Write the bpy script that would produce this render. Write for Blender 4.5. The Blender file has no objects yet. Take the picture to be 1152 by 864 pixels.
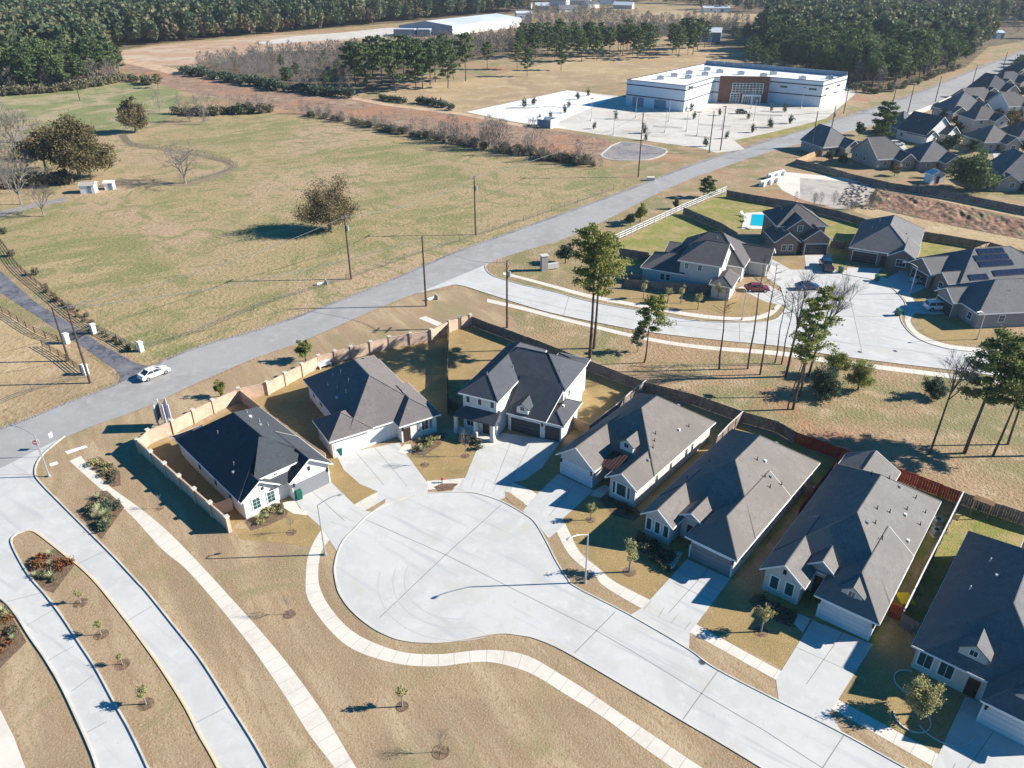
import bpy, math, random
import numpy as np
from mathutils import Vector, Matrix
R = math.radians
rnd = random.Random(7)
F = 876.0; PITCH = R(29.7); H = 60.0
SUN_AZ = R(3.0); SUN_EL = R(28.0)

# ---------------------------------------------------------------- survey: photo pixel -> point on a level plane of the site
def G(px, py, z=0.0):
    x = (px-576)/F; v = -(py-432)/F
    d = (x, math.cos(PITCH)+v*math.sin(PITCH), -math.sin(PITCH)+v*math.cos(PITCH))
    t = (z-H)/d[2]
    return Vector((d[0]*t, d[1]*t, z))
def PY(p, z):
    Z = z-H; zc = p.y*math.cos(PITCH)-Z*math.sin(PITCH); yc = p.y*math.sin(PITCH)+Z*math.cos(PITCH)
    return 432-F*yc/zc
def ht(bx, by, ty):
    p = G(bx, by); lo, hi = 0, 50
    for _ in range(30):
        m = (lo+hi)/2
        if PY(p, m) > ty: lo = m
        else: hi = m
    return lo

sc = bpy.context.scene
col = bpy.context.scene.collection

# ---------------------------------------------------------------- materials
def lettering(body, size, mat, parent, mtx, extrude=0., center=False):
    t = bpy.data.curves.new('lettering', 'FONT'); t.body = body; t.size = size; t.extrude = extrude
    if center: t.align_x = 'CENTER'
    o = bpy.data.objects.new('lettering_source', t); me = bpy.data.meshes.new_from_object(o); bpy.data.objects.remove(o)
    me.materials.clear(); me.materials.append(mat); q = bpy.data.objects.new('lettering', me); bpy.context.scene.collection.objects.link(q); q.parent = parent; q.matrix_local = mtx; return q
def newmat(name):
    m = bpy.data.materials.new(name); m.use_nodes = True
    nt = m.node_tree; b = nt.nodes['Principled BSDF']
    b.inputs['Specular IOR Level'].default_value = .25
    return m, nt, b
def noise(nt, scale, detail=3, rough=.55, dist=0., vec=None):
    n = nt.nodes.new('ShaderNodeTexNoise'); n.inputs['Scale'].default_value = scale
    n.inputs['Detail'].default_value = detail; n.inputs['Roughness'].default_value = rough
    n.inputs['Distortion'].default_value = dist
    if vec is None:
        tc = nt.nodes.new('ShaderNodeTexCoord'); vec = tc.outputs['Object']
    nt.links.new(vec, n.inputs['Vector'])
    return n.outputs['Fac']
def ramp(nt, fac, a, b):
    r = nt.nodes.new('ShaderNodeMapRange'); r.inputs['From Min'].default_value = a; r.inputs['From Max'].default_value = b
    nt.links.new(fac, r.inputs['Value']); return r.outputs['Result']
def mix(nt, fac, c1, c2, mode='MIX'):
    m = nt.nodes.new('ShaderNodeMix'); m.data_type = 'RGBA'; m.blend_type = mode
    if isinstance(fac, (int, float)): m.inputs[0].default_value = fac
    else: nt.links.new(fac, m.inputs[0])
    for i, c in ((6, c1), (7, c2)):
        if isinstance(c, tuple): m.inputs[i].default_value = (*c, 1)
        else: nt.links.new(c, m.inputs[i])
    return m.outputs[2]
def surf(name, base, layers=(), rough=.85, bump=None, metal=0, spec=.25):
    """layers: (colour, scale, lo, hi[, dist])"""
    m, nt, b = newmat(name)
    c = base
    for L in layers:
        if isinstance(L[1], tuple):
            tc = nt.nodes.new('ShaderNodeTexCoord'); mp = nt.nodes.new('ShaderNodeMapping'); mp.vector_type = 'POINT'; mp2 = nt.nodes.new('ShaderNodeMapping')
            mp.inputs['Rotation'].default_value = (0, 0, -R(L[1][1])); mp2.inputs['Scale'].default_value = (1/L[1][2], 1, 1)
            nt.links.new(tc.outputs['Object'], mp.inputs[0]); nt.links.new(mp.outputs[0], mp2.inputs[0]); f = ramp(nt, noise(nt, L[1][0], 3, .55, 0, mp2.outputs[0]), L[2], L[3])
        else: f = ramp(nt, noise(nt, L[1], 4, .6, L[4] if len(L) > 4 else 0), L[2], L[3])
        c = mix(nt, f, c, L[0])
    if isinstance(c, tuple): b.inputs['Base Color'].default_value = (*c, 1)
    else: nt.links.new(c, b.inputs['Base Color'])
    b.inputs['Roughness'].default_value = rough; b.inputs['Metallic'].default_value = metal
    b.inputs['Specular IOR Level'].default_value = spec
    if bump:
        bn = nt.nodes.new('ShaderNodeBump'); bn.inputs['Strength'].default_value = bump[1]; bn.inputs['Distance'].default_value = bump[2]
        nt.links.new(noise(nt, bump[0], 4, .65), bn.inputs['Height']); nt.links.new(bn.outputs['Normal'], b.inputs['Normal'])
    return m
M = {}
TAN = (.375, .265, .16)
M['dry'] = surf('dormant_grass', TAN, [((.30, .21, .13), .05, .42, .58, 1), ((.44, .33, .205), (.35, 122, 7), .45, .66), ((.27, .225, .115), .10, .53, .66, 1), ((.32, .215, .125), (1.0, 125, 5), .5, .7), ((.27, .18, .105), 2.6, .52, .7), ((.50, .38, .25), 6, .54, .74)], .95, (4.5, .6, .12))
M['dry2'] = surf('grass_verge', (.38, .255, .15), [((.24, .22, .10), .05, .42, .6, 1.5), ((.46, .34, .22), .25, .5, .7), ((.42, .20, .12), .035, .56, .68), ((.22, .15, .08), 2.0, .5, .7)], .95, (2.2, .9, .25))
M['lawn'] = surf('lawn_grass', (.37, .26, .115), [((.27, .20, .09), .3, .45, .7), ((.44, .31, .16), 1.2, .5, .7), ((.22, .15, .065), 6, .5, .68)], .95, (8, .7, .1))
M['lawngreen'] = surf('greening_lawn', (.24, .24, .06), [((.38, .29, .13), .22, .45, .6), ((.16, .18, .045), .8, .5, .7), ((.34, .26, .12), 2.5, .52, .7)], .95, (4, .8, .2))
M['field'] = surf('pasture', (.35, .26, .14), [((.195, .195, .075), .024, .49, .60, 2.0), ((.41, .285, .18), .014, .50, .6, 1), ((.40, .30, .16), (.25, 36, 6), .52, .68), ((.22, .205, .09), .10, .52, .62, 2.0), ((.25, .215, .09), .7, .52, .66, .5), ((.46, .35, .2), 1.6, .55, .72)], .95, (1.2, .9, .3))
M['greenfield'] = surf('green_pasture', (.20, .22, .085), [((.38, .30, .18), .03, .44, .56, 2), ((.14, .17, .06), .12, .5, .7), ((.30, .26, .14), .5, .5, .7)], .95, (1.0, .8, .3))
M['tanfield'] = surf('hay_field', (.43, .31, .17), [((.34, .24, .14), .02, .42, .6, 1.5), ((.50, .38, .25), .12, .5, .7), ((.27, .19, .11), .6, .55, .75)], .95, (1.0, .8, .3))
M['dirt'] = surf('red_dirt', (.33, .205, .14), [((.28, .19, .13), .05, .4, .6, 2), ((.42, .30, .21), .12, .5, .68), ((.17, .115, .08), .35, .5, .66, 1), ((.38, .19, .11), .03, .52, .65)], .95, (.7, 1, .5))
M['orange'] = surf('graded_clay', (.44, .29, .19), [((.50, .39, .29), .03, .42, .58, 1), ((.34, .21, .13), .1, .52, .7)], .95, (1, .6, .3))
M['track'] = surf('dirt_track', (.54, .38, .26), [((.40, .26, .17), .2, .45, .65)], .95)
M['duff'] = surf('forest_floor', (.14, .10, .06), [((.24, .17, .10), .1, .45, .65), ((.07, .065, .035), .5, .5, .7)], .95, (1, .8, .3))
M['conc'] = surf('concrete_paving', (.55, .535, .515), [((.49, .48, .465), .10, .42, .62, 1.5), ((.58, .565, .545), .6, .5, .7), ((.42, .42, .415), 2.2, .62, .78), ((.50, .475, .43), .22, .54, .7, .5), ((.43, .43, .43), (.9, 145, 12), .56, .72)], .8)
M['walk'] = surf('concrete_walk', (.67, .61, .53), [((.60, .54, .47), .3, .45, .65), ((.71, .65, .57), 2.0, .5, .75)], .85)
M['lot'] = surf('parking_concrete', (.58, .53, .47), [((.50, .45, .39), .05, .45, .6, 1), ((.64, .60, .55), .3, .5, .7)], .8)
M['lotwhite'] = surf('new_concrete', (.78, .77, .76), [((.70, .69, .68), .05, .45, .6, 1)], .8)
M['asph'] = surf('old_asphalt', (.35, .335, .325), [((.30, .285, .275), .08, .42, .62, 1), ((.38, .37, .365), .5, .5, .7), ((.26, .26, .26), 4, .55, .75)], .85, (6, .3, .05))
M['drive'] = surf('dark_asphalt_drive', (.15, .15, .17), [((.08, .08, .10), .8, .5, .62, 1), ((.24, .23, .23), .25, .5, .7)], .8)
M['gravel'] = surf('grey_gravel', (.30, .27, .26), [((.20, .19, .20), .15, .45, .6), ((.42, .38, .34), 1.2, .5, .7)], .95, (3, 1, .3))
M['wornpath'] = surf('trampled_earth', (.22, .17, .11), [((.30, .24, .15), .4, .45, .65, 1)], .95)
M['basin'] = surf('basin_concrete', (.44, .39, .34), [((.34, .30, .27), .08, .45, .6, 2), ((.50, .46, .40), .4, .5, .7)], .9)
M['clayshade'] = surf('bank_clay_with_shade', (.25, .13, .085), [((.34, .22, .15), .35, .48, .62, 1), ((.12, .085, .05), .6, .5, .62), ((.17, .15, .08), .12, .52, .64)], .95, (1, 1, .4))  # clay tones darkened to carry the shade of the channel's far bank
M['joint'] = surf('joint_filler', (.27, .26, .25), rough=.9)
M['ring'] = surf('ring_mulch', (.22, .145, .09), [((.12, .08, .05), 3.0, .45, .6), ((.34, .24, .15), 2.0, .52, .66)], .95, (8, 1, .1))
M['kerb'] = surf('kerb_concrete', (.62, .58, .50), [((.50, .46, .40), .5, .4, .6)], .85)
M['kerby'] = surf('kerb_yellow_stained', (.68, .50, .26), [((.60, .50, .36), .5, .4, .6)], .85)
M['mulch'] = surf('mulch', (.18, .12, .08), [((.28, .18, .115), 2.0, .45, .65), ((.07, .045, .035), 5, .5, .7)], .95, (8, 1, .15))
M['bark'] = surf('bark', (.085, .06, .05), [((.16, .12, .10), 2.5, .45, .65)], .95)
M['greybark'] = surf('grey_bark', (.26, .23, .21), [((.16, .14, .13), 2, .45, .65)], .95)
M['pole'] = surf('creosote_pole', (.07, .05, .042), [((.12, .09, .075), 1.5, .45, .65)], .9)
M['galv'] = surf('galvanised_steel', (.45, .46, .47), rough=.45, metal=.5)
M['white'] = surf('white_paint', (.78, .77, .75), [((.70, .69, .66), .6, .45, .65)], .7)
M['black'] = surf('black_plastic', (.02, .02, .022), rough=.5)
M['tyre'] = surf('tyre_rubber', (.018, .018, .018), rough=.85)
M['rim'] = surf('alloy_rim', (.5, .5, .52), rough=.3, metal=.8)
M['glass'] = surf('dark_window_glass', (.03, .05, .06), rough=.06, spec=.6)
M['tealglass'] = surf('green_tint_glass', (.02, .075, .08), rough=.06, spec=.6)
M['solar'] = surf('solar_cell', (.012, .02, .05), rough=.15, spec=.6)
M['bin'] = surf('green_bin_plastic', (.01, .12, .08), rough=.5)
M['red'] = surf('red_sign_paint', (.6, .01, .02), rough=.5)
M['yellow'] = surf('yellow_plastic', (.75, .55, .02), rough=.5)
M['navy'] = surf('navy_print', (.05, .055, .10), rough=.6)
M['signgrey'] = surf('weathered_sign_face', (.16, .18, .22), [((.26, .28, .32), .9, .5, .6)], .6)
M['brown'] = surf('brown_print', (.20, .07, .04), rough=.6)
M['rock'] = surf('riprap_stone', (.19, .165, .16), [((.10, .09, .095), .7, .45, .6)], .9)
M['water'] = surf('pool_water', (.01, .42, .52), rough=.05, spec=.5)
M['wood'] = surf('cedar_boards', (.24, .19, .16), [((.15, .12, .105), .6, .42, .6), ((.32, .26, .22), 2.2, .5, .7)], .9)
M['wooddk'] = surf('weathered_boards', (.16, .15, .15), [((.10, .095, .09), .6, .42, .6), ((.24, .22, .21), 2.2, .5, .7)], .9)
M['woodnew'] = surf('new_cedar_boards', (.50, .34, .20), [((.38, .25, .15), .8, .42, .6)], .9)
M['woodred'] = surf('red_stained_boards', (.28, .045, .025), [((.20, .035, .02), .8, .42, .6), ((.36, .08, .045), 2.2, .5, .7)], .85)
M['masonry'] = surf('tan_masonry', (.56, .40, .30), [((.46, .33, .25), .5, .42, .6), ((.62, .48, .38), 2.2, .5, .7)], .9)
M['brick'] = surf('orange_brick', (.21, .105, .07), [((.16, .08, .055), .8, .45, .6)], .9)
M['metalroof'] = surf('bronze_metal_roof', (.10, .06, .05), rough=.45, metal=.3)
M['palemetal'] = surf('pale_metal_roof', (.55, .58, .62), [((.48, .51, .55), .04, .45, .6)], .5)
M['bluewall'] = surf('blue_grey_cladding', (.22, .27, .33), rough=.7)
M['tiltwall'] = surf('painted_tilt_wall', (.66, .68, .72), [((.60, .62, .66), .08, .45, .6)], .8)
M['tilttrim'] = surf('charcoal_reveal', (.06, .06, .08), rough=.8)
M['membrane'] = surf('white_roof_membrane', (.80, .81, .82), [((.72, .73, .75), .06, .45, .6)], .7)

def shingle(name, c):
    m, nt, b = newmat(name)
    a = tuple(v*.78 for v in c); d = tuple(min(1, v*1.3) for v in c)
    cc = mix(nt, ramp(nt, noise(nt, 1.0, 4, .7), .42, .62), c, a)
    cc = mix(nt, ramp(nt, noise(nt, 5.0, 3, .7), .5, .7), cc, d); cc = mix(nt, ramp(nt, noise(nt, .22, 3, .6), .45, .65), cc, tuple(v*.86 for v in c))
    tc = nt.nodes.new('ShaderNodeTexCoord'); w = nt.nodes.new('ShaderNodeTexWave'); w.bands_direction = 'Z'
    w.inputs['Scale'].default_value = 3.2; w.inputs['Distortion'].default_value = .4; w.inputs['Detail'].default_value = 1
    nt.links.new(tc.outputs['Object'], w.inputs['Vector'])
    cc = mix(nt, ramp(nt, w.outputs['Fac'], .75, 1.0), cc, tuple(v*.7 for v in c))
    nt.links.new(cc, b.inputs['Base Color']); b.inputs['Roughness'].default_value = .9
    bn = nt.nodes.new('ShaderNodeBump'); bn.inputs['Strength'].default_value = .5; bn.inputs['Distance'].default_value = .05
    nt.links.new(noise(nt, 6, 3, .7), bn.inputs['Height']); nt.links.new(bn.outputs['Normal'], b.inputs['Normal'])
    return m
def masonry(name, c, mortar=.85, scale=5):
    m, nt, b = newmat(name)
    g = nt.nodes.new('ShaderNodeNewGeometry'); tc = nt.nodes.new('ShaderNodeTexCoord')
    sx = nt.nodes.new('ShaderNodeSeparateXYZ'); nt.links.new(tc.outputs['Object'], sx.inputs[0])
    ad = nt.nodes.new('ShaderNodeMath'); nt.links.new(sx.outputs[0], ad.inputs[0]); nt.links.new(sx.outputs[1], ad.inputs[1])
    cb = nt.nodes.new('ShaderNodeCombineXYZ'); nt.links.new(ad.outputs[0], cb.inputs[0]); nt.links.new(sx.outputs[2], cb.inputs[1])
    br = nt.nodes.new('ShaderNodeTexBrick'); nt.links.new(cb.outputs[0], br.inputs['Vector'])
    br.inputs['Scale'].default_value = scale
    br.inputs['Color1'].default_value = (*c, 1); br.inputs['Color2'].default_value = (*(v*.8 for v in c), 1)
    br.inputs['Mortar'].default_value = (*(v*mortar for v in c), 1); br.inputs['Mortar Size'].default_value = .02
    cc = mix(nt, ramp(nt, noise(nt, .9), .45, .7), br.outputs['Color'], tuple(v*.88 for v in c))
    nt.links.new(cc, b.inputs['Base Color']); b.inputs['Roughness'].default_value = .9
    return m
def foliage(name, c1, c2, c3, world=False, trans=.25):
    m, nt, b = newmat(name)
    oi = nt.nodes.new('ShaderNodeObjectInfo')
    f = noise(nt, .35 if world else .9, 2, .6)
    c = mix(nt, ramp(nt, f, .38, .62), c1, c2)
    if world: c = mix(nt, ramp(nt, noise(nt, .11, 2), .46, .54), c, c3); c = mix(nt, ramp(nt, noise(nt, .035, 2), .5, .62), c, tuple(v*.75+.02 for v in c1))
    else:
        mm = nt.nodes.new('ShaderNodeMath'); mm.operation = 'MULTIPLY'; mm.inputs[1].default_value = .75
        nt.links.new(oi.outputs['Random'], mm.inputs[0]); c = mix(nt, mm.outputs[0], c, c3)
    nt.links.new(c, b.inputs['Base Color']); b.inputs['Roughness'].default_value = .7
    tr = nt.nodes.new('ShaderNodeBsdfTranslucent'); nt.links.new(c, tr.inputs['Color'])
    ms = nt.nodes.new('ShaderNodeMixShader'); ms.inputs[0].default_value = trans
    nt.links.new(b.outputs[0], ms.inputs[1]); nt.links.new(tr.outputs[0], ms.inputs[2])
    nt.links.new(ms.outputs[0], nt.nodes['Material Output'].inputs['Surface'])
    return m
M['pine'] = foliage('pine_needles', (.10, .15, .055), (.065, .11, .045), (.15, .18, .065))
M['pinefar'] = foliage('far_pine_needles', (.10, .14, .065), (.06, .10, .055), (.17, .165, .085), True)
M['brightpine'] = foliage('yellow_green_pine_needles', (.24, .26, .06), (.15, .19, .05), (.28, .28, .08))  # yellow-green foliage colour of the lighter pines and young trees
M['nearpine'] = foliage('near_pine_needles', (.17, .215, .065), (.11, .155, .05), (.22, .24, .08))
M['mixfar'] = foliage('far_mixed_leaves', (.16, .14, .075), (.11, .115, .06), (.22, .15, .10), True)
M['oak'] = foliage('live_oak_leaves', (.15, .12, .055), (.24, .15, .07), (.13, .12, .055))
M['russet'] = foliage('russet_leaves', (.22, .165, .085), (.15, .14, .075), (.25, .18, .10))
M['shrub'] = foliage('shrub_leaves', (.15, .155, .085), (.10, .115, .065), (.24, .20, .13))
M['cedar'] = foliage('cedar_leaves', (.07, .105, .07), (.05, .08, .055), (.09, .12, .075))
M['olive'] = foliage('pale_olive_leaves', (.40, .37, .16), (.28, .28, .12), (.46, .40, .2))
M['tuft'] = foliage('grass_blades', (.44, .45, .25), (.32, .35, .18), (.5, .48, .3))
M['redleaf'] = foliage('red_brown_leaves', (.26, .09, .035), (.14, .07, .045), (.30, .15, .06))
M['twig'] = foliage('bare_twigs', (.22, .19, .17), (.155, .135, .12), (.27, .235, .205), trans=0)
M['twigfar'] = foliage('far_bare_twigs', (.19, .165, .145), (.13, .115, .105), (.24, .20, .17), True, 0)

# ---------------------------------------------------------------- mesh building
class MB:
    def __init__(s): s.v = []; s.f = []
    def add(s, vs, fs):
        n = len(s.v); s.v += [tuple(v) for v in vs]; s.f += [tuple(i+n for i in f) for f in fs]
    def quad(s, a, b, c, d): s.add([a, b, c, d], [(0, 1, 2, 3)])
    def prism(s, poly, z0, z1):
        n = len(poly)
        s.add([(p[0], p[1], z0) for p in poly]+[(p[0], p[1], z1) for p in poly],
              [tuple(range(n-1, -1, -1)), tuple(range(n, 2*n))]+[(i, (i+1) % n, n+(i+1) % n, n+i) for i in range(n)])
    def box(s, x0, y0, z0, x1, y1, z1): s.prism([(x0, y0), (x1, y0), (x1, y1), (x0, y1)], z0, z1)
    def obox(s, c, ax, L, W, z0, z1):
        """box centred c along unit dir ax, length L width W"""
        ax = Vector((ax[0], ax[1])).normalized(); n = Vector((-ax.y, ax.x)); c = Vector((c[0], c[1]))
        P = [c+ax*(i*L/2)+n*(j*W/2) for i, j in ((-1, -1), (1, -1), (1, 1), (-1, 1))]
        s.prism(P, z0, z1)
    def tube(s, p0, p1, r0, r1=None, n=6, caps=True):
        r1 = r0 if r1 is None else r1
        p0 = Vector(p0); p1 = Vector(p1); d = (p1-p0)
        if d.length < 1e-6: return
        d.normalize(); u = d.orthogonal().normalized(); w = d.cross(u)
        vs = [p+(u*math.cos(2*math.pi*i/n)+w*math.sin(2*math.pi*i/n))*r for p, r in ((p0, r0), (p1, r1)) for i in range(n)]
        fs = [(i, (i+1) % n, n+(i+1) % n, n+i) for i in range(n)]
        if caps: fs += [tuple(range(n-1, -1, -1)), tuple(range(n, 2*n))]
        s.add(vs, fs)
    def ell(s, c, rx, ry, rz, n=10, m=6):
        vs = [(c[0], c[1], c[2]-rz)]
        for j in range(1, m):
            a = math.pi*j/m-math.pi/2
            vs += [(c[0]+rx*math.cos(a)*math.cos(2*math.pi*i/n), c[1]+ry*math.cos(a)*math.sin(2*math.pi*i/n), c[2]+rz*math.sin(a)) for i in range(n)]
        vs.append((c[0], c[1], c[2]+rz)); fs = []
        for i in range(n):
            fs.append((0, 1+(i+1) % n, 1+i)); fs.append((len(vs)-1, 1+(m-2)*n+i, 1+(m-2)*n+(i+1) % n))
            for j in range(m-2): fs.append((1+j*n+i, 1+j*n+(i+1) % n, 1+(j+1)*n+(i+1) % n, 1+(j+1)*n+i))
        s.add(vs, fs)
    def mesh(s, name, mat):
        me = bpy.data.meshes.new(name); me.from_pydata(s.v, [], s.f); me.materials.append(mat); return me
    def build(s, name, mat, parent=None, smooth=False):
        me = s.mesh(name, mat)
        if smooth: me.shade_smooth()
        o = bpy.data.objects.new(name, me); col.objects.link(o)
        if parent: o.parent = parent
        return o
def tag(o, label, cat, group=None, kind=None):
    o['label'] = label; o['category'] = cat
    if group: o['group'] = group
    o['kind'] = kind or 'thing'
    return o
def thing(name, label, cat, loc=(0, 0, 0), rz=0, group=None):
    o = bpy.data.objects.new(name, None); col.objects.link(o); o.location = loc; o.rotation_euler = (0, 0, rz)
    o.empty_display_size = .5
    return tag(o, label, cat, group)
def copy_tree(o, parent=None):
    c = o.copy(); col.objects.link(c)
    if parent: c.parent = parent
    for ch in list(o.children): copy_tree(ch, c)
    return c
def smooth(pts, n=8, closed=False):
    P = [Vector((p[0], p[1])) for p in pts]; out = []; L = len(P)
    rng = range(L if closed else L-1)
    for i in rng:
        p0 = P[(i-1) % L] if closed or i > 0 else P[0]; p1 = P[i]; p2 = P[(i+1) % L]; p3 = P[(i+2) % L] if closed or i+2 < L else P[-1]
        for k in range(n):
            t = k/n
            out.append(.5*((2*p1)+(p2-p0)*t+(2*p0-5*p1+4*p2-p3)*t*t+(3*p1-p0-3*p2+p3)*t**3))
    if not closed: out.append(P[-1])
    return out
def W(pts, z=0, sm=0, closed=False):
    if sm: pts = smooth(pts, sm, closed)
    return [G(p[0], p[1], z) for p in pts]
GZ = [0]
def ground(name, label, cat, pts, z, mat, sm=0, world=False):
    P = pts if world else W(pts, 0, sm, True)
    m = MB(); m.add([(p[0], p[1], z) for p in P], [tuple(range(len(P)))])
    o = m.build(name, M[mat]); tag(o, label, cat, kind='structure')
    me = o.data
    if me.polygons[0].normal.z < 0: me.flip_normals()
    return o
def kerb(name, label, pts, mat='kerb', h=.14, w=.16, sm=8, side=0):
    P = W(pts, 0, sm); m = MB(); n = len(P); vs = []
    for i, p in enumerate(P):
        d = (P[min(i+1, n-1)]-P[max(i-1, 0)]); d.z = 0; d.normalize(); q = Vector((-d.y, d.x, 0))*w/2
        c = p+q*side
        vs += [(c+q), (c+q)+Vector((0, 0, h)), (c-q)+Vector((0, 0, h)), (c-q)]
    fs = []
    for i in range(n-1):
        for k in range(3): a = 4*i+k; fs.append((a, a+1, a+5, a+4))
    m.add(vs, fs); return tag(m.build(name, M[mat]), label, 'kerb', kind='structure')
def resample(P, n):
    L = [0]
    for a, b in zip(P, P[1:]): L.append(L[-1]+(b-a).length)
    out = []; j = 0
    for i in range(n):
        t = L[-1]*i/(n-1)
        while j < len(L)-2 and L[j+1] < t: j += 1
        f = (t-L[j])/max(1e-9, L[j+1]-L[j]); out.append(P[j].lerp(P[j+1], f))
    return out
def walk(name, label, A, B, z, mat='walk', joint=1.5, jw=.028, cat='pavement'):
    A = W(A, 0, 8); B = W(B, 0, 8); Lm = sum((b-a).length for a, b in zip(A, A[1:])); n = max(20, int(Lm/1.0))
    A = resample(A, n); B = resample(B, n); m = MB()
    m.add([(p.x, p.y, z) for p in A]+[(p.x, p.y, z) for p in B], [(i, i+1, n+i+1, n+i) for i in range(n-1)])
    o = m.build(name, M[mat]); tag(o, label, cat, kind='structure')
    if o.data.polygons[0].normal.z < 0: o.data.flip_normals()
    if joint:
        k = max(3, int(Lm/joint)); A2 = resample(A, k); B2 = resample(B, k); m = MB()
        B3 = resample(B, 6*k)
        for a in A2[1:-1]:
            b = min(B3, key=lambda q: (q-a).length_squared)
            d = (b-a).normalized(); q = Vector((-d.y, d.x, 0))*jw/2
            m.quad(*[(v.x, v.y, z+.004) for v in (a-q, a+q, b+q, b-q)])
        tag(m.build(name+'_joints', M['joint']), 'fine cross joints cut in the '+label, 'joints', kind='structure')
def lines(name, label, segs, w, z, mat='joint'):
    m = MB()
    for s in segs:
        P = W(s)
        for a, b in zip(P, P[1:]):
            d = (b-a).normalized(); q = Vector((-d.y, d.x, 0))*w/2
            m.quad(*[(v.x, v.y, z) for v in (a-q, b-q, b+q, a+q)])
    return tag(m.build(name, M[mat]), label, 'joints', kind='structure')

# ================================================================= GROUND
def wpoly(*p): return [Vector(q) for q in p]
m = MB(); S = 4500
m.add([(-S, -300, 0), (S, -300, 0), (S, S, 0), (-S, S, 0)], [(0, 1, 2, 3)])
tag(m.build('ground', M['dry2']), 'dry tan grass and bare earth covering the whole site', 'ground', kind='structure')
ground('pasture', 'large pasture of patchy tan and green grass beside the main road', 'field',
    [(-400, 470), (-300, 250), (-120, 150), (0, 172), (60, 160), (150, 147), (205, 138), (240, 131), (300, 128), (350, 133), (418, 143), (496, 159), (588, 176), (667, 186), (700, 200), (712, 208), (690, 219), (588, 256), (509, 285), (434, 317), (340, 353), (288, 371), (208, 396), (160, 412), (130, 385), (80, 340), (20, 300), (-20, 290), (-140, 330)], .004, 'field')
ground('green_meadow', 'strip of greener meadow in front of the pine wood', 'field',
    [(-60, 112), (0, 108), (60, 104), (105, 97), (150, 92), (180, 97), (200, 102), (196, 128), (175, 140), (140, 147), (60, 158), (0, 168), (-60, 165)], .008, 'greenfield', 6)
ground('driveway_field', 'tan grass field in front of the dark driveway', 'field',
    [(-300, 330), (-100, 300), (0, 345), (60, 380), (112, 408), (132, 428), (60, 453), (0, 477), (-200, 560)], .005, 'tanfield')
ground('dirt_bank', 'red brown dirt bank running between the pasture and the woods', 'bank',
    [(108, 62), (150, 60), (200, 78), (288, 96), (392, 109), (434, 117), (522, 128), (588, 141), (680, 156), (705, 168), (680, 180), (640, 178), (588, 172), (496, 155), (418, 140), (340, 127), (288, 117), (200, 101), (140, 80)], .012, 'dirt')
ground('clay_clearing', 'cleared ground of orange clay beside the pine wood', 'clearing',
    [(112, 60), (182, 51), (300, 40), (356, 38), (430, 40), (450, 50), (380, 56), (300, 58), (240, 66), (222, 75), (180, 73), (140, 70)], .016, 'orange')
ground('dirt_track', 'pale dirt track crossing the orange clearing', 'track',
    [(120, 66), (150, 66), (200, 78), (260, 90), (330, 99), (330, 101), (255, 93), (190, 83), (140, 71)], .020, 'track')
ground('ditch_track', 'pale track along the top of the dirt bank', 'track',
    [(288, 95), (392, 108), (434, 116), (522, 127), (588, 140), (588, 143), (522, 130), (434, 119), (392, 111), (288, 98)], .020, 'track')
ground('warehouse_yard', 'pale concrete yard beside the long metal warehouse', 'yard',
    [(288, 48), (330, 41), (380, 37), (440, 31), (455, 33), (452, 40), (400, 43), (340, 47), (300, 50)], .024, 'lot')
ground('hay_field', 'mown hay field behind the parking area', 'field',
    [(418, 102), (470, 96), (560, 84), (640, 66), (800, 52), (862, 58), (800, 70), (705, 92), (640, 100), (525, 127), (470, 120)], .008, 'tanfield')
ground('far_field', 'far tan field behind the bare woods', 'field',
    [(690, 16), (760, 12), (850, 16), (880, 22), (850, 28), (760, 26), (700, 24)], .012, 'tanfield')
ground('woodland_floor', 'dark leaf litter below the trees right of the tall office block', 'forest floor',
    [(860, 60), (960, 96), (984, 106), (1008, 100), (1047, 87), (1086, 76), (1112, 53), (1300, 20), (1300, -10), (860, -10), (800, 20), (800, 52)], .006, 'duff')
ground('pine_wood_floor', 'dark leaf litter below the pine wood', 'forest floor',
    [(-600, 150), (-100, 118), (0, 107), (60, 103), (100, 97), (140, 89), (110, 60), (182, 49), (300, 38), (444, 26), (700, 6), (700, -12), (-600, -12)], .009, 'duff')
ground('thicket_floor', 'brown leaf litter below the bare thicket', 'forest floor',
    [(222, 78), (288, 96), (392, 108), (430, 100), (470, 84), (560, 62), (700, 44), (900, 30), (900, 22), (700, 30), (560, 40), (430, 50), (288, 60)], .014, 'duff')
ground('near_ground', 'dry brown grass over the whole near estate', 'lot', [(-300, 690), (0, 531), (60, 499), (104, 480), (156, 462), (224, 431), (288, 403.5), (340, 385), (418, 351), (470, 331), (522, 324), (560, 337), (590, 375), (664, 404), (727, 429), (779, 442), (836, 462), (896, 485), (992, 519), (1084, 553), (1240, 600), (1700, 1100), (-600, 1100)], .002, 'dry')
walk('worn_track', 'dark trampled track curving round the bare tree in the pasture', [(122, 209), (165, 208), (210, 209), (245, 200), (266, 190), (263, 182), (225, 173), (180, 166), (150, 160), (140, 152)], [(122, 203), (165, 203), (205, 205), (236, 197), (257, 189), (254, 184), (222, 177), (182, 170), (146, 164), (134, 152)], .010, 'wornpath', 0, cat='track')
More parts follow.
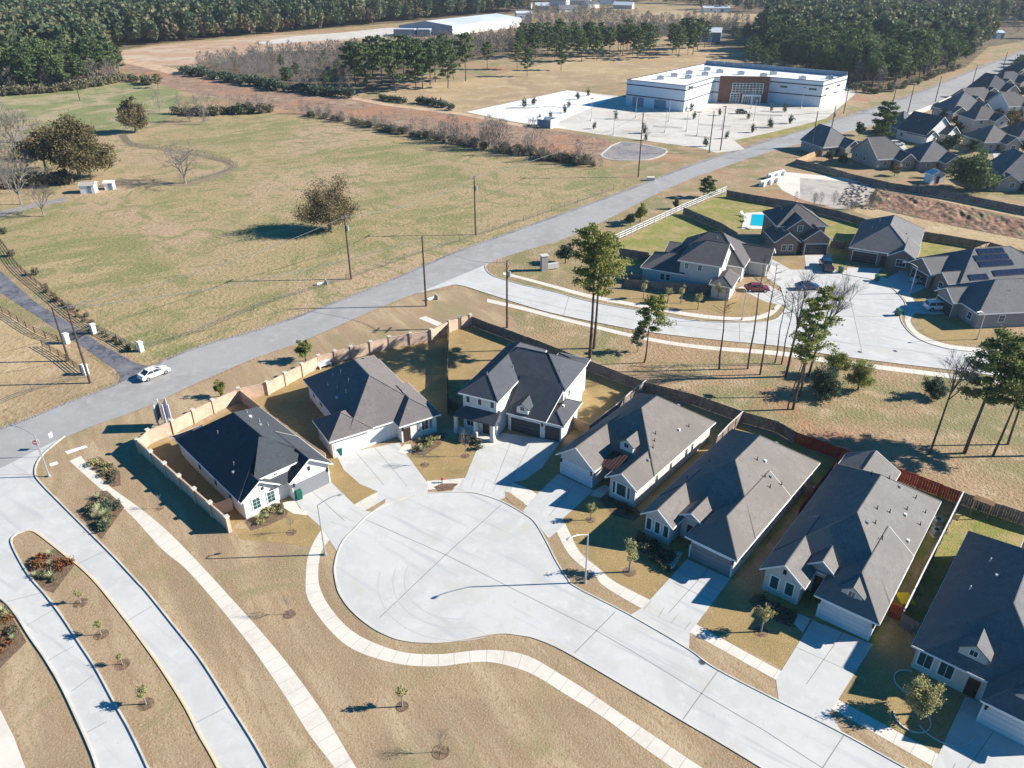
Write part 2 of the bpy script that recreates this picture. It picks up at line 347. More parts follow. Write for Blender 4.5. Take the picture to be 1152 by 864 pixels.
# parking
ground('parking_lot', 'pale concrete parking area around the office block', 'parking lot',
    [(525, 126), (638, 101.6), (704, 109), (720, 90), (960, 96), (962, 106), (930, 133), (905, 140), (876, 147), (826, 158), (838, 168), (806, 172), (789, 166.7), (680, 152), (576, 136.7)], .020, 'lot')
ground('new_parking_bay', 'whiter new concrete at the far end of the parking area', 'parking lot',
    [(525, 126), (638, 101.6), (690, 110), (640, 132), (618, 143), (576, 136.7)], .024, 'lotwhite')
ground('detention_pad', 'grey gravel pad beside the parking area', 'gravel pad',
    [(676, 174.5), (698, 160), (743, 166.7), (749, 172), (729.6, 179.7), (688, 179.7)], .020, 'gravel', 3)
kerb('pad_kerb', 'pale kerb round the grey gravel pad', [(676, 174.5), (698, 160), (743, 166.7), (749, 172), (729.6, 179.7), (688, 179.7), (676, 174.5)], sm=3, w=.6, h=.1)
# main road
UP = [(-260, 570), (0, 484), (65, 458.6), (130, 434), (208, 397), (288, 373), (340, 355.6), (434, 319), (509, 286.6), (588, 258), (706, 215), (780, 186.5), (876, 155.7), (1008, 114.6), (1107, 75.5), (1152, 58.6), (1250, 22), (1300, 8)]
LO = [(-260, 690), (0, 530), (60, 498), (104, 479.5), (156, 461), (224, 430), (288, 402.5), (340, 384), (418, 350), (470, 329.6), (509, 320), (560, 292), (649, 263), (745, 215), (800, 193), (876, 168), (1008, 133), (1120, 84.6), (1152, 65), (1250, 27), (1300, 12)]
walk('main_road', 'old grey asphalt main road running past the pasture', UP, LO, .012, 'asph', 0, cat='road')
walk('main_road_shoulder', 'gravelly shoulder on the field side of the main road', [(x, y-2.6) for x, y in UP], UP, .010, 'gravel', 0, cat='road shoulder')
# farm drive
ground('farm_drive', 'cracked dark asphalt drive through the pillared gate', 'drive',
    [(-120, 255), (0, 305), (40, 340), (84, 367), (115, 388), (152, 408), (166, 412), (150, 423), (132, 432), (136, 424), (128, 415), (95, 392), (60, 368), (0, 329), (-120, 285)], .016, 'drive')
ground('gravel_turnout', 'thin gravel strip beside the drive gate', 'path', [(-60, 255), (0, 238), (40, 228), (75, 222), (76, 226), (40, 233), (0, 244), (-60, 265)], .010, 'gravel')
# boulevard
RC = [(73, 491), (52, 508), (42, 521), (40, 534), (47, 544.6), (65, 563), (86, 584), (104, 602), (130, 628), (155, 655), (166.7, 667.6), (198, 706.7), (226.6, 743), (260, 795), (286.5, 837), (310, 880), (345, 950)]
ML = [(28.6, 598), (39, 599), (57, 612), (78, 629), (91, 639), (109, 657), (130, 683), (156, 717), (182, 753.6), (208, 795), (224, 826.5), (245, 864), (280, 940)]
MR = [(28.6, 598), (18, 602), (13, 609.7), (21, 628), (34, 649), (52, 670), (70, 693.7), (88.5, 722), (109, 753.6), (130, 792.6), (146, 821), (166.7, 864), (200, 940)]
LL = [(-80, 640), (-30, 652), (0, 673), (15.6, 688.5), (34, 717), (52, 743), (70, 774), (86, 808), (99, 837), (109, 864), (130, 940)]
ground('boulevard', 'concrete boulevard splitting round a planted median', 'road',
    smooth(RC, 5)+[(130, 940)]+smooth(LL[::-1], 5)+[(-260, 690), (-100, 580), (0, 527), (60, 497)], .016, 'conc')
med = smooth(ML, 5)+[(200, 940)]+smooth(MR[::-1], 5)[:-1]
ground('median', 'tan grass median between the two boulevard lanes', 'median', med, .060, 'dry')
kerb('boulevard_kerb', 'concrete kerb along the boulevard beside the diagonal walk', RC)
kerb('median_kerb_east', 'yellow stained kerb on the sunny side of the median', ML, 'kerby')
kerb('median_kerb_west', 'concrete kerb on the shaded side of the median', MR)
kerb('boulevard_west_kerb', 'concrete kerb on the far edge of the left lane', LL)
lines('boulevard_joints', 'fine dark joints across the boulevard lanes', [[(39, 608), (16, 604)], [(86, 635), (118, 620)], [(141, 700), (171, 682)], [(217, 815), (254, 796)], [(8, 677), (50, 666)], [(30, 704), (60, 686)], [(54, 743), (83, 727)], [(80, 778), (105, 760)], [(98, 824), (120, 812)], [(0, 534), (40, 534)]], .07, .020)
ground('boulevard_walk_far', 'pale walk at the bottom left corner', 'pavement', [(-40, 780), (0, 798), (15.6, 829), (28.6, 864), (60, 940), (-60, 940)], .010, 'walk')
walk('diagonal_walk', 'pale walk running diagonally beside the boulevard',
    [(78, 518.5), (104, 542), (146, 578.4), (182, 617.5), (208, 639), (234, 667.6), (260, 699), (288, 735), (322, 785), (348, 826.5), (376.5, 864), (420, 930)],
    [(91, 513), (117, 542), (156, 570.6), (190, 599), (229, 639), (260, 673), (288, 704), (327, 751), (366, 805.7), (401, 864), (445, 930)], .010)
ground('walk_stub', 'short isolated slab near the boulevard mouth', 'pavement', [(73, 508), (96, 501), (99, 503), (76, 511)], .014, 'lotwhite')
ground('kerb_ramp', 'small pale ramp slab near the boulevard mouth', 'pavement', [(55, 522), (64, 519), (66, 522), (57, 525)], .014, 'lotwhite')
ground('road_walk_stub', 'pale slab beside the main road behind the masonry fence', 'pavement', [(471, 358), (479, 355.5), (498, 364), (492, 367)], .014, 'walk')
# cul-de-sac
NE = [(480, 555), (506.7, 553.7), (532.8, 554.5), (561.4, 562.8), (588, 577), (602, 588), (615, 609.7), (625.5, 630.5), (638.5, 651), (649, 661), (709, 692), (774, 730), (805, 752), (876, 788.7), (948, 825), (1018.7, 864), (1150, 936)]
SW = [(480, 555), (444, 564), (418, 577), (397, 596.7), (384, 612), (376.5, 635.7), (378, 655), (383, 670), (397, 688.5), (423.4, 709), (454.7, 721), (496, 723), (535, 717), (561, 713), (580, 714), (602, 718.4), (628, 729), (662, 748), (706, 774), (768, 811), (810, 835.6), (857, 864), (990, 945)]
ground('cul_de_sac', 'round concrete cul-de-sac and the street leading out of it', 'road', smooth(NE, 6)+smooth(SW[::-1], 6)[:-1], .012, 'conc')
kerb('cul_de_sac_kerb_north', 'low kerb round the house side of the cul-de-sac', NE, h=.08, w=.14)
kerb('cul_de_sac_kerb_south', 'low kerb round the open grass side of the cul-de-sac', SW, h=.08, w=.14)
lines('cul_de_sac_joints', 'dark joints dividing the cul-de-sac slab',
    [[(409, 583.6), (501, 624), (576, 662), (670, 709), (710, 732), (792, 782), (860, 822), (925, 864)], [(564, 568), (501.5, 624), (427, 695)],
     [(692, 688.5), (646, 735)], [(808.5, 753.6), (767, 811)], [(949.7, 826.5), (915, 880)]], .09, .016)
m = MB()
cc = G(478, 648)
for rr_ in (6.2, 7.4, 9.0):
    pr = None
    for k in range(15):
        a = R(140+k*8+rr_*4); p = Vector((cc.x+4+rr_*math.cos(a), cc.y+rr_*math.sin(a))); n = Vector((math.cos(a), math.sin(a)))*.05
        if pr: m.quad(*[(v.x, v.y, .0165) for v in (pr[0]-pr[1], pr[0]+pr[1], p+n, p-n)])
        pr = (p, n)
M['skid'] = surf('faint_tyre_mark', (.455, .45, .44), rough=.8)
tag(m.build('tyre_marks', M['skid']), 'faint curved tyre marks on the cul-de-sac', 'markings', kind='structure')
for i, (px, py, l) in enumerate(((790, 745, 'round manhole cover in the street'), (967, 396, 'dark manhole cover on the side street'), (1007, 395, 'small dark cover near the side street walk'))):
    p = G(px, py); m = MB(); m.tube((0, 0, .0), (0, 0, .024), .38, n=18); t = thing('manhole_cover', l, 'manhole cover', p); m.build('frame', M['galv'], t); m = MB(); m.tube((0, 0, .02), (0, 0, .028), .3, n=18); m.build('lid', M['tilttrim'], t)
# ring walk: sunny side
walk('ring_walk', 'pale walk curving round the outside of the cul-de-sac',
    [(362, 595), (353, 609.7), (346, 628), (344, 650), (344.5, 668), (353, 686), (371, 709), (392, 727.5), (418, 739), (454.7, 748), (493.7, 749.7), (522, 746), (548, 744.5), (574.5, 749.7), (602, 760), (636, 781), (680, 808), (722, 839.5), (760, 866), (860, 935)],
    [(378, 603), (366, 612), (359.6, 628), (358, 650), (361, 664), (371, 683), (392, 706.7), (418, 722), (454.7, 734), (496, 736), (532, 732), (561.4, 731.4), (588, 736), (605, 743), (628, 757), (662, 778), (700, 804), (745, 834), (790, 864), (890, 930)], .010)
# upper arc walk and drives
walk('arc_walk', 'walk crossing the driveways along the top of the cul-de-sac',
    [(362, 595), (380, 580), (398, 568), (426, 553), (455, 544), (481, 541), (500, 540), (524, 538), (550, 540), (576, 543), (592, 549), (606, 557), (620, 569), (633, 583.6), (651.5, 620), (672, 638), (690.6, 654), (732, 675.5), (784, 703), (876, 753.6), (943, 787.4), (1056, 848.6), (1120, 885)],
    [(384, 606), (394, 592), (414, 577), (440, 565), (462, 557), (482, 551), (500, 550), (520, 549), (545, 552), (566, 556), (580, 561), (596, 571), (610, 583), (623, 593), (641, 625), (670, 649), (680, 660), (722, 684.6), (779, 713), (873, 765), (940, 800), (1052, 864), (1110, 900)], .014)
D = [('driveway', 'wide driveway in front of the dark roofed house by the masonry fence', [(331, 561.5), (368, 541), (372, 542), (398.7, 568), (420, 577), (397, 597), (384, 612), (380, 622), (362, 594), (340, 574)]),
     ('driveway', 'driveway leading to the grey brown roofed house', [(379, 513), (387, 510), (449, 498), (457, 511), (479, 540.7), (482, 556), (444, 564.5), (420, 577), (426, 553.7), (405, 544.6), (387, 529)]),
     ('driveway', 'broad driveway in front of the two storey white house', [(540, 497), (566, 487), (612, 494), (631, 496), (610, 526), (590, 540), (576, 543), (576, 556), (561, 563), (533, 554.5), (507, 554), (523.7, 536.8)]),
     ('driveway', 'shaded driveway of the gabled brick house with the metal porch roof', [(628, 533), (668, 552), (633, 583.6), (636, 590), (617, 606), (603, 588), (588, 575), (606, 554)]),
     ('driveway', 'shaded driveway below the house with three tall front windows', [(773, 629), (822, 651), (783, 703), (776, 712), (775, 730), (709, 692), (722, 684), (732, 674)]),
     ('driveway', 'driveway of the house with the small attic dormer over its garage', [(914, 698), (982, 725), (943, 787), (933, 802), (948, 825), (876, 788.7), (873, 765), (880, 753)]),
     ('driveway', 'driveway at the lower right corner of the scene', [(1086, 783), (1190, 826), (1150, 905), (1120, 918), (1050, 880), (1048, 865), (1056, 848.6)])]
for i, (n, l, p) in enumerate(D): ground(n, l, 'driveway', p, .018+.004*(i % 2), 'conc')
for i, q in enumerate([[(690, 134), (720, 134), (722, 136), (691, 136)], [(735, 141), (768, 143), (768, 145), (735, 143)], [(700, 146), (732, 149), (732, 151), (700, 148)], [(786, 139), (822, 141), (822, 143), (786, 141)], [(770, 151), (800, 154), (800, 156), (770, 153)], [(842, 128), (880, 129), (880, 131), (842, 130)]]):
    ground('parking_island', 'narrow planted island of mulch in the parking area', 'island', q, .030, 'basin')
lines('driveway_joints', 'control joints and tyre lines in the driveways',
    [[(349, 551), (388, 586)], [(398, 506), (432, 546)], [(421, 503), (458, 547)], [(575, 497), (556, 545)], [(596, 500), (575, 540)], [(648, 543), (618, 580)], [(797, 640), (752, 690)],
     [(948, 712), (907, 770)], [(895, 728), (960, 757)], [(757, 655), (802, 677)], [(1125, 812), (1085, 870)]], .06, .027)
# front paths
for l, p in (('curved front path beside the green bin', [(318, 566), (331, 562), (337, 572), (347, 576), (345, 580), (330, 578), (320, 572)]),
             ('short front path at the grey brown roofed house', [(448, 508), (455, 500), (462, 500), (464, 508), (456, 511)]),
             ('front path of the two storey house', [(540, 493), (556, 489), (566, 494), (552, 503), (542, 500)]),
             ('narrow front path of the brick house with the metal porch roof', [(668, 552), (680, 545), (688, 549), (676, 560), (664, 558)]),
             ('narrow front path between hedge and garage', [(760, 620), (768, 622), (758, 640), (748, 636)]),
             ('narrow front path beside the attic dormer garage', [(898, 690), (912, 696), (903, 712), (893, 702)])):
    ground('front_path', l, 'path', p, .026, 'walk')
# lawns
for i, (l, p) in enumerate([('lawn in front of the dark roofed house', [(282, 596), (300, 575), (331, 563), (362, 594), (350, 615), (320, 612), (270, 607), (262, 594)]),
    ('lawn wedge between the two left driveways', [(370, 540), (379, 513), (387, 529), (405, 544.6), (426, 553), (400, 568)]),
    ('lawn between the grey brown house and the two storey house', [(457, 511), (470, 497), (500, 492), (530, 496), (548, 497), (536, 520), (524, 537), (500, 537), (480, 541)]),
    ('lawn wedge beside the broad shared driveway', [(631, 495), (640, 500), (628, 533), (606, 554), (585, 543), (590, 540), (610, 526)]),
    ('lawn with two young trees beside the street lamp', [(668, 553), (690, 560), (720, 580), (757, 615), (772, 629), (732, 674), (690, 652), (652, 619), (634, 584)]),
    ('lawn with a young tree between two shaded driveways', [(824, 652), (850, 660), (895, 690), (912, 700), (880, 752), (785, 702)]),
    ('lawn with the round yellowish tree', [(984, 727), (1010, 700), (1040, 760), (1085, 785), (1056, 847), (944, 787)]),
    ('side yard left of the dark roofed house', [(150, 505), (168, 498), (196, 497), (276, 581), (262, 594), (255, 590)]),
    ('back yard of the dark roofed house', [(165, 508), (200, 492), (272, 455), (305, 475), (378, 520), (370, 542), (276, 582)]),
    ('back yard of the grey brown house', [(275, 455), (345, 420), (440, 389), (502, 372), (503, 458), (490, 470), (375, 520), (300, 470)]),
    ('back yard of the two storey house', [(504, 372), (529, 368), (600, 392), (664, 420), (722, 440), (690, 462), (650, 490), (510, 478), (505, 458)]),
    ('side yard of the brick house with the metal porch roof', [(650, 490), (722, 440), (836, 478), (800, 510), (720, 575), (668, 540), (630, 520)]),
    ('side yard between the two large grey roofs', [(836, 478), (944, 518), (900, 570), (826, 655), (720, 600), (720, 575)]),
    ('side yard behind the red stained fence', [(945, 520), (1084, 568), (1030, 640), (985, 730), (852, 668), (905, 570)]),
    ('back yard beside the lower right house', [(1085, 568), (1160, 592), (1160, 700), (1100, 790), (1010, 700), (1035, 640)])]):
    ground('lawn', l, 'lawn', p, .006+.001*(i % 3), 'lawn' if i not in (12, 14, 13) else 'lawngreen', 3 if i > 20 else 0)
ground('open_lot', 'open lot of dry brown grass around the cul-de-sac walk', 'lot',
    [(91, 513), (150, 505), (255, 592), (262, 596), (300, 612), (350, 620), (340, 650), (352, 690), (420, 742), (500, 752), (560, 747), (640, 785), (760, 870), (900, 960), (420, 960), (400, 864), (250, 655)], .005, 'dry')
ground('verge_lot', 'dry grass verge between the boulevard and the diagonal walk', 'verge',
    [(60, 500), (91, 513), (250, 655), (400, 864), (420, 960), (350, 960), (260, 800), (155, 655), (47, 545), (42, 522)], .004, 'dry')
# planting beds
for l, p in (('mulched bed of ornamental grass beside the boulevard', [(88, 578), (108, 553), (120, 552), (135, 565), (140, 571), (114, 607)]),
             ('mulched bed along the top of the diagonal walk', [(98, 517), (112, 514), (135, 530), (136, 546), (126, 548)]),
             ('mulched bed of grasses in the median', [(28, 632), (60, 618), (72, 624), (84, 636), (60, 668), (42, 660)]),
             ('mulched bed at the left edge of the scene', [(-30, 690), (5, 680), (20, 705), (30, 722), (0, 752), (-30, 750)])):
    ground('planting_bed', l, 'planting bed', p, .066 if 'median' in l else .016, 'mulch')
# upper street
UN = [(548, 297), (546, 301), (552, 309), (565, 314), (590, 321), (628, 329.6), (667, 340), (732, 351.7), (784, 361), (835, 363), (868, 361), (879, 354), (884, 345), (882, 335), (878, 322)]
UE = [(940, 305), (951, 309), (982, 315), (1003, 324), (1016, 337), (1018.7, 345), (1013, 355.6), (1018.7, 368.6), (1034, 381.7), (1060, 391), (1086, 395), (1160, 402), (1300, 415)]
US = [(470, 330), (509, 320.5), (522, 322), (560, 334), (588, 343), (620, 352), (667, 362), (732, 374), (810, 383), (876, 389.5), (930, 398.6), (1008, 409), (1076, 417), (1160, 428), (1300, 445)]
ground('side_street', 'concrete side street with a second court beyond the pine trees', 'road', smooth(UN, 5)+[(862, 312), (880, 303), (940, 304)]+smooth(UE, 5)+smooth(US[::-1], 5), .013, 'conc')
kerb('side_street_kerb_north', 'low kerb on the far side of the side street', UN, h=.1)
kerb('side_street_kerb_court', 'low kerb round the second court', UE, h=.1)
kerb('side_street_kerb_south', 'low kerb on the near side of the side street', US[1:], h=.1)
walk('side_walk_south', 'pale walk on the near side of the side street',
    [(548, 336), (588, 345), (620, 353.5), (664.6, 364.5), (722, 378), (784, 388), (876, 395), (930, 403), (1008, 413), (1081, 422), (1160, 432)],
    [(548, 340), (588, 349), (620, 357.5), (664.6, 368.5), (722, 382), (784, 392), (876, 400), (930, 408), (1008, 418), (1081, 427), (1160, 437)], .010)
walk('side_walk_north', 'pale walk on the far side of the side street',
    [(566, 306), (590, 312), (628, 322), (667, 332), (732, 344), (784, 353), (835, 357), (862, 352), (876, 341)],
    [(566, 309), (590, 315), (628, 325.5), (667, 336), (732, 348), (784, 357), (835, 361), (866, 356), (880, 343)], .010)
walk('court_walk', 'pale walk curving round the second court',
    [(950, 304), (985, 309), (1008, 319), (1026, 334), (1030, 350), (1024, 360), (1030, 371), (1044, 380), (1070, 388), (1120, 393), (1200, 400)],
    [(948, 308), (980, 314), (1001, 323), (1018, 337), (1022, 350), (1018, 360), (1024, 372), (1040, 384), (1068, 392), (1120, 398), (1200, 404)], .014)
lines('side_street_joints', 'dark joints in the side street slab', [[(886, 336), (1017, 337)], [(890, 356), (1013, 356)], [(951, 312), (970, 398)], [(540, 325), (640, 348), (732, 363), (820, 372), (880, 377), (1005, 392), (1100, 405)], [(640, 333), (634, 355)], [(742, 354), (738, 374)], [(832, 364), (832, 384)]], .1, .017)
for i, (l, p) in enumerate([('driveway of the two storey corner house', [(846, 296), (866, 290), (905, 312), (930, 322), (915, 335), (886, 330)]),
    ('driveway with the red car beside the corner house', [(835, 327), (852, 320), (868, 322), (886, 334), (884, 344), (862, 340)]),
    ('driveway with the black pickup truck', [(905, 287), (935, 287), (938, 302), (945, 308), (908, 308)]),
    ('driveway of the brown house on the court', [(953, 301), (992, 302), (981, 314), (951, 310)]),
    ('shaded driveway of the house with solar panels', [(998, 313), (1020, 300), (1050, 308), (1046, 322), (1022, 332), (1008, 326)]),
    ('driveway with the white and silver car', [(1018, 342), (1050, 338), (1085, 340), (1080, 352), (1050, 354), (1028, 352), (1020, 360), (1016, 350)])]):
    ground('driveway', l, 'driveway', p, .020+.004*(i % 2), 'conc')
for i, (l, p, mt) in enumerate([('green back yard inside the white rail fence', [(690, 276), (769, 236), (812, 258), (770, 300), (700, 300)], 'lawngreen'),
    ('green back yard around the swimming pool', [(770, 237), (818, 217), (870, 228), (860, 262), (812, 258)], 'lawngreen'),
    ('yard between the two houses on the court', [(925, 245), (990, 256), (955, 300), (938, 300)], 'lawngreen'),
    ('yard beside the tan lit fence', [(1030, 260), (1112, 273), (1053, 295), (1010, 300)], 'lawngreen'),
    ('front lawn of the corner house', [(700, 327), (800, 335), (862, 338), (872, 348), (835, 355), (732, 343), (660, 330)], 'lawn'),
    ('front lawn beside the solar panel house', [(1030, 332), (1045, 325), (1078, 336), (1050, 340), (1034, 341)], 'lawn'),
    ('front lawn of the near court house', [(1030, 355), (1060, 354), (1115, 362), (1115, 388), (1070, 387), (1042, 377)], 'lawn'),
    ('mulch patch on the court corner', [(862, 300), (868, 293), (905, 300), (902, 312), (886, 312)], 'lawn'),
    ('green verge in front of the parking area', [(810, 156), (880, 138), (930, 133), (934, 137), (876, 154), (826, 158)], 'lawngreen')]):
    ground('lawn', l, 'lawn', p, .009+.001*(i % 3), mt)
# detention basin
ground('basin_apron', 'pale concrete apron of the drainage basin', 'apron', [(868, 200), (880, 193), (930, 198), (985, 204), (972, 222), (940, 230), (898, 223), (880, 214)], .012, 'walk')
ground('basin_floor', 'greyish floor of the drainage basin', 'basin', [(900, 200), (985, 207), (975, 228), (945, 236), (900, 224)], .016, 'basin')
ground('basin_grass', 'dry grass bank of the drainage channel', 'bank', [(985, 205), (1160, 232), (1200, 260), (1160, 282), (1032, 260), (960, 238)], .010, 'tanfield')
# eroded bank with real relief
m = MB(); nx, ny = 240, 14; A = resample(W([(985, 212), (1040, 222), (1100, 235), (1170, 250)]), nx); B = resample(W([(975, 233), (1030, 245), (1090, 258), (1165, 272)]), nx)
vs = []; from mathutils import noise as mn
for i in range(nx):
    for j in range(ny):
        t = j/(ny-1); p = A[i].lerp(B[i], t)
        g = mn.noise(Vector((p.x*.55, p.y*.18, 3)))+.5*mn.noise(Vector((p.x*1.3, p.y*.5, 9)))
        z = .02+max(0, math.sin(math.pi*t)*(1.5-1.0*t)*(.75+.55*g))*min(1, i/6, (nx-1-i)/6)
        vs.append((p.x, p.y, z))
m.add(vs, [(i*ny+j, i*ny+j+1, (i+1)*ny+j+1, (i+1)*ny+j) for i in range(nx-1) for j in range(ny-1)])
o = tag(m.build('eroded_bank', M['clayshade']), 'eroded red clay bank below the long fence, channel shade put into its colour', 'bank', kind='structure')
if o.data.polygons[0].normal.z < 0: o.data.flip_normals()
m = MB()
for k in range(260):
    a, b = rnd.random(), rnd.random(); p = G(955+a*45-b*14, 205+b*26+a*6)
    r = rnd.uniform(.15, .45); m.ell((p.x, p.y, r*.3), r, r*rnd.uniform(.6, 1), r*.6, 5, 3)
tag(m.build('riprap', M['rock']), 'grey riprap stones at the head of the drainage channel', 'riprap', kind='stuff')
ground('far_street', 'pale street between the far houses', 'road', [(985, 166), (1020, 167), (1060, 176), (1110, 186), (1152, 197), (1152, 203), (1100, 192), (1050, 182), (1008, 173), (985, 171)], .014, 'conc')
ground('far_street', 'pale street at the right edge below the dark roofs', 'road', [(1122, 190), (1116, 170), (1124, 150), (1140, 132), (1152, 118), (1162, 124), (1148, 140), (1132, 160), (1130, 190)], .018, 'conc')
for i, q in enumerate([[(950, 172), (965, 168), (972, 172), (958, 177)], [(1016, 186), (1030, 181), (1036, 186), (1024, 190)], [(1000, 166), (1016, 160), (1020, 166), (1006, 170)]]): ground('driveway', 'pale driveway of the '+('first', 'second', 'third')[i]+' house above the long brown fence', 'driveway', q, .021, 'conc')
# pool
tg = thing('swimming_pool', 'teal swimming pool with pale coping beside the back yard', 'pool', G(852, 247))
def rel(poly, o): return [(p[0]-o.x, p[1]-o.y) for p in poly]
o0 = G(852, 247)
mm = MB(); mm.prism(rel(W([(834, 258), (838, 240), (866, 238), (866, 258)]), o0), .01, .10); mm.build('deck', M['walk'], tg)
mm = MB(); mm.prism(rel(W([(844, 254), (846, 241.5), (862, 242), (860, 255)]), o0), .02, .13); mm.build('water', M['water'], tg)
# ================================================================= HOUSES
class House:
    """volumes: (x0,y0,x1,y1,eave,pitch,axis,lo,hi) eave rectangle in the house frame; lo/hi end = 'h'ip or 'g'able"""
    def __init__(s, name, label, cat, loc, th, roof, wall, vols, trim='white', inset=.45, group=None, trimpart=True):
        s.root = thing(name, label, cat, (loc[0], loc[1], 0), R(th), group); s.v = []
        rm, wm, tm, cm = MB(), MB(), MB(), MB()
        for k, V in enumerate(vols):
            x0, y0, x1, y1, ev, p, ax, lo, hi = V[:9]; rl, lo = (lo[1], 'h') if len(lo) > 1 else (None, lo); rh, hi = (hi[1], 'h') if len(hi) > 1 else (None, hi); ev -= .023*k; ins = inset+.017*k
            base = V[9] if len(V) > 9 else 0
            flip = ax == 'x'
            T = (lambda a, b, c: (b, a, c)) if flip else (lambda a, b, c: (a, b, c))
            if flip: u0, v0, u1, v1 = y0, x0, y1, x1
            else: u0, v0, u1, v1 = x0, y0, x1, y1
            hw = (u1-u0)/2; um = (u0+u1)/2; rz = ev+hw*p
            va = v0+(min(rl or hw, (v1-v0)/2) if lo == 'h' else 0); vb = v1-(min(rh or hw, (v1-v0)/2) if hi == 'h' else 0)
            top = [(u0, v0, ev), (u1, v0, ev), (u1, v1, ev), (u0, v1, ev), (um, va, rz), (um, vb, rz)]
            fs = [(1, 2, 5, 4), (3, 0, 4, 5)]
            if lo == 'h': fs.append((0, 1, 4))
            if hi == 'h': fs.append((2, 3, 5))
            vs = [T(*q) for q in top]+[T(q[0], q[1], q[2]-.16) for q in top]
            F2 = list(fs)+[tuple(i+6 for i in f[::-1]) for f in fs]
            for a, b in [(4, 5)]+([(0, 4), (1, 4)] if lo == 'h' else [])+([(2, 5), (3, 5)] if hi == 'h' else []):
                cm.tube(T(*top[a]), T(*top[b]), .075, n=4)
            edges = [(1, 2), (3, 0)]+([(0, 1)] if lo == 'h' else [(0, 4), (4, 1)])+([(2, 3)] if hi == 'h' else [(2, 5), (5, 3)])
            for a, b in edges: F2.append((a, a+6, b+6, b))
            if flip: F2 = [f[::-1] for f in F2]
            rm.add(vs, F2)
            # fascia boards just outside the rim
            c = Vector((um, (v0+v1)/2, 0))
            for a, b in edges:
                A, B = Vector(top[a]), Vector(top[b]); d = (B-A); dh = Vector((d.x, d.y, 0)).normalized(); n = Vector((dh.y, -dh.x, 0))
                if n.dot((A+B)/2-c) < 0: n = -n
                q = [A+n*.004, B+n*.004, B+n*.05, A+n*.05]
                P8 = [T(*(w+Vector((0, 0, .015)))) for w in q]+[T(*(w-Vector((0, 0, .19)))) for w in q]
                tm.add(P8, [(0, 1, 2, 3), (7, 6, 5, 4), (0, 4, 5, 1), (1, 5, 6, 2), (2, 6, 7, 3), (3, 7, 4, 0)])
            wt = ev-.06
            a0, a1, b0, b1 = u0+ins, u1-ins, v0+ins, v1-ins
            P4 = [T(a0, b0, 0)[:2], T(a1, b0, 0)[:2], T(a1, b1, 0)[:2], T(a0, b1, 0)[:2]]
            if flip: P4 = P4[::-1]
            wm.prism(P4, base, wt)
            for e, vv, d in ((lo, b0, 1), (hi, b1, -1)):
                if e == 'g':
                    apex = rz-.2; z0 = wt-.01; hw2 = (apex-z0)/p if p else 0; hw2 = min(hw2, hw-ins)
                    za = apex-hw2*p
                    Q = [(um-hw2, vv, z0), (um+hw2, vv, z0), (um+hw2, vv, za), (um, vv, apex), (um-hw2, vv, za)]
                    Q2 = [(q[0], q[1]+d*.3, q[2]) for q in Q]
                    wm.add([T(*q) for q in Q+Q2], [(0, 1, 2, 3, 4), (9, 8, 7, 6, 5), (1, 0, 5, 6), (2, 1, 6, 7), (3, 2, 7, 8), (4, 3, 8, 9), (0, 4, 9, 5)])
            s.v.append((x0, y0, x1, y1, ev, p, ax, lo, hi, rz, ins))
        s.roof = rm.build('roof', M[roof], s.root); s.wall = wm.build('wall', M[wall], s.root); cm.build('ridge_cap', M[roof], s.roof)
        if trimpart: tm.build('fascia', M[trim], s.root)
    def rz(s, x, y):
        best = 0
        for x0, y0, x1, y1, ev, p, ax, lo, hi, rz, ins in s.v:
            if x0 <= x <= x1 and y0 <= y <= y1:
                if ax == 'x': u, v, u0, v0, u1, v1 = y, x, y0, x0, y1, x1
                else: u, v, u0, v0, u1, v1 = x, y, x0, y0, x1, y1
                d = min(u-u0, u1-u)
                if lo == 'h': d = min(d, v-v0)
                if hi == 'h': d = min(d, v1-v)
                best = max(best, ev+d*p)
        return best
    def panel(s, name, mat, face, c, z0, w, h, t=.05, parent=None):
        """slab fixed on a wall; face f/b at y=c[1], l/r at x=c[0]; c = centre (x,y) on the wall plane"""
        x, y = c; m = MB(); par = parent or s.root
        if face == 'f': m.box(x-w/2, y-t, z0, x+w/2, y-.003, z0+h)
        if face == 'b': m.box(x-w/2, y+.003, z0, x+w/2, y+t, z0+h)
        if face == 'l': m.box(x-t, y-w/2, z0, x-.003, y+w/2, z0+h)
        if face == 'r': m.box(x+.003, y-w/2, z0, x+t, y+w/2, z0+h)
        return m.build(name, M[mat], par)
    def window(s, face, x, y, z0, w, h, glass='glass', bars=(2, 2), frame='white'):
        f = s.panel('window', frame, face, (x, y), z0, w+.22, h+.22, .06)
        m = MB(); t = .075; nx, nz = bars; g = .05
        for i in range(nx):
            for j in range(nz):
                a = -w/2+w*i/nx+g/2; b = -w/2+w*(i+1)/nx-g/2; c = z0+.11+h*j/nz+g/2; d = z0+.11+h*(j+1)/nz-g/2
                if face == 'f': m.box(x+a, y-t, c, x+b, y-.05, d)
                if face == 'b': m.box(x+a, y+.05, c, x+b, y+t, d)
                if face == 'l': m.box(x-t, y+a, c, x-.05, y+b, d)
                if face == 'r': m.box(x+.05, y+a, c, x+t, y+b, d)
        m.build('pane', M[glass], f); return f
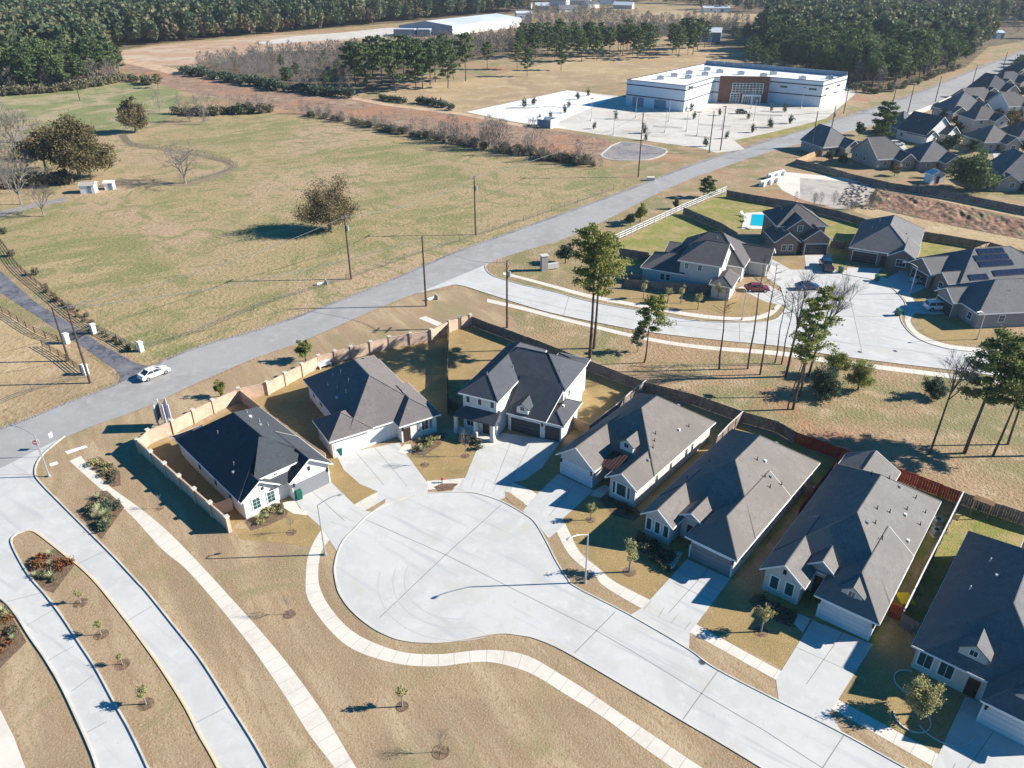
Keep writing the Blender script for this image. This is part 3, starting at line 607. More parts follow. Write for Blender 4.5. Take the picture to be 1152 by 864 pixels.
    def garage(s, face, x, y, w, h=2.2, mat='gdoor'):
        f = s.panel('garage_door_frame', 'white', face, (x, y), .02, w+.3, h+.15, .05)
        m = MB(); n = 4
        for j in range(n):
            c = .03+h*j/n; d = .03+h*(j+1)/n-.03; t = .085
            if face == 'f': m.box(x-w/2, y-t, c, x+w/2, y-.04, d)
            if face == 'l': m.box(x-t, y-w/2, c, x-.04, y+w/2, d)
            if face == 'r': m.box(x+.04, y-w/2, c, x+t, y+w/2, d)
        m.build('garage_door', M[mat], s.root)
    def door(s, face, x, y, mat='door', h=2.1, w=1.0):
        d = s.panel('door', mat, face, (x, y), .05, w, h, .06)
        m = MB(); m.ell((x+w*.38, y-.09, 1.05), .05, .04, .05, 6, 4); m.build('handle', M['galv'], d)
    def lamp(s, x, y, z=1.9):
        m = MB(); m.box(x-.09, y-.2, z, x+.09, y-.003, z+.42); m.box(x-.13, y-.24, z+.42, x+.13, y-.003, z+.47); m.build('wall_lamp', M['black'], s.root)
    def vents(s, pts, mat='galv'):
        for i, (x, y) in enumerate(pts):
            z = s.rz(x, y); m = MB()
            if i % 3 == 2:
                m.box(x-.16, y-.16, z-.25, x+.16, y+.16, z+.2); m.build('roof_vent', M['white' if i % 2 else 'galv'], s.root)
            else:
                m.tube((x, y, z-.2), (x, y, z+.45), .05, n=8); m.tube((x, y, z-.2), (x, y, z+.1), .14, .07, 8); m.build('vent_pipe', M[mat], s.root)
    def dormer(s, x0, y0, w, zb, zt, depth, roof, wall, glass='glass', pitch=.75):
        """small gabled dormer, front wall at y0; zb wall foot, zt eave"""
        x1 = x0+w; xm = x0+w/2; ap = zt+w/2*pitch; m = MB()
        Q = [(x0, y0, zb), (x1, y0, zb), (x1, y0, zt), (xm, y0, ap), (x0, y0, zt)]; Q2 = [(a, b+depth, c) for a, b, c in Q]
        m.add(Q+Q2, [(0, 1, 2, 3, 4), (9, 8, 7, 6, 5), (1, 0, 5, 6), (2, 1, 6, 7), (4, 9, 5, 0)]); d = m.build('dormer', M[wall], s.root)
        m = MB(); o = .25
        for sg in (-1, 1):
            e = (xm+sg*(w/2+o), zt-o*pitch+.03); a = (xm, ap+.03)
            V = [(e[0], y0-o, e[1]), (a[0], y0-o, a[1]), (a[0], y0+depth, a[1]), (e[0], y0+depth, e[1])]
            V += [(q[0], q[1], q[2]+.12) for q in V]; m.add(V, [(0, 1, 2, 3), (7, 6, 5, 4), (0, 4, 5, 1), (1, 5, 6, 2), (2, 6, 7, 3), (3, 7, 4, 0)])
        m.build('dormer_roof', M[roof], d)
        m = MB(); m.box(xm-.4, y0-.05, zt-.55, xm+.4, y0-.004, zt+.25); f = m.build('window_frame', M['white'], d)
        m = MB(); m.box(xm-.3, y0-.07, zt-.45, xm-.02, y0-.045, zt+.15); m.box(xm+.02, y0-.07, zt-.45, xm+.3, y0-.045, zt+.15); m.build('pane', M[glass], f)

M['r1'] = shingle('slate_blue_shingle', (.062, .068, .080)); M['r2'] = shingle('grey_brown_shingle', (.175, .155, .152))
M['r3'] = shingle('charcoal_shingle', (.085, .090, .105)); M['r4'] = shingle('weathered_taupe_shingle', (0.193, 0.172, 0.16))
M['r5'] = shingle('weathered_taupe_shingle_b', (0.205, 0.184, 0.172)); M['r6'] = shingle('weathered_grey_shingle', (0.197, 0.184, 0.176))
M['r7'] = shingle('grey_shingle', (0.164, 0.16, 0.164)); M['r8'] = shingle('dark_brown_shingle', (.13, .12, .12)); M['r9'] = shingle('mid_grey_shingle', (0.172, 0.168, 0.172))
M['w_white'] = masonry('white_siding', (.72, .70, .67), .92, 3); M['w_pale'] = masonry('pale_brick', (.58, .56, .54), .8, 3)
M['w_stone'] = masonry('limestone', (.60, .57, .52), .7, 2); M['w_tan'] = masonry('tan_brick', (.42, .36, .31), .8, 3)
M['w_grey'] = masonry('grey_brick', (.34, .31, .30), .8, 3); M['w_brown'] = masonry('brown_brick', (.26, .20, .17), .8, 3)
M['w_cream'] = masonry('cream_brick', (.62, .54, .45), .85, 3)
M['gdoor'] = surf('grey_garage_door', (.20, .205, .22), rough=.6); M['gdoor2'] = surf('pale_garage_door', (.55, .57, .60), rough=.6)
M['gdoor3'] = surf('dark_garage_door', (.055, .058, .065), rough=.6); M['door'] = surf('dark_stained_door', (.05, .03, .025), rough=.5)

M['tanroof'] = surf('tan_metal_roof', (.42, .36, .31), rough=.6)
# H1: dark roofed house by the masonry fence
h = House('brick_house', 'single storey white house with dark slate blue roof beside the tan masonry fence', 'house', (-31.6, 71.9), 43.5, 'r1', 'w_white',
    [(0, .6, 12, 18.3, 3, .72, 'y', ('h', 4.2), 'h'), (0, 0, 5.3, 7, 3, .70, 'y', 'g', 'g'), (6.0, -.5, 12.1, 8, 3, .72, 'y', 'g', 'g'), (.1, 15, 4.2, 19.6, 2.9, .5, 'y', 'h', 'h')])
m = MB(); Q = [(2.25, .75, 4.55), (9.3, .75, 4.55), (6.4, 4.85, 7.32), (5.6, 4.85, 7.32)]
m.add(Q+[(a, b, c-.16) for a, b, c in Q], [(0, 1, 2, 3), (7, 6, 5, 4), (0, 4, 5, 1), (1, 5, 6, 2), (2, 6, 7, 3), (3, 7, 4, 0)]); m.build('front_roof', M['r1'], h.root)
m = MB(); m.box(2.2, .70, 4.36, 9.3, .746, 4.57); m.build('front_fascia', M['white'], h.root)
m = MB(); Q = [(2.5, 1.1, 2.9), (9.2, 1.1, 2.9), (9.2, 1.1, 4.42), (2.5, 1.1, 4.42)]; Q2 = [(a, 2.6, min(c, 3.2)) for a, b, c in Q]; m.box(2.5, 1.1, 2.9, 9.0, 1.4, 4.42); m.build('upper_wall', M['w_white'], h.root)
m = MB(); Q = [(4.4, -.1, 3.0), (6.9, -.1, 3.0), (6.9, 1.08, 3.6), (4.4, 1.08, 3.6)]; m.add(Q+[(a, b, c-.12) for a, b, c in Q], [(0, 1, 2, 3), (7, 6, 5, 4), (0, 4, 5, 1), (1, 5, 6, 2), (2, 6, 7, 3), (3, 7, 4, 0)]); m.build('porch_roof', M['r1'], h.root)
h.window('f', 2.0, .46, .8, .95, 1.5, 'tealglass', (2, 3)); h.window('f', 3.9, .46, .8, .95, 1.5, 'tealglass', (2, 3)); h.window('f', 3.0, .46, 3.0, .45, .5, 'glass', (1, 1)); h.window('f', 5.2, 1.1, 3.75, .45, .45, 'glass', (2, 2))
h.panel('gable_vent', 'black', 'f', (9.05, -.02), 3.2, .3, .6)
h.garage('f', 9.1, -.02, 4.9); h.lamp(6.75, -.02); h.lamp(11.45, -.02); h.door('f', 5.3, 2.06)
for y in (4, 8, 12.5): h.window('l', .45, y, .9, .8, 1.2)
h.vents([(3.4, 12), (2.2, 5.5), (1.6, 4.6), (4.3, 14.5), (8.4, 14), (8.0, 12.2), (8.6, 11), (9.3, 10.2), (8, 9.5)])
# H2
h = House('brick_house', 'single storey house with grey brown hip roof, white front and green bin', 'house', (-23.9, 84.6), 32, 'r2', 'w_white',
    [(2.7, .2, 14.9, 18.0, 3, .72, 'y', 'h', 'h'), (0, 0, 6.2, 6.4, 3, .62, 'y', 'h', 'h'), (9.3, -1.5, 15.6, 9, 3, .62, 'y', 'h', 'h'), (9.6, 12, 14.8, 20, 2.95, .5, 'y', 'h', 'h')])
h.garage('f', 1.75, .46, 2.3, 2.2, 'gdoor2'); h.garage('f', 6.1, .65, 4.7, 2.2, 'gdoor2'); h.window('f', 13.3, -1.02, .9, 1.0, 1.5, 'glass', (2, 2))
h.panel('shutter', 'gdoor', 'f', (12.35, -1.02), .95, .35, 1.6); h.panel('shutter', 'gdoor', 'f', (14.25, -1.02), .95, .35, 1.6)
h.door('f', 10.6, -1.02); h.lamp(9.95, -1.02)
h.window('l', 3.15, 12, 1.2, 1.2, .7); h.window('l', 3.15, 15, 1.2, .8, .7)
h.vents([(5.2, 10), (4.6, 12.2), (5.8, 13), (6.6, 9), (5.6, 7.6), (4.4, 8.2), (6.6, 12), (10.5, 11), (12.5, 3.5), (13.3, 5)])
# H3 two storey
h = House('two_storey_house', 'two storey white house with charcoal roof at the head of the cul-de-sac', 'house', (-7.4, 92.3), -25, 'r3', 'w_white',
    [(0, 6.6, 13.2, 15.4, 6, .64, 'x', 'h', 'h'), (0, 0, 6.1, 16.9, 6, .68, 'y', 'h', 'h'), (11.2, 2.5, 14.7, 9.6, 3, .62, 'y', 'h', 'h'), (7.5, 14.5, 12.6, 18.5, 5.2, .25, 'y', 'h', 'h')])
# long cat-slide roof over the garage
m = MB(); p = .7286; Q = [(6.2, 2.4, 3.0), (12.1, 2.4, 3.0), (12.9, 6.5, 3+4.1*p), (12.4, 7.3, 3+4.9*p), (6.2, 7.3, 3+4.9*p)]
m.add(Q+[(a, b, c-.18) for a, b, c in Q], [(0, 1, 2, 3, 4), (9, 8, 7, 6, 5), (0, 5, 6, 1), (1, 6, 7, 2), (2, 7, 8, 3), (3, 8, 9, 4), (4, 9, 5, 0)]); m.build('garage_roof', M['r3'], h.root)
m = MB(); Q = [(6.24, 2.9, 0), (6.24, 8, 0), (6.24, 8, 6.35), (6.24, 6.6, 5.85), (6.24, 2.9, 3.15)]; Q2 = [(11.7, b, c) for a, b, c in Q]
m.add(Q+Q2, [(0, 4, 3, 2, 1), (5, 6, 7, 8, 9), (0, 5, 9, 4), (4, 9, 8, 3), (3, 8, 7, 2), (0, 1, 6, 5)]); m.build('garage_wall', M['w_white'], h.root)
m = MB(); m.box(6.2, 2.33, 2.8, 12.1, 2.396, 3.02); m.build('gutter', M['white'], h.root)
m = MB(); Q = [(12.105, 2.4, 2.84), (12.905, 6.5, 2.84+4.1*p), (12.95, 6.5, 2.84+4.1*p), (12.15, 2.4, 2.84)]
m.add(Q+[(a, b, c+.2) for a, b, c in Q], [(0, 1, 2, 3), (7, 6, 5, 4), (0, 4, 5, 1), (1, 5, 6, 2), (2, 6, 7, 3), (3, 7, 4, 0)]); m.build('rake_board', M['white'], h.root)
# front porch
m = MB(); Q = [(-.5, -2.4, 2.9), (6.0, -2.4, 2.9), (6.0, 1.0, 4.4), (.4, 1.0, 4.4), (-.5, 2.0, 2.9)]
m.add([(-.4, -1.1, 2.9), (6.1, -1.1, 2.9), (6.1, .8, 4.1), (1.2, .8, 4.1), (-.4, 2.2, 2.9), (-.4, -1.1, 2.72), (6.1, -1.1, 2.72), (6.1, .8, 2.72), (-.4, 2.2, 2.72)],
      [(0, 1, 2, 3), (0, 3, 4), (0, 5, 6, 1), (1, 6, 7, 2), (4, 8, 5, 0), (5, 8, 7, 6)]); m.build('porch_roof', M['r3'], h.root)
for x, y in ((-.05, -.8), (3.0, -.8), (5.6, -.8)):
    m = MB(); m.box(x-.22, y-.22, .02, x+.22, y+.22, 2.70); c = m.build('porch_column', M['w_white'], h.root)
    m = MB(); m.box(x-.3, y-.3, .01, x+.3, y+.3, .9); m.build('column_base', M['w_pale'], c)
m = MB(); m.box(-.3, -1.0, .01, 6, .44, .16); m.build('porch_floor', M['walk'], h.root)
for x in (1.3, 3.1, 5.0): h.window('f', x, .46, 4.45, .55, 1.0, 'glass', (1, 1))
h.window('f', 1.6, .46, .7, 1.2, 1.6, 'glass', (2, 2)); h.door('f', 4.0, .46)
h.garage('f', 8.9, 2.9, 4.4, 2.2, 'gdoor3'); h.garage('f', 12.9, 3.0, 2.2, 2.2, 'gdoor3'); h.lamp(11.4, 2.9)
h.dormer(7.6, 2.75, 1.7, 3.05, 4.2, 2.5, 'r3', 'w_white')
h.window('r', 12.74, 9.2, 3.6, .6, 1.0); h.window('r', 12.74, 7.6, 3.6, .5, .9); h.window('r', 14.22, 7.2, 1.1, .6, .9)
h.vents([(3, 3), (4.6, 8), (9, 5.5), (11.3, 9.4), (11.5, 6), (13.2, 6), (10.5, 4)])
# H4
h = House('brick_house', 'single storey house with taupe roof, attic dormer and small bronze metal porch roof', 'house', (5.6, 81.9), -40, 'r4', 'w_pale',
    [(0, 4, 12.1, 20, 3, .755, 'y', 'h', 'h'), (0, 0, 5.95, 10, 3, .78, 'y', 'g', 'g'), (7.5, 0, 12.1, 9, 3, .7, 'y', 'g', 'g')])
h.garage('f', 2.95, .46, 4.7, 2.2, 'gdoor2'); h.lamp(.65, .46); h.lamp(5.3, .46); h.window('f', 9.7, .48, .8, 1.3, 1.7, 'tealglass', (1, 1)); h.window('f', 8.65, .48, .8, .35, 1.7, 'tealglass', (1, 1)); h.window('f', 10.75, .48, .8, .35, 1.7, 'tealglass', (1, 1))
h.dormer(6.2, 5.2, 1.9, 3.6, 4.9, 3.4, 'r4', 'w_white'); h.door('f', 6.7, 4.45)
m = MB()
m.add([(5.7, 1.6, 3.0), (7.8, 1.6, 3.0), (7.8, 4.6, 3.75), (5.7, 4.6, 3.75)], [(0, 1, 2, 3)]); m.add([(5.7, 1.6, 2.85), (7.8, 1.6, 2.85), (7.8, 4.6, 3.6), (5.7, 4.6, 3.6)], [(3, 2, 1, 0)])
m.add([(5.7, 1.6, 2.85), (7.8, 1.6, 2.85), (7.8, 1.6, 3.0), (5.7, 1.6, 3.0)], [(0, 1, 2, 3)])
for i in range(6):
    x = 5.8+i*.38; m.add([(x, 1.6, 3.01), (x+.05, 1.6, 3.01), (x+.05, 4.6, 3.76), (x, 4.6, 3.76), (x, 1.6, 3.08), (x+.05, 1.6, 3.08), (x+.05, 4.6, 3.83), (x, 4.6, 3.83)], [(4, 5, 6, 7), (0, 4, 7, 3), (1, 2, 6, 5), (0, 1, 5, 4)])
m.build('porch_roof', M['metalroof'], h.root)
for y in (4.5, 8, 12, 13.6): h.window('r', 11.6, y+1, .9, .7, 1.4)
h.vents([(4.2, 17), (4.6, 16), (8, 16.5), (7.3, 15.6), (10.6, 15), (10.2, 13), (9.5, 8), (9.9, 7), (10.5, 5), (9, 9)], 'black')
# H5
h = House('brick_house', 'single storey house with taupe roof, three tall front windows and white entry gable', 'house', (14.7, 70.1), -40, 'r5', 'w_pale',
    [(0, 4.3, 12, 23, 3, .755, 'y', 'h', 'h'), (5.85, -.2, 12.03, 14, 3, .78, 'y', 'h', 'g'), (0, 0, 4.2, 10, 3, .78, 'y', 'g', 'g'), (3.4, 2.2, 6.9, 8, 3.3, .6, 'y', 'g', 'g')])
for x in (1.0, 2.1, 3.2): h.window('f', x, .48, .8, .62, 1.6, 'tealglass', (1, 1))
h.garage('f', 8.95, .27, 4.8, 2.2, 'gdoor'); h.lamp(6.4, .27); h.lamp(11.5, .27); h.door('f', 5.2, 2.7)
h.panel('gable_trim', 'white', 'f', (5.15, 2.68), 3.05, 2.4, .2)
for y in (2.5, 5, 9, 12.5, 16): h.window('r', 11.5, y, .9, .7, 1.3)
h.vents([(3.6, 20), (5.5, 19.4), (7.3, 19.5), (2.2, 12), (1.4, 8), (8, 14.5), (7.4, 13.5), (9, 12.5), (9.4, 13.4), (10, 12), (10.6, 14)], 'black')
# H6
h = House('brick_house', 'single storey stone fronted house with grey roof and attic dormer above its garage', 'house', (25.9, 61.1), -38.5, 'r6', 'w_stone',
    [(0, 3.3, 12.05, 23.8, 3, .755, 'y', 'h', 'h'), (5.8, -.2, 12.08, 12, 3, .79, 'y', 'h', 'g'), (0, 0, 4.75, 10, 3, .78, 'y', 'g', 'g'), (.1, 18, 6.7, 27, 3, .55, 'y', 'g', 'g'), (3.5, 2.9, 6.9, 10, 3.6, .8, 'y', 'g', 'g')])
h.window('f', 1.6, .5, .7, .85, 1.6, 'tealglass', (1, 1)); h.window('f', 3.2, .5, .7, .85, 1.6, 'tealglass', (1, 1)); h.panel('gable_vent', 'black', 'f', (2.4, .5), 3.2, .35, .6)
h.garage('f', 8.95, .27, 4.9, 2.2, 'gdoor2'); h.lamp(6.35, .27); h.lamp(11.6, .27); h.door('f', 5.2, 3.4, h=2.3)
h.dormer(7.9, .9, 2.0, 3.2, 4.3, 3.4, 'r6', 'w_stone')
for y in (3, 7, 11, 15): h.window('r', 11.56, y, .9, .7, 1.3)
h.vents([(4.9, 18.5), (6.8, 18.5), (8, 19), (9.8, 20), (9.6, 17), (9.7, 16), (8.4, 14), (7.3, 12.6), (7.2, 9.5), (7.8, 10.5), (9, 9.4), (11, 13), (11.3, 17), (11.2, 19.5)], 'black')
# H7
h = House('brick_house', 'grey roofed house with two gabled dormers at the lower right corner of the scene', 'house', (37.2, 50.9), -40, 'r7', 'w_stone',
    [(0, 0, 12, 21, 3, .755, 'y', 'h', 'h'), (6.4, -2.5, 12.05, 9, 3, .78, 'y', 'h', 'g'), (5.0, 19, 13, 25.5, 3, .55, 'y', 'g', 'g')])
h.window('f', 1.4, .46, .7, 1.2, 1.7, 'tealglass', (2, 1)); h.window('f', 3.2, .46, .7, 1.2, 1.7, 'tealglass', (2, 1)); h.door('f', 5.5, .46)
h.garage('f', 9.2, -2.02, 4.8, 2.2, 'gdoor2'); h.lamp(6.95, -2.02)
h.dormer(3.5, 1.0, 2.3, 3.2, 4.6, 3.8, 'r7', 'w_stone'); h.dormer(8.5, -1.2, 2.2, 3.3, 4.4, 3.4, 'r7', 'w_stone')
h.vents([(3, 14), (2.4, 9), (4, 11), (7.2, 17), (7, 15), (8, 13), (7.5, 12)], 'white')
# upper houses
h = House('two_storey_house', 'two storey house with dark brown roof inside the white rail fence', 'house', (25.7, 147.3), -26, 'r8', 'w_pale',
    [(4, 8, 19, 20.5, 3.3, .7, 'x', 'h', 'h'), (7.4, 0, 16, 11, 5.7, .55, 'x', 'h', 'g'), (0, 0, 9, 10, 3, .45, 'x', 'h', 'g'), (16.5, 13, 23, 20.5, 3, .6, 'x', 'g', 'g'), (14.5, -2.6, 19, 4, 3, .5, 'y', 'h', 'g'), (2, 9, 8, 18, 3.0, .35, 'x', 'g', 'g')])
h.window('f', 4.6, .48, .9, .8, 1.2, 'glass', (1, 2)); h.window('f', 5.7, .48, .9, .8, 1.2, 'glass', (1, 2)); h.window('f', 9.2, .48, 4, .7, 1.1); h.window('f', 11.8, .48, 4, .7, 1.1)
h.window('r', 15.5, 6.5, 4, .8, 1.1); h.window('r', 18.6, 11, 1, .8, 1.2); h.garage('r', 22.5, 16.8, 4.8, 2.3, 'gdoor3')
h.vents([(8, 14), (12, 13), (15, 11), (10, 5)])
h = House('two_storey_house', 'brown brick two storey house with stepped gables behind the black pickup truck', 'house', (57, 162), 1, 'r8', 'w_brown',
    [(1.2, 3.5, 12.6, 14.5, 5.4, .62, 'y', 'h', 'h'), (0, 0, 5.8, 8, 3, .75, 'y', 'g', 'g'), (6.2, 0, 12.6, 8, 3.4, .75, 'y', 'g', 'g'), (2.5, 2, 9.5, 9, 5.0, .75, 'y', 'g', 'g')])
h.window('f', 2.4, .48, .8, .9, 1.3); h.window('f', 3.8, .48, .8, .9, 1.3); h.garage('f', 9.5, .48, 4.8, 2.3, 'gdoor3'); h.window('f', 6, 2.5, 4.6, 1, 1.1); h.door('f', 5.6, .9); h.vents([(4, 10), (9, 11)])
h = House('brick_house', 'grey brown brick house with hip roof at the back of the second court', 'house', (71.9, 158.8), -29, 'r9', 'w_brown',
    [(0, 0, 13.2, 21, 3, .62, 'y', 'h', 'h'), (7.8, -1.2, 13.4, 8, 3, .6, 'y', 'g', 'g')])
h.garage('f', 3.4, .45, 4.8, 2.3, 'gdoor3'); h.window('f', 10.6, -.7, .8, 1.8, 1.4, 'glass', (3, 2)); h.door('f', 7.1, .45); h.vents([(4, 14), (9, 15), (10, 9), (3, 10)])
h = House('brick_house', 'large grey roofed house carrying blue black solar panels', 'house', (86.4, 138.6), 10, 'r9', 'w_brown',
    [(-1, 0, 21, 14, 3, .6, 'x', 'h', 'h'), (-3.5, 5, 6, 12.5, 3, .6, 'x', 'g', 'g'), (-3, 0.5, 4, 5.5, 2.9, .6, 'x', 'g', 'g')])
h.garage('l', -3.02, 8.8, 4.8, 2.2, 'gdoor3'); h.window('l', -2.5, 3, .8, 1.0, 1.3); h.window('f', 8, .45, 1, 1, 1.2); h.window('f', 12, .45, 1, 1, 1.2)
def solar(h, x0, x1, d0, d1, ev=3, p=.6):
    m = MB(); Q = [(x0, d0, ev+d0*p+.1), (x1, d0, ev+d0*p+.1), (x1, d1, ev+d1*p+.1), (x0, d1, ev+d1*p+.1)]
    m.add(Q+[(a, b, c+.05) for a, b, c in Q], [(3, 2, 1, 0), (4, 5, 6, 7), (0, 1, 5, 4), (1, 2, 6, 5), (2, 3, 7, 6), (3, 0, 4, 7)])
    f = m.build('solar_panel', M['black'], h.root); m = MB(); n = max(2, int((x1-x0)/1.05))
    for i in range(n):
        a = x0+(x1-x0)*i/n+.03; b = x0+(x1-x0)*(i+1)/n-.03
        m.add([(a, d0+.05, ev+(d0+.05)*p+.158), (b, d0+.05, ev+(d0+.05)*p+.158), (b, d1-.05, ev+(d1-.05)*p+.158), (a, d1-.05, ev+(d1-.05)*p+.158)], [(0, 1, 2, 3)])
    m.build('solar_cells', M['solar'], f)
solar(h, 6.2, 12, 5.5, 6.7); solar(h, 4.8, 12.2, 4.2, 5.4); solar(h, 5.0, 12.4, 2.9, 4.1); solar(h, 1.5, 5.5, .4, 1.6); solar(h, 7, 16, .9, 2.1); h.vents([(3, 11), (9, 11)])
h = House('brick_house', 'grey roofed house nearest the second court on the right edge', 'house', (81.8, 124.6), 6, 'r9', 'w_grey',
    [(0, 0, 22, 12.5, 3, .6, 'x', 'h', 'h'), (-1.5, 5, 8, 11, 3, .6, 'x', 'g', 'g')])
h.garage('l', -1.0, 8, 4.6, 2.2, 'gdoor3'); h.window('l', .47, 2.6, .8, 1.0, 1.3); h.window('f', 5, .45, 1, 1, 1.2); h.vents([(8, 4), (9, 8)])
# far neighbourhood (front-left eave corner by pixel, angle, width, depth)
far = [((924, 177), 18, 13, 12, 'w_tan', 'r9', 'single storey tan house at the near end of the long brown fence', 1),
       ((985, 191), 12, 12, 14, 'w_tan', 'r8', 'tan brick house with central front gable behind the long brown fence', 1),
       ((1032, 193), 5, 13, 12, 'w_grey', 'r9', 'low grey house half hidden by the big wide tree', 1),
       ((1014, 156), 25, 12, 13, 'w_brown', 'r9', 'brown house just right of the tall dark pine by the road', 1),
       ((1039, 163), 28, 15, 12, 'w_white', 'r8', 'pale house with blue shaded front behind a dark round tree', 1),
       ((1092, 152), 8, 12, 10, 'w_cream', 'r8', 'cream two storey house below the row of dark roofs', 2),
       ((1068, 138), 15, 17, 11, 'w_grey', 'r9', 'large grey house with three roof ridges beside the road fence', 2),
       ((1088, 125), 15, 16, 11, 'w_grey', 'r8', 'large dark roofed house second along the road fence', 2),
       ((1106, 114), 15, 16, 11, 'w_grey', 'r3', 'blue black roofed house third along the road fence', 2),
       ((1124, 104), 15, 16, 11, 'w_grey', 'r3', 'dark roofed house fourth along the road fence', 2),
       ((1140, 94), 15, 16, 11, 'w_grey', 'r8', 'dark roofed house farthest along the road fence', 2),
       ((1104, 171), 5, 12, 12, 'w_tan', 'r4', 'tan roofed house beside the small white car', 1),
       ((1118, 214), -6, 16, 13, 'w_tan', 'r9', 'grey roofed house behind the fence at the right edge', 1),
       ((1130, 136), 10, 12, 12, 'w_white', 'r8', 'white walled house with pale gable at the right edge', 2),
       ((1143, 165), 5, 13, 12, 'w_white', 'r8', 'dark roofed house beyond the white car at the right edge', 1)]
for i, (px, th, w, d, wl, rf, lab, st) in enumerate(far):
    ev = 3 if st == 1 else (4.0 if w > 14 else 5.2)
    vols = [(0, 0, w, d, ev, .72, 'x' if i % 2 else 'y', 'g' if i % 3 == 1 else 'h', 'h' if i % 4 else 'g'), (w*.5, -2.5, w-.3, d*.6, ev-.2, .74, 'y', 'g', 'g')]
    if w > 14: vols += [(-.5, -1.2, w*.38, d*.6, ev-.4, .62, 'y', 'g', 'g')]
    h = House('house' if st == 1 else 'two_storey_house', lab, 'house', G(*px), th, rf, wl, vols, trim='white')
    h.window('f', w*.75, -2.02, .9, 1.4, 1.3, 'glass', (2, 1)); h.window('f', w*.25, .45 if w <= 14 else -.7, .9, 1.2, 1.3)
    h.garage('r', w-.45, d*.75, 3.5, 2.2, 'gdoor'); h.window('l', .46, d*.5, 1, 1, 1.2); h.window('l', .46, d*.8, 1, 1, 1.2)
    if ev > 5: h.window('f', w*.25, .45, 3.6, 1.2, 1.1); h.window('f', w*.75, -2.02, 3.6, 1.0, 1.1)
    h.door('f', w*.46, .45)
    h.vents([(w*.3, d*.6), (w*.6, d*.7), (w*.7, d*.4)])
# ---- tilt-wall office block
c = G(769, 125.5); th = math.atan2(341-325, 47.5-68.7)
P = [(68.7, 325.2), (85.1, 347.5), (87.5, 346.5), (106.5, 344.5), (108.7, 347.5), (126.9, 336), (143.1, 353.5), (90.8, 390.3), (47.5, 341.2)]
o = Vector((95, 355, 0)); L = [(p[0]-o.x, p[1]-o.y) for p in P]
b = thing('office_block', 'white and charcoal striped tilt wall building with orange brick entrance corner', 'commercial building', o)
def ringwall(poly, z0, z1, t, mat, name, out=0):
    m = MB(); n = len(poly); C = Vector((sum(p[0] for p in poly)/n, sum(p[1] for p in poly)/n))
    vs = []
    A = sum(poly[i][0]*poly[(i+1) % n][1]-poly[(i+1) % n][0]*poly[i][1] for i in range(n)); sg = 1 if A > 0 else -1
    def off(k, d):
        p0, p1, p2 = (Vector(poly[(k+j) % n]) for j in (-1, 0, 1))
        a = (p1-p0).normalized(); bb = (p2-p1).normalized(); na = Vector((a.y, -a.x))*sg; nb = Vector((bb.y, -bb.x))*sg
        nn = (na+nb); nn /= max(.3, nn.length_squared/2); return p1+nn*d
    O = [off(i, out) for i in range(n)]; I = [off(i, out-t) for i in range(n)]
    vs = [(p.x, p.y, z) for z in (z0, z1) for p in O]+[(p.x, p.y, z) for z in (z0, z1) for p in I]
    fs = []
    for i in range(n):
        j = (i+1) % n
        fs += [(i, j, n+j, n+i), (2*n+j, 2*n+i, 3*n+i, 3*n+j), (n+i, n+j, 3*n+j, 3*n+i), (j, i, 2*n+i, 2*n+j)]
    m.add(vs, fs); return m.build(name, M[mat], b)
ringwall(L, 0, 10, .4, 'tiltwall', 'wall')
for z in (3.9, 8.0): ringwall(L, z, z+.45, .03, 'tilttrim', 'wall_band', .04)
ringwall(L, 9.85, 10.05, .5, 'tilttrim', 'parapet_cap', .05)
m = MB(); Li = [(q[0]*.985, q[1]*.985) for q in L]; m.prism(Li[::-1] if False else Li, 9.0, 9.35); m.build('roof', M['membrane'], b)
def facade(i, j, a0, a1, z0, z1, out, mat, name, par=None, t=.25, nx=1, nz=1, gap=.25):
    p, q = Vector(L[i]), Vector(L[j]); d = q-p; ln = d.length; d.normalize(); n = Vector((d.y, -d.x)); m = MB()
    if n.dot(p) < 0 and name != 'x': n = -n if (p+n).length < (p-n).length and i not in (1, 2, 3) else n
    for u in range(nx):
        for v in range(nz):
            s0 = a0*ln+(a1-a0)*ln*u/nx+(gap/2 if nx > 1 else 0); s1 = a0*ln+(a1-a0)*ln*(u+1)/nx-(gap/2 if nx > 1 else 0)
            y0 = z0+(z1-z0)*v/nz+(gap/2 if nz > 1 else 0); y1 = z0+(z1-z0)*(v+1)/nz-(gap/2 if nz > 1 else 0)
            Q = [p+d*s0+n*(out-t), p+d*s1+n*(out-t), p+d*s1+n*out, p+d*s0+n*out]
            m.prism([(w.x, w.y) for w in Q], y0, y1)
    return m.build(name, M[mat], par or b)
br = facade(2, 3, -.02, 1.05, .03, 10.6, .35, 'brick', 'brick_entrance', t=.9)
gl = facade(2, 3, .26, .93, 4.0, 8.0, .45, 'white', 'window_wall', br, t=.2); facade(2, 3, .27, .92, 4.1, 7.9, .52, 'glass', 'pane', gl, t=.1, nx=9, nz=4, gap=.22)
gl = facade(2, 3, .24, .45, .1, 3.95, .46, 'white', 'window_wall', br, t=.2); facade(2, 3, .25, .44, .2, 3.85, .53, 'tealglass', 'pane', gl, t=.1, nx=3, nz=4, gap=.22)
gl = facade(2, 3, .50, .90, .05, 3.6, 1.4, 'white', 'entrance_canopy', b, t=1.2); facade(2, 3, .52, .69, .1, 2.9, 1.46, 'glass', 'door', gl, t=.1, nx=4, nz=1, gap=.3); facade(2, 3, .72, .88, .1, 2.9, 1.46, 'glass', 'door', gl, t=.1, nx=4, nz=1, gap=.3)
for a in (.12, .50): facade(8, 0, a, a+.2, .05, 3.6, .03, 'bluewall', 'loading_door', t=.1)
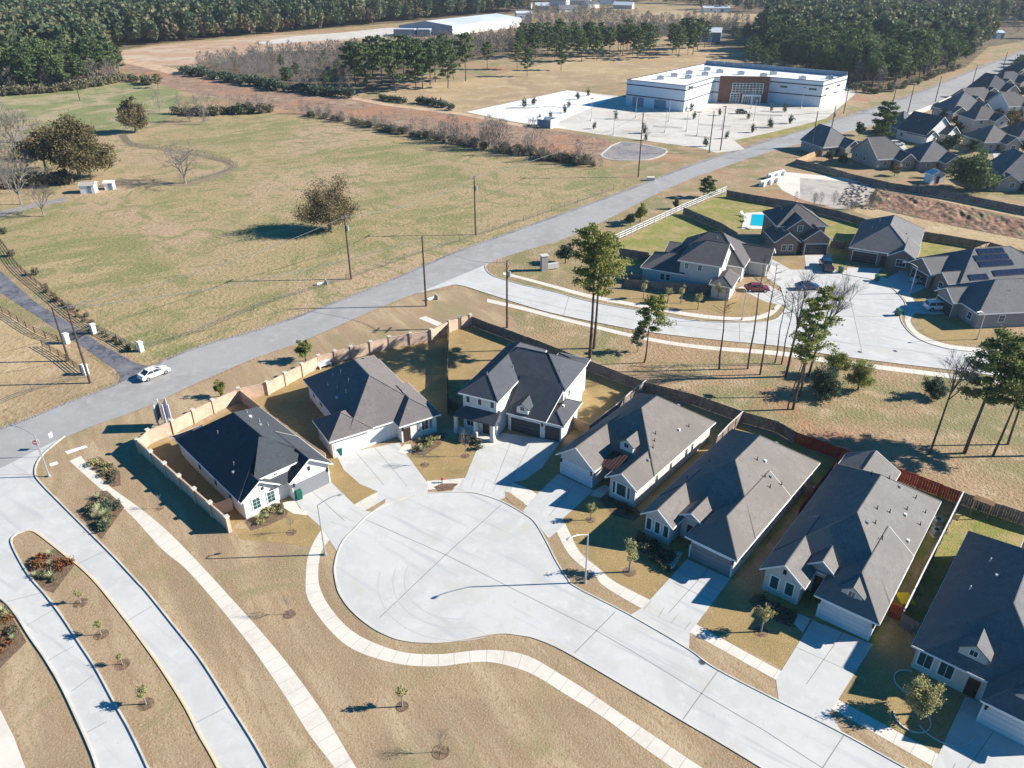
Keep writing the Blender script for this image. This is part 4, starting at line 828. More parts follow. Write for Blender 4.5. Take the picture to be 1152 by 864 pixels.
for a, z in ((.2, 6.3), (.75, 6.3)): facade(4, 5, a, a+.14, z, z+.8, .05, 'glass', 'window', t=.08)
for a, z in ((.12, 6.3), (.6, 6.3)): facade(5, 6, a, a+.14, z, z+.8, .05, 'glass', 'window', t=.08)
for a in (.2, .68): facade(5, 6, a, a+.26, .05, 4.2, .05, 'tiltwall', 'loading_door', t=.08); facade(5, 6, a-.01, a+.27, .05, 4.35, .035, 'tilttrim', 'door_surround', t=.07)
for i, (x, y) in enumerate([(-8, 16), (-18, 6), (-26, -2), (-33, -9), (-12, 2), (-21, -7), (-4, 9), (12, -2), (4, 4), (26, -10), (38, -8), (18, 4)]):
    m = MB(); m.box(x-1.3, y-.9, 9.36, x+1.3, y+.9, 10.7); u = m.build('rooftop_unit', M['galv'], b)
    m = MB(); m.tube((x, y, 10.7), (x, y, 10.85), .5, n=10); m.build('fan_cowl', M['tilttrim'], u)
# rear parapet of blue grey panels
p, q = Vector(L[7]), Vector(L[6]); d = (q-p).normalized(); n = Vector((-d.y, d.x)); m = MB()
for k in range(14):
    a = p+d*((q-p).length*k/14+.05); e = p+d*((q-p).length*(k+1)/14-.15); m.prism([(w.x, w.y) for w in (a-n*.9, e-n*.9, e-n*.6, a-n*.6)], 9.36, 11.3)
m.build('screen_wall', M['bluewall'], b)
# illegible dark lettering high on the lit wing
p0, q0 = Vector(L[0]), Vector(L[1]); d = (q0-p0).normalized(); nn = Vector((d.y, -d.x)); pos = p0+d*2.2+nn*.1
lettering('fitmart', 1.7, M['tilttrim'], b, Matrix(((d.x, 0, nn.x, pos.x), (d.y, 0, nn.y, pos.y), (0, 1, 0, 8.55), (0, 0, 0, 1))), .06)
# ---- long metal warehouse
o = G(509, 40); A = G(449, 39.5)-o; B = G(586, 30)-o; b = thing('metal_warehouse', 'long pale roofed metal warehouse with blue shaded gable end beyond the woods', 'warehouse', o)
m = MB(); Pw = [Vector((0, 0)), Vector((B.x, B.y)), Vector((A.x+B.x, A.y+B.y)), Vector((A.x, A.y))]; e = 6.5; r = 9.5
mid = (Pw[0]+Pw[3])/2; mid2 = (Pw[1]+Pw[2])/2
m.prism([tuple(p) for p in Pw], 0, e)
m.add([(*Pw[0], e), (*Pw[3], e), (*mid, r-.1), (*Pw[1], e), (*Pw[2], e), (*mid2, r-.1)], [(0, 2, 1), (3, 4, 5)]); m.build('wall', M['bluewall'], b)
m = MB(); m.add([(*(Pw[0]*1.0-Vector((0, .6))), e+.02), (*(Pw[1]), e+.02), (*mid2, r), (*mid, r), (*Pw[2], e+.02), (*Pw[3], e+.02)], [(0, 1, 2, 3), (3, 2, 4, 5)]); m.build('roof', M['palemetal'], b)
d = (Pw[1]-Pw[0]).normalized(); n = Vector((d.y, -d.x)); m = MB(); m.prism([tuple(w) for w in (Pw[0]+n*.02, Pw[1]+n*.02, Pw[1]+n*.15, Pw[0]+n*.15)], 0, e-.1); m.build('side_cladding', M['white'], b)
d = (Pw[3]-Pw[0]).normalized(); n = Vector((-d.y, d.x)); n = n if n.y < 0 else -n
for a0, a1 in ((.38, .62), (.66, 1.05)):
    L0 = (Pw[3]-Pw[0]).length; Q = [Pw[0]+d*L0*a0, Pw[0]+d*L0*a1, Pw[0]+d*L0*a1+n*9, Pw[0]+d*L0*a0+n*9]
    m = MB(); m.prism([tuple(w) for w in Q], 0.01, 4.5); an = m.build('annex', M['bluewall'], b); m = MB(); m.prism([tuple(Vector(w)+n*.1) for w in Q], 4.52, 4.8); m.build('annex_roof', M['palemetal'], an)
# small far buildings
for i, (px, py, w, d, hh, th, wl, rf, lab) in enumerate([(790, 47, 24, 16, 6, -15, 'bluewall', 'palemetal', 'blue grey metal barn with white end behind the pine row'),
    (872, 52, 12, 9, 3.5, -10, 'white', 'palemetal', 'small white building at the wood edge beside the hay field'),
    (806, 14, 26, 10, 4, 0, 'white', 'palemetal', 'long white shed alone in the far field'),
    (590, 22, 14, 10, 5, 10, 'white', 'palemetal', 'white building at the far end of the warehouse'),
    (1058, 44, 16, 9, 4, 8, 'white', 'palemetal', 'white roofed buildings among the trees left of the road'),
    (1092, 46, 12, 8, 4, 20, 'white', 'palemetal', 'white sided house at the wood edge near the road bend'),
    (1118, 44, 14, 9, 4, 0, 'bluewall', 'palemetal', 'grey house beyond the road bend'),
    (1072, 12, 20, 9, 4, 0, 'white', 'palemetal', 'pale roofed building far beyond the dark wood'),
    (1132, 18, 26, 10, 4, 0, 'w_tan', 'palemetal', 'long pale building at the far right horizon')]):
    pos = G(px, py); b = House('shed' if 'shed' in lab else 'house' if 'house' in lab else 'barn', lab, 'building', (pos.x, pos.y), th, rf, wl, [(-w/2, 0, w/2, d, hh, .3, 'x', 'g', 'g')], inset=.2)
    b.panel('door', 'bluewall' if wl == 'white' else 'white', 'f', (w*.2, .2), 0.02, 3, 3, .1); b.window('f', -w*.2, .2, 1.4, 1.6, 1.2)
for i in range(16):
    px = [60, 96, 128, 150, 610, 628, 640, 652, 668, 684, 700, 566, 590, 1010, 940, 450][i]; py = [3, 5, 2, 4, 9, 5, 12, 4, 7, 3, 8, 4, 8, 13, 20, 4][i]
    pos = G(px, py+2); w = 14+i % 4*3
    b = House('house', 'small pale house far off among the trees at the top of the view', 'house', (pos.x, pos.y), (i*37) % 60-30, ['r9', 'palemetal', 'r8'][i % 3], ['white', 'w_cream', 'white'][i % 3], [(-w/2, 0, w/2, 11, 5 if i % 2 else 3.5, .5, 'x', 'g', 'g')], inset=.3, group='far off houses among the trees')
# ---- pasture sheds
for px, py, w, d, hh, rf, wl, lab in ((99, 218, 4.0, 3.4, 2.3, 'tanroof', 'white', 'white shed with tan roof under the live oak'), (123, 214, 2.6, 2.4, 2.0, 'white', 'white', 'smaller all white shed to the side of the live oak')):
    pos = G(px, py); b = House('shed', lab, 'shed', (pos.x, pos.y), 10, rf, wl, [(-w/2, 0, w/2, d, hh, .35, 'x', 'g', 'g')], inset=.15)
    b.panel('door', 'bluewall', 'f', (w*.15, .15), 0.02, 1, 1.9, .06); b.panel('door', 'black', 'l', (-w/2+.15, d/2), .02, 1.2, 1.8, .06)
pos = G(1054, 207); b = House('garden_shed', 'white garden shed against the long fence beside the wide tree', 'shed', (pos.x, pos.y), 10, 'palemetal', 'white', [(-2.2, 0, 2.2, 3.4, 2.5, .5, 'y', 'g', 'g')], inset=.15); b.door('f', 0, .15)
# ================================================================= TREES
def quadcloud(C, size, rg, flat=.0):
    """C (n,3) centres -> leaf quads of mixed orientation"""
    n = len(C); a = rg.normal(size=(n, 3)); a[:, 2] *= (1-flat); a /= np.linalg.norm(a, axis=1)[:, None]
    b = rg.normal(size=(n, 3)); b -= (b*a).sum(1)[:, None]*a; b /= np.linalg.norm(b, axis=1)[:, None]
    s = (size*rg.uniform(.6, 1.3, n))[:, None]; a = a*s; b = b*s*.8
    V = np.stack([C-a-b, C+a-b, C+a+b, C-a+b], 1).reshape(-1, 3); return V
def npmesh(name, V, mat, k=4):
    n = len(V)//k; me = bpy.data.meshes.new(name); me.vertices.add(len(V)); me.vertices.foreach_set('co', V.astype(np.float32).ravel())
    me.loops.add(len(V)); me.loops.foreach_set('vertex_index', np.arange(len(V), dtype=np.int32)); me.polygons.add(n); me.polygons.foreach_set('loop_start', np.arange(0, len(V), k, dtype=np.int32))
    me.materials.append(M[mat]); me.update(calc_edges=True); return me
def limbs_to_mb(m, segs):
    for p, q, r0, r1, n in segs: m.tube(p, q, r0, r1, n, False)
def pine_mesh(h, cb, cr, nlimb, leaves, size, seed, mat, lean=(0, 0), skew=0., bark='bark', tr=None):
    """loblolly pine: bare trunk to cb*h, whorled limbs carrying needle clumps"""
    rg = np.random.default_rng(seed); r = random.Random(seed); tm = MB(); tr = tr or h*.013; top = Vector((lean[0], lean[1], h)); k = 6; pts = []
    for i in range(k+1):
        t = i/k; pts.append(Vector((lean[0]*t**1.5+.12*math.sin(t*5+seed)*(i > 0), lean[1]*t**1.5+.1*math.cos(t*4+seed)*(i > 0)-.1*(i > 0), h*t*.97)))
    for i in range(k): tm.tube(pts[i], pts[i+1], tr*(1-i/k*.8), tr*(1-(i+1)/k*.8), 7, i == 0)
    cl = []
    def at(z):
        t = min(.999, z/(h*.97))*k; i = int(t); return pts[i].lerp(pts[i+1], t-i)
    for i in range(nlimb):
        t = cb+(1-cb)*((i+.5)/nlimb)**.9; z = h*t; u = (t-cb)/(1-cb); rad = cr*(math.sin(math.pi*min(1, (u*.72+.17)))**.7)*r.uniform(.55, 1.12)
        a = i*2.4+r.uniform(-.4, .4); o = at(z*.97); sk = 1+skew*math.cos(a); rad *= sk
        tip = o+Vector((math.cos(a)*rad, math.sin(a)*rad, rad*r.uniform(-.02, .35))); tm.tube(o, tip, tr*.28*(1-u*.5), tr*.06, 4, False)
        for f, w in ((1, 1), (.72, .9), (.45, .7)):
            c = o.lerp(tip, f)+Vector((r.uniform(-.3, .3), r.uniform(-.3, .3), r.uniform(0, .35)))*max(.6, rad*.25); cl.append((c, w*max(.42, rad*.25)))
    cl.append((at(h*.99)+Vector((0, 0, .1)), cr*.22))
    per = max(4, leaves//len(cl)); C = []
    for c, s in cl:
        q = rg.normal(size=(per, 3))*.62*s; q[:, 2] *= .55; C.append(q+np.array(c))
    return tm.mesh('trunk', M[bark]), npmesh('crown', quadcloud(np.concatenate(C), size, rg, .2), mat)
def broad_mesh(h, cr, cb, leaves, size, seed, mat, nlimb=14, bark='bark', multi=1, dens=1.):
    rg = np.random.default_rng(seed); r = random.Random(seed); tm = MB(); cl = []
    for s in range(multi):
        bx, by = (0, 0) if multi == 1 else (r.uniform(-.6, .6), r.uniform(-.6, .6)); fork = Vector((bx*1.5, by*1.5, h*cb)); tm.tube((bx, by, 0), fork, h*.03/multi**.5, h*.018/multi**.5, 8)
        for i in range(nlimb//multi):
            a = i*2.4+seed+r.uniform(-.3, .3); el = r.uniform(.12, 1.35); q = Vector((math.cos(a)*math.cos(el)*cr, math.sin(a)*math.cos(el)*cr, math.sin(el)*h*(1-cb)*.92))*r.uniform(.6, 1)
            mid = fork+q*.5+Vector((0, 0, h*.04)); tip = fork+q; tm.tube(fork, mid, h*.012, h*.007, 5, False); tm.tube(mid, tip, h*.007, h*.002, 4, False)
            for f in (1, .75, .5): cl.append((fork.lerp(tip, f)+Vector((r.uniform(-1, 1), r.uniform(-1, 1), r.uniform(-.3, .6)))*cr*.12, cr*r.uniform(.16, .3)))
    per = max(5, leaves//len(cl)); C = []
    for c, s in cl:
        q = rg.normal(size=(per, 3))*.6*s; q[:, 2] *= .75; C.append(q+np.array(c))
    return tm.mesh('trunk', M[bark]), npmesh('crown', quadcloud(np.concatenate(C), size, rg, .1), mat)
def bare_mesh(h, cr, cb, seed, depth=4, bark='greybark', lean=0, thin=1., tr=None, spread=.75, up=.18):
    """leafless tree: trunk+limbs mesh and a crown of twigs"""
    r = random.Random(seed); tm, cm = MB(), MB(); tr = tr or h*.016
    def grow(p, d, L, rad, lv):
        q = p+d*L; (tm if lv < 2 else cm).tube(p, q, rad, rad*.62, 5 if lv < 2 else 3, False)
        if lv >= depth: return
        nb = 3 if lv else 5
        for i in range(nb+(1 if lv > 1 else 0)):
            ax = d.orthogonal().normalized(); ax = Matrix.Rotation(r.uniform(0, 6.28), 3, d) @ ax; ang = r.uniform(.3, spread); nd = (Matrix.Rotation(ang, 3, ax) @ d); nd.z += up; nd.normalize()
            grow(p+d*L*r.uniform(.45, 1) if lv else p+d*L*r.uniform(.8, 1), nd, L*r.uniform(.5, .78) if lv else h*(1-cb)*r.uniform(.35, .5), rad*.5, lv+1)
    grow(Vector((0, 0, 0)), Vector((lean, 0, 1)).normalized(), h*cb, tr, 0)
    grow(Vector((lean*h*cb, 0, h*cb*.98)), Vector((lean, 0, 1)).normalized(), h*(1-cb)*.45, tr*.6, 1)
    return tm.mesh('trunk', M[bark]), cm.mesh('crown', M['twig'])
def plant(name, label, cat, meshes, p, s=1., rz=0, group=None, names=('trunk', 'crown'), sz=None):
    root = thing(name, label, cat, (p[0], p[1], 0), rz, group); root.scale = (s, s, sz or s)
    for nm, me in zip(names, meshes):
        o = bpy.data.objects.new(nm, me); col.objects.link(o); o.parent = root
    return root
def shrub_mesh(r_, h, leaves, size, seed, mat):
    rg = np.random.default_rng(seed); r = random.Random(seed); m = MB()
    for i in range(5): a = i*1.3; m.tube((0, 0, 0), (math.cos(a)*r_*.5, math.sin(a)*r_*.5, h*.7), .05, .02, 4, False)
    C = []
    for i in range(9):
        c = np.array([r.uniform(-1, 1)*r_*.55, r.uniform(-1, 1)*r_*.55, r.uniform(.3, .8)*h]); q = rg.normal(size=(leaves//9, 3))*np.array([r_*.36, r_*.36, h*.2])*r.uniform(.6, 1.3); C.append(q+c)
    V = np.concatenate(C); V[:, 2] = np.maximum(V[:, 2], .05); return m.mesh('stems', M['bark']), npmesh('foliage', quadcloud(V, size, rg), mat)
# ---- kinds
FP = [pine_mesh(16, c, 3.9, 24, 2300, .27, s, 'pine') for s, c in ((1, .26), (2, .34), (3, .2), (4, .4))]
FR = [broad_mesh(16, 5.0, .28, 2900, .27, s, 'pine', 18) for s in (5, 6, 7)]
FB = [bare_mesh(10, 3, .25, s, 4) for s in (11, 12, 13)]
def twiggy(seed, h=9, cr=2.6):
    """far bare tree: trunk with a haze of fine upright twigs"""
    rg = np.random.default_rng(seed); tm = MB(); tm.tube((0, 0, 0), (.1, 0, h*.6), .13, .05, 5)
    for i in range(9): a = i*2.4; tm.tube((0, 0, h*(.2+.04*i)), (math.cos(a)*cr*.6, math.sin(a)*cr*.6, h*(.55+.04*i)), .06, .02, 3, False)
    n = 420; t = rg.uniform(0, 1, n); a = rg.uniform(0, 6.28, n); rr = cr*np.sqrt(rg.uniform(0, 1, n))*np.sin(np.pi*(.15+.8*t)); p = np.stack([rr*np.cos(a), rr*np.sin(a), h*(.15+.8*t)], 1)
    d = np.stack([np.cos(a)*.45, np.sin(a)*.45, np.ones(n)], 1)+rg.normal(size=(n, 3))*.35; d *= rg.uniform(.5, 1.1, n)[:, None]; s = np.cross(d, rg.normal(size=(n, 3))); s /= np.linalg.norm(s, axis=1)[:, None]; s *= .045
    return tm.mesh('trunk', M['greybark']), npmesh('crown', np.stack([p-s, p+s, p+d], 1).reshape(-1, 3), 'twig', 3)
FT = [twiggy(s) for s in (21, 22, 23)]
def pip(x, y, poly):
    c = False; n = len(poly)
    for i in range(n):
        (x0, y0), (x1, y1) = poly[i], poly[i-1]
        if (y0 > y) != (y1 > y) and x < (x1-x0)*(y-y0)/(y1-y0)+x0: c = not c
    return c
def scatter(poly_px, spacing, seed, maxn=99999):
    P = [tuple(v.xy) for v in W(poly_px)]; r = random.Random(seed); xs = [p[0] for p in P]; ys = [p[1] for p in P]; out = []
    y = min(ys)
    while y < max(ys):
        x = min(xs)
        while x < max(xs):
            a, b = x+r.uniform(-.42, .42)*spacing, y+r.uniform(-.42, .42)*spacing
            if pip(a, b, P): out.append((a, b))
            x += spacing
        y += spacing
    return out
def dist(p): return math.hypot(p[0], p[1])
def seen(p, m=40): return abs(p[0]) < p[1]*.72+m
# ---- woods
WL = [(-240, 135), (-90, 116), (0, 106), (60, 102), (104, 96), (128, 92), (136, 84), (118, 66), (112, 57), (182, 49.5), (300, 39), (356, 34), (444, 25), (600, 12), (640, 3), (400, 1.5), (100, 1.5), (-240, 2)]
WR = [(846, 52), (858, 62), (880, 74), (910, 80), (954, 93), (982, 103), (1008, 98), (1047, 85), (1086, 73), (1108, 54), (1120, 40), (1090, 34), (1000, 24), (900, 22), (860, 34)]
far_pts = []
pl = sorted([p for p in scatter(WL, 7.0, 5) if seen(p)], key=dist); pr = sorted([p for p in scatter(WR, 6.8, 6) if seen(p)], key=dist)
lot_l, lot_r = pl[:125], pr[:150]; far_pts += pl[125:]+pr[150:]
r = random.Random(3); gi = 0
for i, (grp, pts, lab) in enumerate((('pines of the left wood', lot_l, 'dark green pine in the wood beyond the green meadow'), ('pines of the right wood', lot_r, 'dark green pine in the wood between the office block and the road'))):
    for p in pts:
        if r.random() < .24: plant('bare_tree', 'leafless grey tree among the dark pines of the woods', 'tree', FT[r.randrange(3)], p, r.uniform(1.1, 1.5), r.uniform(0, 6), 'bare trees among the pines')
        else: plant('pine_tree', lab, 'tree', (FP+FR+FR)[r.randrange(10)], p, r.uniform(.85, 1.35), r.uniform(0, 6), grp)
# mid pines
mp = [(413, 103), (445.6, 104), (467.7, 101.6), (475.5, 100), (504, 99), (523.7, 91), (400, 96), (430, 97), (455, 95), (490, 92), (510, 88), (440, 90), (470, 88), (420, 88), (395, 90), (498, 84), (484, 96), (460, 84)]
for px, py in mp: plant('pine_tree', 'dark green pine in the clump behind the red dirt bank', 'tree', FP[r.randrange(4)], G(px, py), r.uniform(1.05, 1.3)*ht(445, 104, 59)/16, r.uniform(0, 6), 'pines in the clump behind the dirt bank')
mp2 = [(593, 86, 'nearest'), (582, 78, 'second'), (631, 79, 'round lone'), (548, 78, 'leftmost lone')]
for (px, py, w), lab in zip(mp2, ('small pine standing alone left of the new parking bay, nearest the hay field', 'small pine just behind the nearest lone pine', 'round crowned small pine alone on the bare ground', 'small pine alone to the right of the pine clump')): plant('pine_tree', lab, 'tree', FP[mp2.index((px, py, w)) % 4], G(px, py), .85, px)
for i in range(52):
    t = i/51; px = 588+t*205+r.uniform(-4, 4); py = [66, 60, 57, 63][i % 4]-10*abs(t-.4)+r.uniform(-3, 5)
    if 740 < px < 752: continue
    plant('pine_tree', 'pine in the long row behind the hay field', 'tree', FP[r.randrange(4)], G(px, py), r.uniform(.85, 1.15), r.uniform(0, 6), 'pines in the row behind the hay field')
for (px, py, s) in ((838, 72, .8), (848, 76, .85), (858, 80, .7), (868, 78, .8), (845, 66, .8), (860, 66, .8), (838, 50, .8), (850, 48, .9), (826, 52, .7)):
    plant('pine_tree', 'pine just behind the office block roof', 'tree', FP[r.randrange(4)], G(px, py), s, r.uniform(0, 6), 'pines behind the office block')
# bare thicket
TH = [(222, 76), (240, 70), (300, 62), (380, 58), (440, 52), (560, 42), (640, 38), (700, 34), (830, 30), (830, 36), (700, 46), (620, 54), (560, 62), (520, 68), (430, 82), (392, 98), (402, 106), (350, 104), (288, 93), (240, 84)]
tp = sorted([p for p in scatter(TH, 6.0, 8) if seen(p)], key=dist); far_bare = tp[190:]
for p in tp[:190]:
    if r.random() < .08: plant('pine_tree', 'green pine rising out of the bare thicket', 'tree', FP[r.randrange(4)], p, .5, r.uniform(0, 6), 'pines in the bare thicket')
    else: plant('bare_tree', 'leafless grey brown tree in the thicket behind the dirt bank', 'tree', FT[r.randrange(3)], p, r.uniform(.5, 1.0), r.uniform(0, 6), 'bare trees of the thicket')
# far masses as two objects
TOP = [(-200, 4), (440, 6), (700, 3), (760, 12), (900, 18), (1000, 22), (1120, 34), (1160, 50), (1160, 58), (1300, 30), (1300, -14), (-200, -14)]
fp = [p for p in scatter([(640, 4), (760, 10), (900, 20), (1090, 33), (1112, 40), (1200, 44), (1260, 10), (1260, -16), (640, -16)], 14, 9) if seen(p) and r.random() < .75]; fp += [p for p in scatter([(-160, 2), (640, 3), (640, -18), (-160, -18)], 16, 10) if seen(p)]
fb = far_bare+[p for p in scatter([(560, 40), (700, 32), (850, 28), (860, 22), (740, 22), (690, 16), (700, 5), (600, 12), (590, 30)], 8, 12) if r.random() < .8]+[p for p in scatter([(700, 2), (900, 20), (1160, 44), (1160, -6), (700, -10)], 13, 13) if r.random() < .5]
CL = [(880, 20, 60), (1085, 32, 40), (1010, 16, 60), (1130, 36, 50), (960, 12, 60), (700, 8, 70), (640, 6, 60), (90, 4, 70), (620, 9, 40), (1060, 44, 16), (1095, 46, 14), (1120, 44, 14), (872, 52, 12)]
CW = [(G(a, b), c) for a, b, c in CL]
def clr(p): return all(abs(p[0]-q.x)/1.8+abs(p[1]-q.y) > c for q, c in CW)
mixp = [p for p in far_pts+fp if r.random() < .26]; ms = set(mixp); far_pts = [p for p in far_pts if p not in ms]; fp = [p for p in fp if p not in ms]
fb += [p for p in far_pts if r.random() < .18]; fp = [p for p in fp if clr(p)]; far_pts = [p for p in far_pts if clr(p)]; fb = [p for p in fb if clr(p) or r.random() < .12]
def mass(name, label, pts, V0s, k, mat, smin, smax, seed):
    rg = np.random.default_rng(seed); out = []
    for i, p in enumerate(pts):
        V = V0s[i % len(V0s)]; a = rg.uniform(0, 6.28); s = rg.uniform(smin, smax); c, n = math.cos(a)*s, math.sin(a)*s
        out.append(np.stack([V[:, 0]*c-V[:, 1]*n+p[0], V[:, 0]*n+V[:, 1]*c+p[1], V[:, 2]*s], 1))
    o = bpy.data.objects.new(name, npmesh(name, np.concatenate(out), mat, k)); col.objects.link(o); tag(o, label, 'woodland' if 'wood' in name else 'undergrowth', kind='stuff')
def lowpine(seed):
    rg = np.random.default_rng(seed); n = 210; t = rg.uniform(0, 1, n); a = rg.uniform(0, 6.28, n); rr = 3.9*np.sqrt(rg.uniform(.2, 1, n))*np.sin(np.pi*(.13+.73*t))*(1+.25*np.sin(3*a+seed)); P = np.stack([rr*np.cos(a), rr*np.sin(a), 4+12*t], 1); return quadcloud(P, .75, rg, .2)
def lowbare(seed):
    rg = np.random.default_rng(seed); n = 170; t = rg.uniform(0, 1, n); a = rg.uniform(0, 6.28, n); rr = 3.0*np.sqrt(rg.uniform(0, 1, n))*np.sin(np.pi*(.15+.8*t)); P = np.stack([rr*np.cos(a), rr*np.sin(a), 1+8*t], 1)
    d = np.stack([np.cos(a)*.4, np.sin(a)*.4, np.ones(n)], 1)+rg.normal(size=(n, 3))*.4; d *= rg.uniform(.9, 1.8, n)[:, None]; s = np.cross(d, rg.normal(size=(n, 3))); s /= np.linalg.norm(s, axis=1)[:, None]; s *= .13; return np.stack([P-s, P+s, P+d], 1).reshape(-1, 3)
mass('far_pine_wood', 'dark green pine woods stretching away to the top of the view', far_pts+fp, [lowpine(s) for s in (1, 2, 3)], 4, 'pinefar', .75, 1.45, 1)
def lowround(seed):
    rg = np.random.default_rng(seed); n = 240; q = rg.normal(size=(n, 3)); q /= np.linalg.norm(q, axis=1)[:, None]; q *= rg.uniform(.5, 1, n)[:, None]*np.array([4.2, 4.2, 4.6])*(1+.25*np.sin(3*q[:, :1]*4+seed)); return quadcloud(q+np.array([0, 0, 7.5]), .6, rg, .1)
mass('far_mixed_wood', 'olive and brown rounded trees scattered through the far woods', [p for p in mixp if clr(p)], [lowround(s) for s in (1, 2, 3)], 4, 'mixfar', .8, 1.3, 3)
mass('far_bare_wood', 'grey brown leafless woods beyond the hay field', fb, [lowbare(s) for s in (1, 2, 3)], 3, 'twigfar', .5, .85, 2)
# understorey shrubs at the wood edges and along the bank
SH = [shrub_mesh(1.3, 2.0, 420, .17, s, 'shrub') for s in (1, 2, 3)]; SC = [shrub_mesh(1.3, 2.0, 420, .17, s, 'cedar') for s in (4, 5)]
def mverts(me):
    a = np.empty(len(me.vertices)*3, np.float32); me.vertices.foreach_get('co', a); return a.reshape(-1, 3)
def brush(name, label, pts, V0s, k, mat, s0, s1, n, jit, seed):
    P = resample(W(pts), n); mass(name, label, [(p.x+r.uniform(-jit, jit), p.y+r.uniform(-jit, jit)) for p in P], V0s, k, mat, s0, s1, seed)
def shrubs(pts, label, group, kinds, s0, s1, n, jit=1.5, cat='shrub', name='shrub'):
    P = resample(W(pts), n)
    for p in P: plant(name, label, cat, kinds[r.randrange(len(kinds))], (p.x+r.uniform(-jit, jit), p.y+r.uniform(-jit, jit)), r.uniform(s0, s1), r.uniform(0, 6), group, ('stems', 'foliage'))
brush('undergrowth', 'low undergrowth along the foot of the pine wood', [(0, 108), (60, 104), (104, 98), (135, 92)], [mverts(t[1]) for t in SH], 4, 'shrub', 1, 2.0, 44, 1.5, 5)
shrubs([(340, 128), (380, 134), (418, 143), (440, 148)], 'scrubby bush along the left part of the bank foot', 'scrub along the bank foot', SH+[FT[0]], .4, 1.0, 34, 2.2)
shrubs([(440, 148), (496, 158), (545, 166), (600, 176), (667, 187)], 'grey green scrubby bush between the pasture and the red bank', 'scrub between pasture and bank', SH+SH+[FT[0]], .4, 1.3, 90, 2.2)
brush('brush', 'low bare brown brush between the pasture and the red bank', [(345, 129), (418, 144), (496, 160), (588, 177), (667, 188)], [mverts(t[1]) for t in FT], 3, 'twig', .25, .5, 110, 2.2, 4)
shrubs([(200, 128), (232, 130), (262, 128), (300, 127)], 'dense bush among the bare trees at the pasture top', 'bushes at the pasture top', SH, 1, 1.9, 16)
shrubs([(430, 112), (455, 116)], 'dark bush in the row above the bank', 'dark bushes above the bank', SC, .9, 1.3, 6, .5); shrubs([(470, 116), (500, 121)], 'dark bush in the longer row above the bank', 'dark bushes above the bank, longer row', SC, 1, 1.4, 7, .5); plant('shrub', 'single dark bush at the end of the row above the bank', 'shrub', SC[0], G(507, 124), 1.2, 0, None, ('stems', 'foliage'))
brush('undergrowth', 'dark undergrowth along the near edge of the bare thicket', [(205, 82), (240, 88), (280, 96), (340, 104), (395, 110)], [mverts(t[1]) for t in SH], 4, 'cedar', 1.2, 2.2, 40, 2.5, 6)
brush('undergrowth', 'low undergrowth along the roadside edge of the right wood', [(954, 98), (982, 106), (1008, 101), (1047, 88), (1080, 76)], [mverts(t[1]) for t in SH], 4, 'shrub', .8, 1.6, 34, 2, 7)
shrubs([(140, 90), (162, 93), (168, 96)], 'green bush beside the dirt track', 'green bushes beside the dirt track', SH, 1.4, 1.9, 6)
shrubs([(900, 226), (960, 236), (990, 228)], 'bare reddish scrub beside the drainage basin', 'scrub beside the drainage basin', [FT[0], FT[2]], .25, .45, 12)
for px, py in ((282, 128), (292, 128), (270, 127), (306, 126), (232, 140), (214, 137), (203, 128), (260, 128), (500, 160), (545, 168), (525, 166), (612, 182), (650, 184), (180, 125)):
    plant('bare_tree', 'small leafless tree at the upper edge of the pasture', 'tree', FT[r.randrange(3)], G(px, py), r.uniform(.6, .9), r.uniform(0, 6), 'small bare trees at the pasture edge')
# far neighbourhood garden trees
BT = [broad_mesh(9, 3.6, .25, 2600, .22, s, 'oak', 16) for s in (31, 32)]; BC = [broad_mesh(7, 2.8, .22, 2200, .2, s, 'cedar', 14) for s in (33, 34)]
P1 = pine_mesh(17, .12, 5.2, 34, 6000, .30, 41, 'pine')
def tree_at(bx, by, ty, meshes, h0, label, name='tree', cat='tree', rz=None, group=None, names=('trunk', 'crown'), w=1.):
    s = ht(bx, by, ty)/h0; return plant(name, label, cat, meshes, G(bx, by), s*w, r.uniform(0, 6) if rz is None else rz, group, names, sz=s)
tree_at(990, 161, 115, P1, 17, 'tall dark pine across the road from the office block', 'pine_tree')
tree_at(1066, 174, 148, BC[0], 7, 'dark round tree in front of the pale blue shaded house', 'evergreen_tree', w=1.3); tree_at(1090, 213, 170, broad_mesh(12, 7, .2, 9000, .26, 35, 'pine', 30), 12, 'big wide evergreen tree at the end of the long fence', 'evergreen_tree')
tree_at(1094, 172, 155, BC[1], 7, 'grey green round tree left of the white car', 'evergreen_tree', w=1.3); tree_at(1134, 148, 118, BT[0], 9, 'light green tree beside the cream two storey house', 'evergreen_tree'); tree_at(966, 152, 136, BC[0], 7, 'small dark tree beside the main road left of the tall pine', 'evergreen_tree')
tree_at(936, 164, 149, BC[1], 7, 'dark bushy tree at the first far house', 'evergreen_tree', w=1.2); tree_at(932, 182, 168, BC[0], 7, 'pale green bushy tree left of the first far roof', 'evergreen_tree'); tree_at(948, 186, 171, BC[1], 7, 'round bush tree at the front of the first far roof', 'evergreen_tree')
tree_at(1043, 184, 173, BC[0], 7, 'small dark tree between two tan houses', 'evergreen_tree'); tree_at(1147, 192, 170, BC[1], 7, 'dark bush tree at the right edge beyond the big tree', 'evergreen_tree', w=1.4)
for i in range(7): tree_at(1136+i*4, 92-i*4, 74-i*4, BC[i % 2], 7, 'dark tree crowding the road bend at the right edge', 'evergreen_tree', group='dark trees at the road bend', w=1.5)
